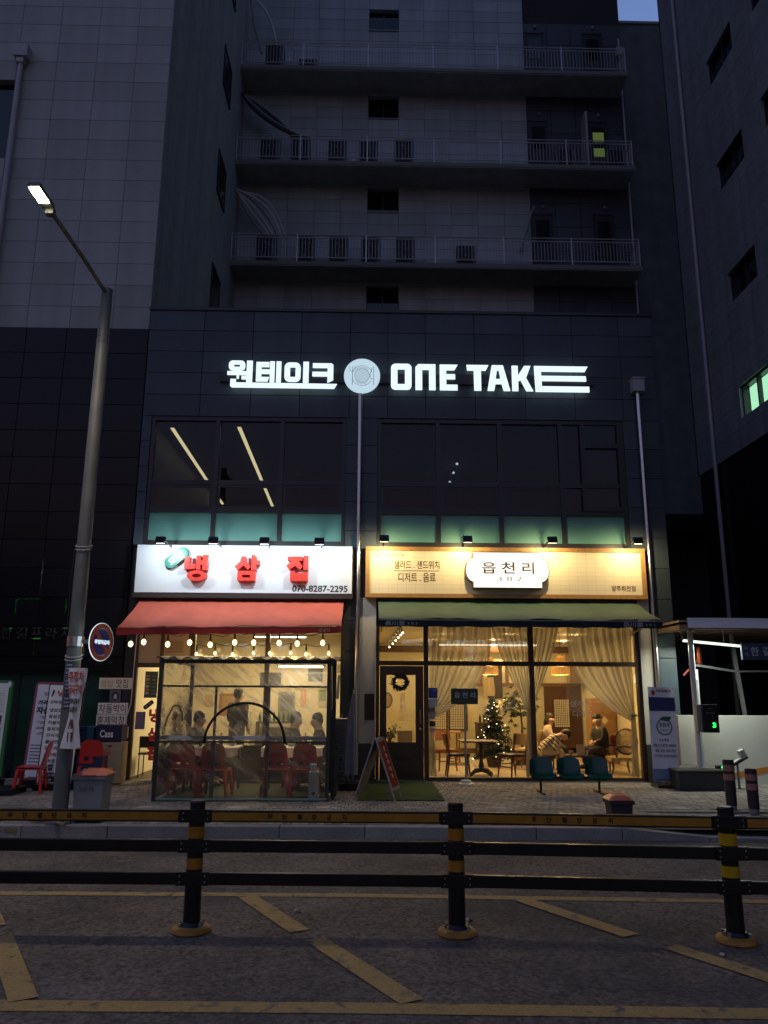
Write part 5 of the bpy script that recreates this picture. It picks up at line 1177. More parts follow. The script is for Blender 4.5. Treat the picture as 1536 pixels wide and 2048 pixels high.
def bollard(label, x, y, h):
    t = thing('bollard', label, 'bollard', (0, 0, 0), 'bollards at the driveway')
    MB().tube([(0, 0, 0), (0, 0, .06)], .062, 16).build('socket', GALV, t); MB().tube([(0, 0, .06), (0, 0, h - .015), (0, 0, h)], [.070, .075, .06], 18).build('post', mat('bollard_dark', (.03, .022, .02), .55), t, smooth=True)
    for a, b in ((h - .15, h - .07), (h - .27, h - .19)): MB().tube([(0, 0, a), (0, 0, b)], .0765, 18, cap=False).build('reflective_band', mat('band_pink', (.36, .17, .14), .4), t, smooth=True)
    t.location = (x, y, -.01); return t
bollard('taller dark bollard standing behind the other at the driveway', 4.97, -3.15, .66)
bollard('shorter dark bollard standing in front at the driveway', 5.13, -3.45, .57)
# bits on the ground
for x, y, a, l in ((-.527, -7.66, .3, 'small grey scrap of paper between the left and middle fence posts'), (2.351, -8.695, 1.0, 'white scrap of paper beside the right fence post base'), (.78, -7.9, .6, 'pale scrap of paper close to the middle fence post')):
    M = Matrix.Translation((x, y, -.124)) @ Matrix.Rotation(a, 4, 'Z')
    k = MB().grid(lambda u, v: M @ Vector(((u - .5) * .07, (v - .5) * .03, .012 * math.sin(u * 5) + .006)), 4, 2).build('paper_scrap', mat('paper_scrap', (.4, .38, .36), .8)); tag(k, l, 'litter', 'scraps of paper on the road')
o = MB().tube([(-4.05, -4.30, .03), (-3.75, -4.42, .035), (-3.46, -4.72, .035)], [.022, .024, .02], 7).build('broken_stick', mat('stick', (.20, .14, .09), .8)); tag(o, 'broken wooden stick lying on the kerb beside the lamp pole', 'stick')
# ------------------------------------------------------------------ air conditioner units on the balconies
ACB = mat('ac_casing', (.13, .13, .135), .55, dirt=.2); ACG = mat('ac_grille_dark', (.010, .010, .011), .6)
def ac_unit(h, fans, w=.62, d=.30):
    t = thing('outdoor_unit', 'x', 'air conditioner', (0, 0, 0), 'outdoor air conditioner units on the balconies')
    MB().box(-w / 2, w / 2, 0, d, .05, h).build('casing', ACB, t, bevel=.01)
    MB().box(-w / 2 + .05, -w / 2 + .12, .02, d - .02, 0, .05).build('foot', FRAME, t); MB().box(w / 2 - .12, w / 2 - .05, .02, d - .02, 0, .05).build('foot', FRAME, t)
    MB().box(-w / 2 + .03, w / 2 - .10, -.012, -.001, .08, h - .03).build('grille', ACG, t)
    for k in range(fans):
        zc = .08 + (h - .11) * (k + .5) / fans; r = min((w - .13) / 2, (h - .11) / fans / 2) * .9; xc = -.035
        MB().ring(ell(xc, zc, r, r, 20), ell(xc, zc, r - .012, r - .012, 20), -.03, -.0125).ring(ell(xc, zc, r * .6, r * .6, 16), ell(xc, zc, r * .6 - .006, r * .6 - .006, 16), -.026, -.0125).build('fan_guard', FRAME, t)
        MB().lathe([(.04, 0), (.035, .012), (0, .014)], (0, 0, 0), 10).build('fan_hub', ACB, t).matrix_local = Matrix.Translation((xc, -.0125, zc)) @ Matrix.Rotation(rad(90), 4, 'X')
    return t
def first(t, loc, label): t.location = loc; t['label'] = label; return t
z1, z2, z3 = SLZ[0] + .16, SLZ[1] + .16, SLZ[2] + .16
big = first(ac_unit(1.0, 2), (-3.36, 7.97, z1), 'tall twin-fan unit leftmost on the lowest balcony, under the fan of pale hoses')
for x, l in ((-2.15, 'second tall unit from the left on the lowest balcony'), (-1.08, 'third tall unit from the left on the lowest balcony'), (-.04, 'fourth tall unit from the left on the lowest balcony'), (1.08, 'fifth tall unit, the last tall one on the lowest balcony')):
    dup(big, (x * .985, 7.97, z1), 0, l)
for x, l in ((-2.40, 'tall unit behind the dark hose end on the middle balcony'), (1.04, 'rightmost tall unit before the pale wall of the middle balcony')): dup(big, (x * .985, 7.97, z2), 0, l)
mid = ac_unit(.9, 2); mid.location = (-3.37, 7.97, z2); mid['label'] = 'twin-fan unit leftmost on the middle balcony'
for x, l in ((-1.16, 'unit beside a white notice on the middle balcony'), (-.14, 'unit left of the tall rightmost one on the middle balcony')): dup(mid, (x, 7.97, z2), 0, l)
small = first(ac_unit(.74, 1), (3.0, 7.97, z1), 'single small unit standing alone on the right of the lowest balcony')
for x, l in ((6.45, 'small unit between the two doors on the middle balcony'), (8.15, 'small unit at the far right end of the middle balcony')):
    dup(small, (x * .985, 7.97, z2), 0, l)
dup(big, (-3.34, 7.97, z3), 0, 'tall twin-fan unit under the single thick hose on the top balcony')
dup(small, (-2.25, 8.3, z3 - .0), 0, 'small unit second from left on the top balcony')
o = MB().box(-.72, -.58, 8.780, 8.796, z2 + .62, z2 + .88).build('wall_notice', PAPW); tag(o, 'small white notice on the tower wall between two units', 'notice')
def hoses(label, A, B, n, mm, sag=.25, r=.028):
    t = thing('hose_bundle', label, 'hoses', A, 'refrigerant hoses on the tower')
    for k in range(n):
        f = k / max(n - 1, 1); P = []
        for i in range(11):
            s_ = i / 10
            p = Vector(A).lerp(Vector(B), s_); bow = math.sin(s_ * math.pi)
            p += Vector(((f - .5) * .55 * s_ + bow * sag * (f - .2), -.05 * f - .1 * bow, bow * sag * (1.5 * f - .45) + .02 * math.sin(s_ * 9 + k * 2)))
            P.append(p)
        MB().tube(P, r * random.uniform(.7, 1.2), 6).build('hose', mm if k % 3 else mat('hose_grey', (.26, .26, .27), .6), t, smooth='all')
hoses('fan of pale hoses dropping to the lowest balcony', (-4.42, 8.2, 17.35), (-3.05, 8.3, 15.65), 6, mat('hose_pale', (.62, .62, .63), .6), .32, .036)
hoses('dark hose bundle slanting down to the middle balcony', (-4.42, 8.2, 21.0), (-2.35, 8.3, 19.35), 6, mat('hose_black', (.02, .02, .022), .6), -.28, .045)
hoses('single thick pale hose dropping to the top balcony', (-4.30, 8.2, 25.0), (-3.55, 8.3, 22.7), 2, MATS['hose_pale'], .2, .05)
hoses('short pale hose curving down beside the dark panelling', (5.38, 8.7, 17.3), (5.15, 8.7, 15.6), 1, MATS['hose_pale'], .1, .035)

# ------------------------------------------------------------------ cafe interior: lights
WARM = (1., .62, .24)
def pendant(label, x, y, zb, zt, r):
    t = thing('rattan_pendant', label, 'pendant lamp', (x, y, zb), 'rattan pendants over the cafe tables')
    h = zt - zb
    RT = mat('rattan', (.60, .34, .09), .6, var=.2, vscale=40)
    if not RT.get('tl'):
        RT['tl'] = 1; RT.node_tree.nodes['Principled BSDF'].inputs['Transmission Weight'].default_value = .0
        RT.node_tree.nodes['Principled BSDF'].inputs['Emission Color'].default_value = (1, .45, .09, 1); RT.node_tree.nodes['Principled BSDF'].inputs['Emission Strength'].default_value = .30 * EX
    prof = [(r, 0), (r * 1.02, h * .16), (r * .97, h * .42), (r * .80, h * .60), (r * .50, h * .82), (r * .22, h)]
    m = MB()
    for k in range(22):
        a = 2 * math.pi * k / 22
        m.tube([(x + q * math.cos(a), y + q * math.sin(a), zb + z) for q, z in prof], .0075, 4)
        a2 = a + .28
        m.tube([(x + r * 1.01 * math.cos(a), y + r * 1.01 * math.sin(a), zb + h * .03), (x + r * 1.03 * math.cos(a2), y + r * 1.03 * math.sin(a2), zb + h * .25)], .006, 4)
    tag(m.build('weave', RT, t), kind='stuff')
    for q, z in ((r, 0), (r * 1.02, h * .03), (r * 1.02, h * .27), (r * .97, h * .42), (r * .80, h * .6), (r * .5, h * .82), (r * .23, h)):
        MB().tube([(x + q * math.cos(a), y + q * math.sin(a), zb + z) for a in [i * math.pi / 12 for i in range(25)]], .009, 5).build('hoop', RT, t)
    MB().grid(lambda u, v: (x + (r * .93 - r * .5 * v * v) * math.cos(u * 2 * math.pi), y + (r * .93 - r * .5 * v * v) * math.sin(u * 2 * math.pi), zb + .01 + h * .8 * v), 20, 5).build('lining', mat('pendant_lining', (.62, .42, .16), .8, emis=(1, .50, .12), estr=.42 * EX), t, smooth='all')
    MB().ball((x, y, zb + .035), .045, seg=12, rings=8).build('bulb', emit('pendant_bulb', (1., .86, .6), 16 * EX), t, smooth='all')
    MB().tube([(x, y, zt), (x, y, 2.72)], .006, 5).build('cord', FRAME, t)
    lamp('glow', 'POINT', (x, y, zb - .09), 3.3, WARM, t, size=.08)
pendant('left rattan pendant between the curtains', 2.42, 1.6, 1.875, 2.22, .175)
pendant('right rattan pendant half hidden by the middle curtain', 3.86, 1.6, 1.875, 2.26, .175)
t = thing('track_spots', 'row of small white track spotlights on the cafe ceiling by the door', 'track light', (.58, 3, 2.7))
MB().bar((.60, .5, 2.712), (.50, 5.5, 2.712), .035, .03).build('track', FRAME, t)
for k, y in enumerate((.35, .95, 1.7, 2.7, 3.9, 5.4)):
    x = .62 - .022 * y
    MB().tube([(x, y, 2.70), (x, y, 2.66), (x + .02, y - .03, 2.60)], [.008, .018, .024], 10).build('spot_head', mat('spot_white_case', (.6, .55, .45), .5), t)
    MB().ball((x + .024, y - .036, 2.592), .016, seg=10, rings=6).build('spot_bulb', emit('spot_warm', (1., .88, .62), 12 * EX), t)
    lamp('glow', 'SPOT', (x + .03, y - .06, 2.56), .9, (1., .70, .34), t, size=.03, aim=(x + .3, y + .2, 0), spot=110)
t = thing('cove_light', 'long white light line under the wooden ceiling beam of the cafe', 'light strip', (2.9, 5.8, 2.68))
MB().box(1.8, 4.3, 5.78, 5.86, 2.665, 2.70).build('diffuser', emit('cove_white', (1., .84, .55), 7 * EX), t); MB().box(1.75, 4.35, 5.76, 5.88, 2.70, 2.72).build('housing', PVC, t)
lamp('glow', 'AREA', (3.05, 5.82, 2.66), 2.5, (1., .68, .31), t, size=2.4, sy=.07)
for k, (x, y) in enumerate(((1.6, 2.4), (3.0, 2.4), (4.4, 2.4), (1.6, 4.3), (3.0, 4.3), (4.7, 4.6))):
    t = thing('recessed_downlight', ('front left', 'front middle', 'front right', 'rear left', 'rear middle', 'rear right')[k] + ' small warm downlight in the cafe ceiling', 'downlight', (x, y, 2.72), 'downlights in the cafe ceiling')
    MB().lathe([(.055, 0), (.055, .008), (.0, .008)], (x, y, 2.714), 14).build('trim_ring', PVC, t); MB().lathe([(.04, -.004), (.04, 0), (0, 0)], (x, y, 2.713), 12).build('lens', emit('downlight_warm', (1., .8, .45), 8 * EX), t)
    lamp('glow', 'POINT', (x, y, 2.66), .75, (1., .64, .26), t, size=.03)
t = thing('wall_sconce', 'small pale wall lamp behind the right curtain', 'wall lamp', (5.35, 1.2, 1.7))
MB().lathe([(.075, 0), (.05, .16), (.0, .16)], (5.33, 1.4, 1.72), 12).build('shade', emit('sconce', (1., .72, .36), 1.2 * EX), t); MB().bar((5.33, 1.4, 1.70), (5.45, 1.4, 1.66), .02).build('arm', WOOD, t)

# ------------------------------------------------------------------ cafe interior: walls and fittings
def lattice(t, x0, x1, z0, z1, y, nx, nz, fm, fw=.045, paper=True):
    f = MB().box(x0, x0 + fw, y - .03, y, z0, z1).box(x1 - fw, x1, y - .03, y, z0, z1).box(x0 + fw, x1 - fw, y - .03, y, z0, z0 + fw).box(x0 + fw, x1 - fw, y - .03, y, z1 - fw, z1)
    fo = f.build('lattice_frame', fm, t)
    m = MB()
    for k in range(1, nx): x = x0 + fw + (x1 - x0 - 2 * fw) * k / nx; m.box(x - .006, x + .006, y - .022, y - .010, z0 + fw, z1 - fw)
    for k in range(1, nz): z = z0 + fw + (z1 - z0 - 2 * fw) * k / nz; m.box(x0 + fw, x1 - fw, y - .0245, y - .0125, z - .005, z + .005)
    tag(m.build('lattice_bars', fm, fo), kind='stuff')
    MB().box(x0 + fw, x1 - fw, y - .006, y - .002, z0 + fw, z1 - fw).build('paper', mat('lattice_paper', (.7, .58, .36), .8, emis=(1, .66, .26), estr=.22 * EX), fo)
for x0, x1, l in ((1.52, 2.02, 'left of two lattice paper windows on the cafe back wall'), (2.04, 2.52, 'right of two lattice paper windows on the cafe back wall')):
    t = thing('lattice_window', l, 'lattice window', ((x0 + x1) / 2, 6.03, .58), 'lattice windows on the cafe back wall')
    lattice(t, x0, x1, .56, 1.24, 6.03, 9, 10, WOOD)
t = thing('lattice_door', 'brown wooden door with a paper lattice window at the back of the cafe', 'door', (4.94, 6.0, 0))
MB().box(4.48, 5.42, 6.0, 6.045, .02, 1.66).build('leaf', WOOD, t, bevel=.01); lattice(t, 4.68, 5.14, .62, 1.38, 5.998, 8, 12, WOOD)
wt = mat('wood_trim', (.16, .075, .03), .5, var=.2, vscale=15)
t = thing('timber_trim', 'brown timber rails and posts framing the cafe back wall', 'trim', (3.5, 6.0, 1.6))
MB().box(2.6, 5.44, 6.0, 6.049, 1.665, 1.74).build('rail', wt, t)
for x in (2.9, 3.55, 4.40): MB().box(x - .04, x + .04, 6.0, 6.048, 1.741, 2.49).build('post', wt, t)
MB().box(.02, 5.44, 6.0, 6.048, .02, .14).build('skirting', wt, t)
MB().box(5.06, 5.38, 5.6, 5.92, 1.75, 2.49).build('cafe_pillar', mat('pillar_taupe', (.22, .15, .09), .7), sb)
t = thing('dark_panel_board', 'tall dark board leaning on the cafe back wall behind the rattan pendant', 'board', (3.2, 5.9, 1.5)); MB().box(3.02, 3.40, 5.85, 5.89, 1.35, 2.16).build('panel', mat('panel_near_black', (.05, .03, .02), .5), t)
k = MB().grid(lambda u, v: (2.86 + .28 * u + .012 * math.sin(v * 5), 5.5 + .03 * math.sin(u * 9), 1.42 + .45 * v), 8, 8).build('knit_throw', mat('knit_cream', (.62, .5, .30), .9, bump=.5, bscale=25), None); tag(k, 'cream knitted throw hanging beside the rattan pendant', 'throw')
t = thing('apothecary_cabinet', 'brown wooden cabinet with drawers and a round emblem by the right cafe wall', 'cabinet', (5.15, 3.4, 0))
MB().box(4.86, 5.43, 3.2, 3.6, .02, 1.40).build('carcass', WOODL, t, bevel=.01)
for k in range(4): d_ = MB().box(4.89 + .27 * (k % 2), 5.13 + .27 * (k % 2), 3.182, 3.199, .12 + .26 * (k // 2), .36 + .26 * (k // 2)).build('drawer', wt, t, bevel=.004); MB().ball((5.01 + .27 * (k % 2), 3.175, .24 + .26 * (k // 2)), .016, seg=8, rings=6).build('knob', FRAME, d_)
MB().box(4.90, 5.39, 3.182, 3.199, .68, 1.30).build('door_panel', mat('cabinet_panel', (.27, .14, .055), .5, var=.2), t)
MB().prism([(5.16, 1.02), (5.08, .93), (5.16, .84), (5.24, .93)], 3.176, 3.1815).build('emblem', mat('emblem_pale', (.6, .5, .35), .6), t)
t = thing('side_counter', 'dark low counter with bottles behind the left cafe table', 'counter', (2.35, 4.9, 0))
MB().box(2.60, 3.1, 4.7, 5.2, .02, .78).build('body', mat('counter_dark', (.05, .028, .016), .5), t); MB().box(2.58, 3.12, 4.68, 5.22, .78, .81).build('top', WOOD, t)
for k in range(4): tag(MB().lathe([(.03, 0), (.03, .12), (.012, .15), (.012, .19), (0, .19)], (2.68 + .1 * k, 4.9, .811), 8).build('bottle', mat('bottle_dark', (.03, .03, .02), .3)), ('first', 'second', 'third', 'fourth')[k] + ' bottle from the left on the dark cafe counter', 'bottle', 'bottles on the cafe counter')
o = MB().prism(ell(.40, 1.34, .13, .17, 24), 2.9, 2.93).build('round_mirror', WOOD); tag(o, 'round brown-rimmed mirror seen through the cafe door glass', 'mirror'); MB().prism(ell(.40, 1.34, .105, .145, 24), 2.893, 2.899).build('mirror_glass', mat('mirror_face', (.6, .45, .2), .2, metal=.6), o)
c = thing('card_box', 'plain brown box standing behind the cafe door glass', 'box', (.72, 1.4, 0)); MB().box(.58, .86, 1.2, 1.5, .02, .80).build('body', CARD, c, bevel=.01)
def sprig(label, x, y, z, h, n, m, grp=None, name='potted_plant', r=.16):
    t = thing(name, label, 'plant', (x, y, z), grp)
    MB().lathe([(.06, 0), (.085, .16), (.075, .16), (.07, .13), (0, .13)], (x, y, z), 12).build('pot', mat('pot_clay', (.25, .13, .07), .7), t)
    s_ = MB(); lf = MB()
    for k in range(7):
        a = k * 2.4; tip = Vector((x + r * .8 * math.cos(a), y + r * .8 * math.sin(a), z + h * random.uniform(.7, 1))); s_.tube([(x, y, z + .12), ((x + tip.x) / 2 - .01, (y + tip.y) / 2, z + h * .6), tip], .006, 5)
        for i in range(n // 7):
            c_ = Vector((x, y, z + .15)).lerp(tip, random.uniform(.35, 1.05)) + Vector((random.gauss(0, .035), random.gauss(0, .035), random.gauss(0, .03)))
            d = Vector((random.gauss(0, 1), random.gauss(0, 1), random.gauss(0, .6))).normalized() * .045; e = d.cross(Vector((random.gauss(0, 1), random.gauss(0, 1), 1))).normalized() * .014
            lf.quad(c_ - d, c_ + e, c_ + d, c_ - e)
    s_.build('stem', mat('stem_brown', (.07, .045, .02), .8), t); tag(lf.build('leaves', m, t), kind='stuff')
LEAF = mat('leaf_dark', (.035, .07, .018), .5, var=.35, vscale=9)
sprig('small potted plant low behind the cafe door glass', .42, 1.0, .45, .45, 90, LEAF)

# wreath on the door
t = thing('door_wreath', 'dark leafy wreath with small warm lights hanging on the cafe door', 'wreath', (.575, -.02, 1.69))
m = MB().tube([(.575 + .115 * math.cos(a), -.03, 1.69 + .115 * math.sin(a)) for a in [i * math.pi / 12 for i in range(25)]], .022, 6); m.build('ring', mat('wreath_twig', (.03, .02, .01), .9), t)
m = MB()
for k in range(420):
    a = random.uniform(0, 2 * math.pi); q = random.gauss(.115, .022); c_ = Vector((.575 + q * math.cos(a), -.035 + random.gauss(0, .018), 1.69 + q * math.sin(a)))
    d = Vector((random.gauss(0, 1), random.gauss(0, .5), random.gauss(0, 1))).normalized() * .03; e = d.cross(Vector((0, 1, .3))).normalized() * .009
    m.quad(c_ - d, c_ + e, c_ + d, c_ - e)
tag(m.build('leaves', mat('wreath_leaf', (.012, .016, .008), .7), t), kind='stuff')
for k in range(5): MB().ball((.575 + .07 * math.cos(k * 1.3), -.03, 1.69 + .07 * math.sin(k * 1.3)), .007, seg=6, rings=4).build('fairy_light', emit('fairy_warm', (1., .6, .2), 6 * EX), t)
# stickers and window lettering
for z0, z1, m_, b, l in ((1.42, 1.60, mat('sticker_blue', (.02, .04, .30), .4), 'CESCO', 'blue sticker at the top of the glass edge'), (1.27, 1.41, mat('sticker_white', (.42, .44, .48), .5), 'CESCO', 'white sticker below the blue one'), (1.17, 1.26, mat('sticker_grey', (.14, .14, .15), .5), None, 'grey sticker under the white one'), (1.06, 1.15, mat('sticker_pale', (.3, .33, .34), .5), None, 'pale sticker under the grey one'), (.93, 1.02, BLK, None, 'black sticker with pale mark'), (.84, .90, mat('sticker_cream', (.42, .36, .3), .5), None, 'lowest small cream sticker')):
    o = MB().box(1.085 if z0 > 1.1 else 1.10, 1.245 if z0 > 1.2 else 1.20, .024, .0275, z0, z1).build('glass_sticker', m_); tag(o, l + ' left of the green post sign', 'sticker', 'stickers on the cafe glass')
    if b: text('sticker_lettering', b, mat('print_sky', (.35, .45, .7), .5), o, 1.16, 1.235, z1 - .055, z1 - .02, .0235, depth=.002)
DEC = mat('decal_white', (.50, .46, .38), .6)
o = thing('window_lettering', 'pale letters stuck on the cafe glass beside the tree', 'lettering', (2.4, .02, 1.2)); text('letter', '리', DEC, o, 2.34, 2.50, 1.12, 1.28, .0275, bold=-.005, depth=.002); text('letter', '천', DEC, o, 2.03, 2.19, 1.12, 1.28, .0275, bold=-.005, depth=.002)
o = thing('window_lettering', 'two lines of pale letters stuck on the glass above the seated people', 'lettering', (3.7, .02, 1.2)); text('letter', '샐러드', DEC, o, 3.62, 4.02, 1.28, 1.39, .0275, depth=.002); text('letter', '디저트', DEC, o, 3.66, 4.02, 1.10, 1.21, .0275, depth=.002)
o = thing('door_lettering', 'pale vertical letters stuck on the cafe door glass', 'lettering', (.63, .01, 1.3)); text('letter', '읍', DEC, o, .56, .67, 1.36, 1.50, .0165, bold=-.005, depth=.002); text('letter', '천', DEC, o, .56, .67, 1.18, 1.31, .0165, bold=-.005, depth=.002); text('letter', '리', DEC, o, .56, .67, 1.0, 1.13, .0165, bold=-.005, depth=.002)

# curtains
CUR = bpy.data.materials.new('sheer_curtain'); CUR.use_nodes = True
N = CUR.node_tree.nodes; L = CUR.node_tree.links; N.clear()
d1 = N.new('ShaderNodeBsdfDiffuse'); d1.inputs[0].default_value = (.52, .51, .47, 1); d2 = N.new('ShaderNodeBsdfTranslucent'); d2.inputs[0].default_value = (.46, .44, .40, 1)
t2 = N.new('ShaderNodeBsdfTransparent'); m1 = N.new('ShaderNodeMixShader'); m1.inputs[0].default_value = .5; m2 = N.new('ShaderNodeMixShader'); m2.inputs[0].default_value = .14; o_ = N.new('ShaderNodeOutputMaterial')
L.new(d1.outputs[0], m1.inputs[1]); L.new(d2.outputs[0], m1.inputs[2]); L.new(m1.outputs[0], m2.inputs[1]); L.new(t2.outputs[0], m2.inputs[2]); L.new(m2.outputs[0], o_.inputs[0])
def curtain(label, xt0, xt1, xtie, ztie, pw, folds, drop0, drop1, y=.26):
    t = thing('curtain', label, 'curtain', (xtie, y, 0), 'sheer cream curtains in the cafe window')
    def up(u, v):
        # u: 0 at the tie side, 1 at the free edge
        xt = xt0 + (xt1 - xt0) * u; xe = xtie + (.07 if xt1 > xt0 else -.07) * u
        k = v ** (1 + (pw - 1) * u)
        z = 2.70 + (ztie - .10 * u * (pw > 1.5) - 2.70) * v
        f = math.sin(u * folds * 2 * math.pi) + .5 * math.sin(u * folds * 3.1 * math.pi + 1)
        a = .050 * (1 - .55 * v)
        return (xt + (xe - xt) * k + .010 * f * (1 - v), y + a * f + .05 * v * u, z + .0 * u)
    MB().grid(up, 110, 26).build('drape', CUR, t, smooth='all')
    s_ = 1 if xt1 > xt0 else -1
    def lo(u, v):
        f = math.sin(u * 5 * 2 * math.pi)
        return (xtie - .02 * s_ + s_ * (u * (.09 + .05 * v)), y + .02 * f + .02, ztie + .03 + (.03 - ztie) * v)
    MB().grid(lo, 40, 10).build('tail', CUR, t, smooth='all')
    MB().tube([(xtie - .03 * s_, y - .03, ztie + .01), (xtie + .05 * s_, y - .045, ztie - .0), (xtie + .11 * s_, y - .02, ztie + .01)], .014, 6).build('tie', mat('curtain_tie', (.4, .32, .2), .8), t)
curtain('left sheer curtain swept to the door side of the cafe window', 1.10, 2.27, 1.12, 1.15, 3.0, 9, 0, 0)
curtain('sheer curtain left of the middle window post, gathered to the post', 2.98, 2.28, 2.96, 1.22, 1.25, 7, 0, 0)
curtain('sheer curtain right of the middle window post, gathered to the post', 2.97, 3.54, 2.93, 1.22, 1.25, 6, 0, 0, .30)
curtain('right sheer curtain swept to the right edge of the cafe window', 4.88, 3.68, 4.86, 1.12, 2.8, 9, 0, 0)

# christmas tree and leafy plant
t = thing('christmas_tree', 'bushy christmas tree with tiny warm lights inside the cafe window', 'tree', (2.62, 2.5, 0))
MB().tube([(2.62, 2.5, .1), (2.62, 2.5, 1.36)], [.03, .008], 8).build('trunk', mat('stem_brown', (.07, .045, .02), .8), t)
MB().lathe([(.13, .015), (.17, .22), (.15, .22), (0, .2)], (2.62, 2.5, 0), 14).build('pot', mat('counter_dark', (.05, .028, .016), .5), t)
m = MB(); PT = []
for k in range(310):
    f = random.random() ** .75; z = 1.40 - 1.15 * f; a = random.uniform(0, 6.28); R_ = (.06 + .45 * f) * random.uniform(.75, 1.08)
    tip = Vector((2.62 + R_ * math.cos(a), 2.5 + R_ * math.sin(a), z - .10 * f)); root_ = Vector((2.62, 2.5, z + .02)); PT.append(tip)
    for i in range(26):
        c_ = root_.lerp(tip, random.uniform(.15, 1)); d = (Vector((random.gauss(0, 1), random.gauss(0, 1), random.gauss(0, .7))).normalized() + (tip - root_).normalized() * .6).normalized() * random.uniform(.035, .06); e = d.cross(Vector((random.gauss(0, 1), random.gauss(0, 1), 1))).normalized() * .012
        m.quad(c_, c_ + d * .5 + e, c_ + d, c_ + d * .5 - e)
tag(m.build('needles', mat('fir_needles', (.009, .018, .006), .6, var=.4, vscale=14), t), kind='stuff')
m = MB()
for p in random.sample(PT, 55): m.ball(p + Vector((random.gauss(0, .02), -.02, random.gauss(0, .02))), .0075, seg=6, rings=4)
tag(m.build('fairy_lights', emit('fairy_white', (1., .82, .5), 9 * EX), t), kind='stuff')
m = MB()
for k in range(11): c_ = Vector((2.72 + random.gauss(0, .06), 2.25, 1.33 - .012 * k + random.gauss(0, .04))); m.ball(c_, .022, seg=6, rings=4)
tag(m.build('white_flowers', mat('flower_cream', (.6, .52, .38), .8), t), kind='stuff')
t = thing('indoor_tree', 'leafy green indoor tree beside the christmas tree', 'plant', (3.3, 3.0, 0))
MB().tube([(3.3, 3.0, .2), (3.32, 3.0, .8), (3.28, 3.0, 1.25)], [.03, .022, .012], 8).build('trunk', mat('stem_brown', (.07, .045, .02), .8), t); MB().lathe([(.14, .015), (.18, .32), (.15, .32), (0, .3)], (3.3, 3.0, 0), 14).build('pot', mat('pot_dark', (.04, .035, .03), .6), t)
m = MB()
for k in range(120):
    a = random.uniform(0, 6.28); el = random.uniform(-.5, 1.2); R_ = random.uniform(.12, .36); c0 = Vector((3.29 + R_ * math.cos(a), 3.0 + R_ * math.sin(a) * .8, 1.15 + .30 * math.sin(el) + random.gauss(0, .1)))
    for i in range(8):
        aa = a + (i - 3.5) * .42; d = Vector((math.cos(aa), math.sin(aa), -.55 + random.gauss(0, .2))).normalized() * random.uniform(.10, .16); e = d.cross(Vector((0, 0, 1))).normalized() * .018
        m.quad(c0, c0 + d * .5 + e, c0 + d, c0 + d * .5 - e)
tag(m.build('leaves', mat('leaf_fresh', (.022, .04, .009), .45, var=.3, vscale=8), t), kind='stuff')

# cafe furniture
def cafe_chair(label, loc, rz, seatm, backm, legm, s_=.92, grp='wooden cafe chairs'):
    t = thing('cafe_chair', label, 'chair', (0, 0, 0), grp)
    MB().grid(lambda u, v: ((u - .5) * .44 * s_, (v - .5) * .44 * s_, .455 * s_ - .012 * (1 - math.sin(u * 3.14) * math.sin(v * 3.14))), 8, 8).box(-.215 * s_, .215 * s_, -.215 * s_, .215 * s_, .40 * s_, .44 * s_).build('seat', seatm, t, smooth=True)
    for sx in (-1, 1):
        MB().tube([(sx * .17 * s_, .17 * s_, .41 * s_), (sx * .20 * s_, .22 * s_, 0)], [.022, .014], 8).build('leg', legm, t, smooth=True)
        MB().tube([(sx * .18 * s_, -.235 * s_, 0), (sx * .185 * s_, -.18 * s_, .42 * s_), (sx * .185 * s_, -.25 * s_, .80 * s_)], [.014, .022, .016], 8).build('leg', legm, t, smooth=True)
    MB().bar((-.18 * s_, .18 * s_, .2 * s_), (.18 * s_, .18 * s_, .2 * s_), .018).bar((-.19 * s_, .19 * s_, .24 * s_), (-.18 * s_, -.2 * s_, .24 * s_), .018).bar((.19 * s_, .19 * s_, .24 * s_), (.18 * s_, -.2 * s_, .24 * s_), .018).build('stretcher', legm, t)
    bk = lambda u, v, o=0: ((u - .5) * .46 * s_, (-.225 - .05 * v + .05 * (1 - (2 * u - 1) ** 2) * -1 + o) * s_, (.60 + .22 * v) * s_)
    MB().grid(bk, 10, 4).grid(lambda u, v: bk(u, v, .022), 10, 4).grid(lambda u, v: tuple(Vector(bk(u, 1)).lerp(Vector(bk(u, 1, .022)), v)), 10, 1).grid(lambda u, v: tuple(Vector(bk(u, 0)).lerp(Vector(bk(u, 0, .022)), v)), 10, 1).build('backrest', backm, t, smooth=True)
    t.location = loc; t.rotation_euler = (0, 0, rz); return t
LEA = mat('seat_leather_dark', (.045, .028, .018), .45); CHR = mat('chair_wood', (.20, .075, .028), .4, var=.15, vscale=14); BACKL = mat('back_tan', (.44, .25, .09), .5)
cafe_chair('wooden chair in profile at the left of the cafe table, right behind the post sign', (1.66, .62, .02), rad(-90), LEA, CHR, CHR)
cafe_chair('red-brown wooden chair farther back, near the lattice windows', (1.52, 1.75, .02), rad(195), mat('seat_rust', (.24, .09, .035), .5), CHR, CHR)
cafe_chair('tan-backed chair in profile between the table and the middle window post', (2.66, .58, .02), rad(122), LEA, BACKL, CHR)
cafe_chair('cream chair half hidden behind the middle curtain', (3.22, 2.0, .02), rad(60), mat('seat_cream', (.55, .42, .24), .6), MATS['seat_cream'], CHR)
t = thing('cafe_table', 'dark round-legged cafe table between the two profile chairs', 'table', (2.1, .85, 0))
MB().box(1.72, 2.42, .58, 1.18, .615, .645).build('tabletop', WOOD, t, bevel=.008)
MB().lathe([(.035, .1), (.055, .18), (.03, .3), (.05, .42), (.03, .5), (.045, .61)], (2.12, .85, 0), 14).build('column', LEA, t, smooth=True)
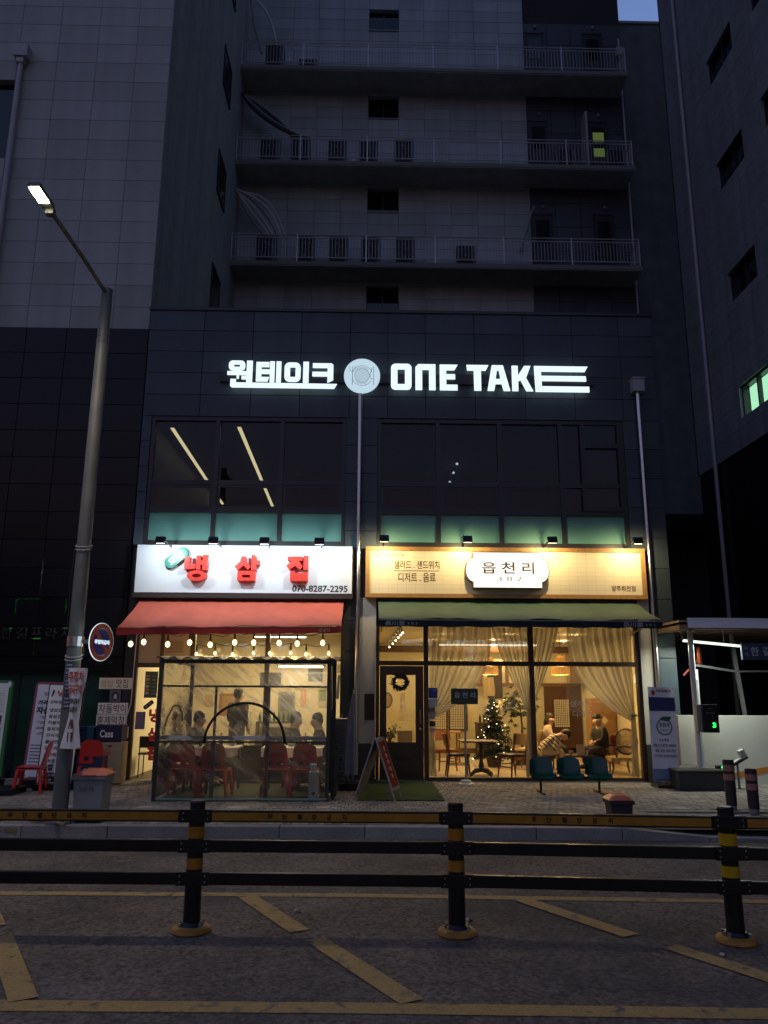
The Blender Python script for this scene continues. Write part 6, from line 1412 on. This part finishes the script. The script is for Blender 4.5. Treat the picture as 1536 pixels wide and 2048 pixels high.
for a in range(4): MB().tube([(2.12, .85, .12), (2.12 + .16 * math.cos(a * 1.571 + .6), .85 + .16 * math.sin(a * 1.571 + .6), .10), (2.12 + .27 * math.cos(a * 1.571 + .6), .85 + .27 * math.sin(a * 1.571 + .6), .035)], [.04, .035, .025], 8).build('leg', LEA, t, smooth=True)
t = thing('back_table', 'light wooden table farther back in the cafe by the lattice windows', 'table', (1.7, 3.6, 0))
MB().box(1.15, 2.05, 3.3, 3.9, .64, .67).build('tabletop', WOODL, t)
for x in (1.2, 2.0):
    for y in (3.35, 3.85): MB().tube([(x, y, .02), (x, y, .64)], .02, 8).build('leg', CHR, t)
t = thing('low_table', 'low wooden table between the seated people', 'table', (4.1, 1.6, 0))
MB().box(3.82, 4.42, 1.25, 1.85, .315, .345).build('tabletop', WOOD, t, bevel=.008)
for x in (3.87, 4.37):
    for y in (1.3, 1.8): MB().tube([(x, y, .02), (x, y, .32)], .018, 8).build('leg', WOOD, t)
o = MB().box(4.03, 4.19, 1.30, 1.315, .347, .545).build('menu_stand', mat('menu_card', (.42, .38, .32), .6)); tag(o, 'pale menu card standing on the low table', 'menu card')
for x, l in ((4.27, 'white cup right of the menu card on the low table'), (3.93, 'white cup left of the menu card on the low table')):
    c = thing('coffee_cup', l, 'cup', (x, 1.38, .345), 'cups on the low table'); MB().lathe([(.03, 0), (.042, .09), (.037, .09), (.028, .01), (0, .01)], (x, 1.38, .346), 12).build('body', mat('cup_white', (.6, .55, .47), .4), c, smooth=True); MB().tube([(x + .04, 1.38, .42), (x + .065, 1.38, .40), (x + .036, 1.38, .37)], .006, 6).build('handle', MATS['cup_white'], c)
t = thing('armchair', 'ornate armchair with patterned seat and oval back at the right of the cafe window', 'armchair', (4.86, 1.25, 0))
UPH = mat('floral_upholstery', (.42, .31, .15), .7, var=.45, vscale=22)
MB().grid(lambda u, v: (4.60 + .50 * u, 1.0 + .5 * v, .33 + .035 * math.sin(u * 3.14) * math.sin(v * 3.14)), 10, 10).box(4.60, 5.10, 1.0, 1.5, .26, .325).build('seat', UPH, t, smooth=True)
bkM = Matrix.Translation((5.02, 1.36, .60)) @ Matrix.Rotation(rad(-38), 4, 'Z') @ Matrix.Rotation(rad(-8), 4, 'X')
m = MB().prism(ell(0, 0, .20, .22, 24), -.02, .02); bmesh.ops.transform(m.bm, matrix=bkM, verts=m.bm.verts[:]); m.build('backrest', UPH, t)
m = MB().tube([(.215 * math.cos(a), 0, .235 * math.sin(a)) for a in [i * math.pi / 12 for i in range(25)]], .022, 6); bmesh.ops.transform(m.bm, matrix=bkM, verts=m.bm.verts[:]); m.build('back_frame', WOOD, t, smooth='all')
for y in (1.02, 1.48): MB().tube([(5.08, y, .50), (4.9, y, .53), (4.72, y, .52), (4.67, y, .46), (4.72, y, .34)], .018, 8).build('arm', LEA, t, smooth='all')
for x, y in ((4.63, 1.03), (4.63, 1.47), (5.06, 1.03), (5.06, 1.47)): MB().tube([(x, y, .27), (x + (.02 if x < 4.8 else .0), y, .14), (x - (.02 if x < 4.8 else -.03), y, .02)], [.026, .02, .014], 8).build('leg', WOOD, t, smooth='all')
for x, y, l in ((3.35, 1.35, 'low upholstered stool under the person in the striped sweater'), (3.62, 2.0, 'low stool under the person in white by the middle post'), (4.56, 1.62, 'low stool under the person in black')):
    t = thing('low_stool', l, 'stool', (x, y, 0), 'low stools in the cafe'); MB().box(x - .19, x + .19, y - .19, y + .19, .24, .33).build('seat', LEA, t, bevel=.02)
    for a in (-1, 1):
        for b in (-1, 1): MB().tube([(x + a * .15, y + b * .15, .02), (x + a * .15, y + b * .15, .25)], .017, 8).build('leg', CHR, t)

# ------------------------------------------------------------------ diner interior
def ceiling_tube(x0, x1, y, z, label, p):
    t = thing('diner_light', label, 'tube light', ((x0 + x1) / 2, y, z), 'tube lights in the diner'); MB().box(x0, x1, y - .05, y + .05, z, z + .05).build('fitting', PVC, t); MB().box(x0 + .02, x1 - .02, y - .035, y + .035, z - .02, z - .001).build('tube', emit('diner_tube', (1., .92, .72), 10 * EX), t)
    lamp('glow', 'AREA', ((x0 + x1) / 2, y, z - .05), p, (1., .76, .40), t, size=1.1, sy=.07)
ceiling_tube(-3.3, -2.1, 1.6, 2.72, 'tube light on the left of the diner ceiling', 3.2); ceiling_tube(-1.7, -.6, 1.6, 2.72, 'tube light on the right of the diner ceiling', 3.2); ceiling_tube(-2.6, -1.4, 3.6, 2.72, 'tube light at the back of the diner ceiling', 3.2)
def poster(label, x0, x1, z0, z1, y, col, inner=None):
    o = MB().box(x0, x1, y, y + .012, z0, z1).build('wall_poster', mat('poster_%d' % (abs(hash(label)) % 99991) if False else 'poster_' + label.replace(' ', '_')[:24], col, .6)); tag(o, label, 'poster', 'posters on the diner walls')
    if inner: MB().box(x0 + (x1 - x0) * .14, x1 - (x1 - x0) * .14, y - .004, y - .001, z0 + (z1 - z0) * .3, z1 - (z1 - z0) * .12).build('picture', mat('pic_' + label.replace(' ', '_')[:24], inner, .6), o)
poster('red-brown food poster left of the arch hose', -3.55, -3.10, .95, 1.45, 4.98, (.34, .16, .08), (.45, .28, .14))
poster('grey menu board behind the right end of the arch', -2.15, -1.75, .85, 1.5, 4.98, (.20, .19, .18), (.10, .10, .10))
poster('tilted bottle picture on the right diner wall', -1.2, -.98, 1.15, 1.6, 4.98, (.48, .42, .30), (.2, .24, .16))
poster('dark framed picture high on the right diner wall', -1.45, -1.1, 1.75, 2.05, 4.98, (.06, .05, .05), (.12, .10, .09))
poster('dark screen high in the middle of the diner wall', -2.6, -2.1, 1.62, 1.95, 4.98, (.05, .045, .04))
t = thing('bottle_shelf', 'dark shelf unit with bottles at the back of the diner', 'shelf', (-2.1, 4.7, 0)); MB().box(-2.6, -1.75, 4.5, 4.9, .02, .5).box(-2.6, -1.75, 4.5, 4.9, .78, .82).box(-2.6, -2.56, 4.5, 4.9, .5, .78).box(-1.79, -1.75, 4.5, 4.9, .5, .78).build('carcass', mat('counter_dark', (.05, .028, .016), .5), t)
o = MB().box(-3.05, -2.72, 4.3, 4.6, .02, 1.05).build('white_box', mat('fridge_white', (.5, .46, .36), .5), None, bevel=.01); tag(o, 'pale upright box at the back of the diner behind the arch', 'cooler')
for k, (x, z, w, h, c) in enumerate(((-3.75, 1.75, .25, .34, (.7, .62, .48)), (-2.95, 1.85, .22, .3, (.66, .56, .40)), (-3.9, 1.15, .2, .28, (.55, .40, .28)), (-.85, 1.55, .2, .3, (.68, .60, .46)), (-.75, 1.95, .26, .2, (.30, .24, .18)), (-1.62, 1.15, .14, .4, (.60, .30, .16)))):
    o = MB().box(x, x + w, 4.985, 4.99, z, z + h).build('wall_sheet', mat('sheet_%d' % k, c, .7)); tag(o, 'paper sheet on the diner back wall, ' + ('high on the left', 'left of the arch top', 'low at the far left', 'at the right end', 'darkest one, high at the right end', 'narrow orange one beside the grey menu board')[k], 'paper sheet', 'paper sheets on the diner wall')
for k in range(7):
    tag(MB().lathe([(.033, 0), (.033, .13), (.013, .17), (.013, .22), (0, .22)], (-2.52 + .11 * k, 4.6, .821), 8).build('bottle', mat('bottle_green', (.02, .07, .03), .25)), ('first', 'second', 'third', 'fourth', 'fifth', 'sixth', 'seventh')[k] + ' green bottle from the left on the diner shelf', 'bottle', 'bottles on the diner shelf')
for k, (x, y) in enumerate(((-2.62, -1.5), (-2.28, -1.62), (-1.42, -1.6), (-.98, -1.5))):
    tag(MB().lathe([(.03, 0), (.03, .12), (.012, .16), (.012, .205), (0, .205)], (x, y, .686), 8).build('bottle', MATS['bottle_green']), ('left bottle on the left tent table', 'right bottle on the left tent table', 'left bottle on the right tent table', 'right bottle on the right tent table')[k], 'bottle', 'bottles on the tent tables')
# door-side posters
o = MB().box(-3.98, -3.755, .018, .024, 1.40, 1.86).build('menu_poster', mat('menu_green', (.07, .12, .08), .5)); tag(o, 'green menu poster on the diner door glass', 'poster')
for k in range(6): MB().box(-3.96, -3.90, .0145, .0175, 1.46 + .06 * k, 1.50 + .06 * k).box(-3.86, -3.78, .0145, .0175, 1.465 + .06 * k, 1.475 + .06 * k).build('print_line', mat('menu_orange' if k % 2 else 'menu_pale', (.5, .25, .06) if k % 2 else (.5, .52, .45), .6), o)
o = MB().box(-4.10, -3.93, .018, .024, .86, 1.16).build('purple_poster', mat('poster_purple', (.18, .14, .20), .6)); tag(o, 'small purple-grey poster low on the diner door glass', 'poster')
a_ = rad(40); P = [(-3.885 + x * math.cos(a_) - z * math.sin(a_), 1.49 - .21 + x * math.sin(a_) + z * math.cos(a_)) for x, z in rrect(-.10, .10, -.038, .038, .03, 4)]
o = MB().prism(P, .008, .014).build('black_badge', BLK); tag(o, 'small black slanted badge on the diner door glass', 'badge'); text('badge_lettering', '오 안', PALE, o, -.07, .065, -.022, .022, .0075, depth=.002, M=Matrix.Translation((-3.885, 0, 1.28)) @ Matrix.Rotation(-a_, 4, 'Y'))
o = thing('door_letters', 'red vertical letters on the diner door edge beside the tent', 'lettering', (-3.75, 0, .9))
for k, ch in enumerate('냉삼집'): text('letter', ch, RED, o, -3.86, -3.66, .98 - .32 * k, 1.22 - .32 * k, -.004, bold=.05, depth=.006)
t = thing('diner_chair', 'dark metal chair just inside the diner door', 'chair', (-3.95, .5, 0)); MB().box(-4.12, -3.78, .4, .75, .40, .43).build('seat', mat('seat_black', (.03, .025, .02), .5), t)
for x in (-4.10, -3.80):
    for y in (.42, .73): MB().tube([(x, y, .02), (x, y, .72 if y < .5 else .4)], .011, 6).build('leg', FRAME, t)
MB().box(-4.11, -3.79, .41, .43, .52, .72).build('backrest', MATS['seat_black'], t)

# ------------------------------------------------------------------ shops across the street, behind the camera: what the glass and granite reflect
ob = thing('opposite_shops', 'dark row of shops across the street with lit signs, seen only as reflections', 'building', (0, -30, 0))
MB().box(-45, 45, -42, -30, 0, 9.5).build('wall', mat('opposite_wall', (.10, .095, .09), .8, var=.2, vscale=1.5), ob)
SWH = emit('opposite_sign_white', (.85, .92, 1.), 3.0 * EX)
for x0, x1, z, h in ((1.9, 3.4, 4.15, .32), (4.4, 6.6, 4.1, .36), (7.0, 8.9, 4.05, .36), (-8., -4.5, 3.9, .5),):
    f = MB().box(x0 - .1, x1 + .1, -30.0, -29.9, z - h * .7, z + h * .7).build('sign_board', FRAME, ob)
    x = x0; m = MB()
    while x < x1:
        w = random.uniform(.12, .22)
        m.box(x, x + .05, -29.9, -29.86, z - h / 2, z + h / 2).box(x + .05, x + w, -29.9, -29.86, z + h * random.uniform(-.4, .3), z + h * .42); x += w + .08
    tag(m.build('lit_strokes', SWH, f), kind='stuff')
for k in range(8): MB().box(5.4, 5.95, -29.6, -29.3, 3.95 - .2 * k, 4.13 - .2 * k).build('blade_segment', emit(('blade_pink', 'blade_green', 'blade_white')[k % 3], ((1., .25, .45), (.2, 1., .5), (.9, .9, 1.))[k % 3], 1.2 * EX), ob)
for k in range(14): MB().ball((3.0 + .36 * k, -29.7, 3.15 + .08 * math.sin(k * 2)), .05, seg=8, rings=6).build('bulb', emit('opposite_bulb', (1., .6, .2), 8 * EX), ob)
for x0, x1 in ((-14, -9.5), (-7.5, -1.5), (.5, 9.5), (11, 17)): MB().box(x0, x1, -30.0, -29.97, .4, 2.7).build('shop_window', emit('opposite_window', (1., .80, .55), .45 * EX), ob)
# ------------------------------------------------------------------ people
SKIN = mat('skin', (.58, .38, .27), .55); HAIR = mat('dark_hair', (.012, .009, .008), .5); EYE = mat('eye_dark', (.01, .008, .008), .3); LIP = mat('lip', (.35, .12, .10), .5)
def skinmesh(name, V, E, Rr, m, parent, sub=2, root=0):
    me = bpy.data.meshes.new(name); me.from_pydata([Vector(v) for v in V], E, []); me.materials.append(m)
    o = bpy.data.objects.new(name, me); COL.objects.link(o); o.parent = parent
    sk = o.modifiers.new('skin', 'SKIN'); sk.use_smooth_shade = True
    d = me.skin_vertices[0].data
    for i, r in enumerate(Rr): d[i].radius = (r, r) if not isinstance(r, tuple) else r
    for q in d: q.use_root = False
    d[root].use_root = True
    s_ = o.modifiers.new('sub', 'SUBSURF'); s_.levels = 1; s_.render_levels = sub
    return o
def person(label, base, J, top, bottom, hairstyle='short', yaw=0., face=True, s_=.93, group=None, coat=None, hairm=None):
    """J: joints in metres around the pelvis (x forward, y left, z up): pelvis chest neck head sh el wr hip kn an (left, right pairs)"""
    t = thing('person', label, 'person', base, group, rz=yaw); t.scale = (s_, s_, s_)
    hd = Vector(J['head']); nk = Vector(J['neck'])
    V = [J['pelvis'], J['waist'], J['chest'], J['neck']]; E = [(0, 1), (1, 2), (2, 3)]; Rr = [.12, .105, .12, .078]
    def add(p, parent, r): V.append(p); Rr.append(r); E.append((parent, len(V) - 1)); return len(V) - 1
    up = (hd - nk).normalized()
    fw = Vector(J.get('look', (1, 0, 0))); fw = (fw - up * fw.dot(up)).normalized()
    h0 = add(hd - up * .055 + fw * .014, 3, (.086, .094)); h1 = add(hd + up * .0, h0, (.112, .124)); h2 = add(hd + up * .06 - fw * .008, h1, (.104, .116))
    for k in (0, 1):
        s0 = add(J['sh'][k], 2, .058); e0 = add(J['el'][k], s0, .043); w0 = add(J['wr'][k], e0, .030)
        el = Vector(J['el'][k]); wr = Vector(J['wr'][k]); d = (wr - el).normalized(); side = d.cross(Vector((0, 0, 1))).normalized()
        pm = add(wr + d * .055, w0, (.036, .022))
        for q, ln in zip((-1.5, -.5, .5, 1.5), (.062, .075, .070, .055)):
            f1 = add(wr + d * (.085) + side * q * .017, pm, .0085); f2 = add(wr + d * (.085 + ln * .6) + side * q * .019 + Vector((0, 0, -.018)), f1, .0075); add(wr + d * (.085 + ln * .85) + side * q * .018 + Vector((0, 0, -.045)), f2, .006)
        th = add(wr + d * .05 + side * (-.04 if k == 0 else .04), w0, .010); add(wr + d * .085 + side * (-.055 if k == 0 else .055) + Vector((0, 0, -.012)), th, .008)
    for k in (0, 1):
        a0 = add(J['hip'][k], 0, .085); b0 = add(J['kn'][k], a0, .062); c0 = add(J['an'][k], b0, .042); add(Vector(J['an'][k]) + Vector((.14, 0, -.03)), c0, .036)
    body = skinmesh('body', V, E, Rr, SKIN, t)
    # clothes: sweater and trousers follow the same joints a little wider
    V = [Vector(J['pelvis']) - (Vector(J['waist']) - Vector(J['pelvis'])) * .35, J['waist'], J['chest'], Vector(J['chest']).lerp(Vector(J['neck']), .75)]; E = [(0, 1), (1, 2), (2, 3)]; Rr = [.172, .160, .165, .085]
    for k in (0, 1):
        s0 = add(J['sh'][k], 2, .085); e0 = add(J['el'][k], s0, .066); add(Vector(J['el'][k]).lerp(Vector(J['wr'][k]), .88), e0, .045)
    sw = skinmesh('sweater', V, E, Rr, top, t)
    V = [J['pelvis'], Vector(J['pelvis']).lerp(Vector(J['waist']), .8)]; E = [(0, 1)]; Rr = [.165, .145]
    for k in (0, 1):
        a0 = add(J['hip'][k], 0, .122); b0 = add(J['kn'][k], a0, .084); add(Vector(J['kn'][k]).lerp(Vector(J['an'][k]), .92), b0, .056)
    skinmesh('trousers', V, E, Rr, bottom, t)
    for k in (0, 1):
        a = Vector(J['an'][k]); sh = MB().ball(a + Vector((.06, 0, -.045)), .055, 2.0, .85, .65); sh.build('shoe', HAIR, t, smooth='all', local=True)
    hm = hairm or HAIR
    Rf = Matrix((fw, up.cross(fw).normalized(), up)).transposed().to_4x4()
    Mh = Matrix.Translation(hd + up * .02) @ Rf
    hr = MB(); hr.ball((-.036, 0, .046), .104, .98, .96, .90, 14, 10)
    hr.ball((-.050, 0, .0), .096, .80, 1.08, 1.05, 14, 10)
    if hairstyle == 'long': hr.ball((-.065, 0, -.07), .085, .75, 1.1, 1.5, 12, 8); hr.ball((-.03, .085, -.06), .04, .9, .6, 2.3, 10, 8); hr.ball((-.03, -.085, -.06), .04, .9, .6, 2.3, 10, 8)
    if hairstyle == 'bun': hr.ball((-.115, 0, .055), .045, 1, 1, 1, 10, 8)
    if hairstyle == 'bob': hr.ball((-.05, 0, -.01), .098, .85, 1.06, 1.0, 12, 8)
    bmesh.ops.transform(hr.bm, matrix=Mh, verts=hr.bm.verts[:]); hr.build('hair', hm, t, smooth='all', local=True)
    if face:
        for sy in (-1, 1):
            e = MB().ball((.094, sy * .034, .002), .0105, .5, 1.25, .8, 8, 6); bmesh.ops.transform(e.bm, matrix=Mh, verts=e.bm.verts[:]); e.build('eye', EYE, t, local=True)
            e = MB().ball((.0, sy * .098, -.008), .02, .8, .4, 1.3, 8, 6); bmesh.ops.transform(e.bm, matrix=Mh, verts=e.bm.verts[:]); e.build('ear', SKIN, t, local=True)
            e = MB().box(.094, .100, sy * .034 - .016, sy * .034 + .016, .021, .027); bmesh.ops.transform(e.bm, matrix=Mh, verts=e.bm.verts[:]); e.build('eyebrow', hm, t, local=True)
        n = MB().ball((.104, 0, -.024), .013, 1.1, .8, 1.5, 8, 6); bmesh.ops.transform(n.bm, matrix=Mh, verts=n.bm.verts[:]); n.build('nose', SKIN, t, smooth='all', local=True)
        n = MB().ball((.092, 0, -.056), .014, .5, 1.5, .45, 8, 6); bmesh.ops.transform(n.bm, matrix=Mh, verts=n.bm.verts[:]); n.build('mouth', LIP, t, local=True)
    return t
def sit(lean=0., head=(0, 0, 0), arms='table', look=(1, 0, 0), legs=.40):
    """seated pose facing +x; lean bends the trunk forward (radians)"""
    c, s_ = math.cos(lean), math.sin(lean)
    R_ = lambda z, x=0, y=0: (x * c + z * s_, y, z * c - x * s_)
    J = dict(pelvis=(0, 0, 0), waist=R_(.2), chest=R_(.38), neck=R_(.55))
    n = Vector(J['neck']); J['head'] = tuple(n + Vector(R_(.115, .03)) + Vector(head)); J['look'] = look
    J['sh'] = [R_(.47, 0, .175), R_(.47, 0, -.175)]
    if arms == 'table':
        J['el'] = [tuple(Vector(R_(.22, .12, .215))), tuple(Vector(R_(.22, .12, -.215)))]; J['wr'] = [(Vector(J['el'][0]) + Vector((.22, -.07, .02))), (Vector(J['el'][1]) + Vector((.22, .07, .02)))]
    elif arms == 'knees':
        J['el'] = [tuple(Vector(R_(.22, .08, .22)) + Vector((0, 0, -.02))), tuple(Vector(R_(.22, .08, -.22)) + Vector((0, 0, -.02)))]; J['wr'] = [Vector((.34, .12, .17)), Vector((.34, -.12, .17))]
    else:
        J['el'] = [tuple(Vector(R_(.26, .1, .21))), tuple(Vector(R_(.26, .1, -.21)))]; J['wr'] = [Vector((.24, .06, .20)), Vector((.24, -.06, .20))]
    J['hip'] = [(.03, .10, -.01), (.03, -.10, -.01)]; J['kn'] = [(.42, .12, .05), (.42, -.12, .05)]; J['an'] = [(.40, .12, .05 - legs), (.40, -.12, .05 - legs)]
    return J
STR = mat('striped_sweater', (.62, .55, .42), .9)
N = STR.node_tree.nodes; L = STR.node_tree.links; tc = N.new('ShaderNodeTexCoord'); wv = N.new('ShaderNodeTexWave'); wv.bands_direction = 'Z'; wv.inputs['Scale'].default_value = 4.2
mp = N.new('ShaderNodeMapping'); mp.inputs['Rotation'].default_value = (0, rad(-48), 0); L.new(tc.outputs['Object'], mp.inputs[0]); L.new(mp.outputs[0], wv.inputs['Vector'])
cr = N.new('ShaderNodeValToRGB'); cr.color_ramp.interpolation = 'CONSTANT'; cr.color_ramp.elements[0].color = (.025, .02, .02, 1); cr.color_ramp.elements[1].position = .30; cr.color_ramp.elements[1].color = (.62, .54, .40, 1); L.new(wv.outputs['Fac'], cr.inputs[0]); L.new(cr.outputs[0], N['Principled BSDF'].inputs['Base Color'])
CREAMJ = mat('cream_jumper', (.60, .50, .36), .9, bump=.3, bscale=120); BLKJ = mat('black_jacket', (.006, .006, .007), .6); JEANS = mat('dark_trousers', (.03, .03, .036), .8); PALET = mat('pale_trousers', (.52, .44, .32), .85)
person('person in a striped sweater bending forward over the low table', (3.36, 1.35, .40), sit(.85, (.02, 0, -.05), 'knees', (.75, 0, -.65), .36), STR, PALET, 'bob', yaw=rad(2), face=True, s_=.87)
person('person in white with long dark hair behind the striped sweater', (3.60, 2.0, .41), sit(.12, (0, 0, 0), 'lap', (1, -.15, -.1), .36), CREAMJ, JEANS, 'long', yaw=rad(-12), s_=.87)
person('person in a black jacket with dark hair tied back, right of the low table', (4.62, 1.58, .41), sit(.10, (0, 0, 0), 'lap', (.86, .5, .02), .36), BLKJ, JEANS, 'bun', yaw=rad(198), s_=.87)
o = MB().grid(lambda u, v: (4.80 + .24 * u + .02 * math.sin(v * 7), 1.55 + .06 * math.sin(u * 8 + v * 3), .42 + .30 * v - .10 * u * v), 14, 12).build('orange_jacket', mat('jacket_orange', (.55, .085, .02), .7, bump=.3), None, smooth='all'); tag(o, 'bright orange jacket draped between the person in black and the armchair', 'jacket')
def stand():
    J = dict(pelvis=(0, 0, 0), waist=(0, 0, .2), chest=(.01, 0, .38), neck=(.0, 0, .55), head=(.03, 0, .68), look=(1, 0, -.15))
    J['sh'] = [(0, .175, .47), (0, -.175, .47)]; J['el'] = [(.0, .22, .2), (.0, -.22, .2)]; J['wr'] = [Vector((.14, .17, .02)), Vector((.14, -.17, .02))]
    J['hip'] = [(0, .09, -.03), (0, -.09, -.03)]; J['kn'] = [(.02, .10, -.42), (.02, -.10, -.42)]; J['an'] = [(0, .10, -.80), (0, -.10, -.80)]
    return J
person('standing person in dark clothes inside the diner behind the left tent upright', (-2.52, 1.3, .83), stand(), mat('diner_top_black', (.018, .015, .014), .85), JEANS, 'short', yaw=rad(60), s_=.90)
DK = mat('diner_top_dark', (.035, .028, .024), .85); DK2 = mat('diner_top_brown', (.05, .036, .026), .85)
sits = [('diner with short dark hair seated at the left end of the tent', (-2.88, -.75, .44), -8, DK, 'short'), ('diner with dark hair seated at the right tent table, in profile', (-1.27, -.78, .44), -5, DK2, 'bob'), ('diner in dark clothes seated at the far right of the tent facing left', (-.78, -.72, .42), 180, DK, 'short')]
for i, (l, b, yw, tm, hs) in enumerate(sits): person(l, b, sit(.08, arms='table', legs=.42), tm, JEANS, hs, yaw=rad(yw), face=True, group=None)
for x, y, l in ((-2.88, -.75, 'stool under the diner at the left end of the tent'), (-1.27, -.78, 'stool under the diner in profile at the right tent table'), (-.78, -.72, 'stool under the diner at the far right of the tent')):
    t = thing('red_stool', l, 'stool', (x, y, 0), 'stools in the tent'); MB().lathe([(.15, .33), (.16, .35), (.15, .36), (0, .36)], (x, y, 0), 14).build('seat', RP, t)
    for a in range(4): MB().tube([(x + .11 * math.cos(a * 1.571 + .78), y + .11 * math.sin(a * 1.571 + .78), .34), (x + .16 * math.cos(a * 1.571 + .78), y + .16 * math.sin(a * 1.571 + .78), .015)], .02, 8).build('leg', RP, t)
# dishes on the tent tables
for x, y, l in ((-2.45, -1.45, 'white bowl on the left tent table'), (-2.15, -1.3, 'second white bowl at the right end of the left tent table'), (-1.2, -1.45, 'white bowl on the right tent table')):
    o = MB().lathe([(.03, 0), (.07, .05), (.065, .05), (.028, .008), (0, .008)], (x, y, .681), 14).build('bowl', mat('cup_white', (.6, .55, .47), .4), None, smooth=True); tag(o, l, 'bowl', 'bowls on the tent tables')
# ------------------------------------------------------------------ tidy up
for m in GLYPH.values(): bpy.data.meshes.remove(m)
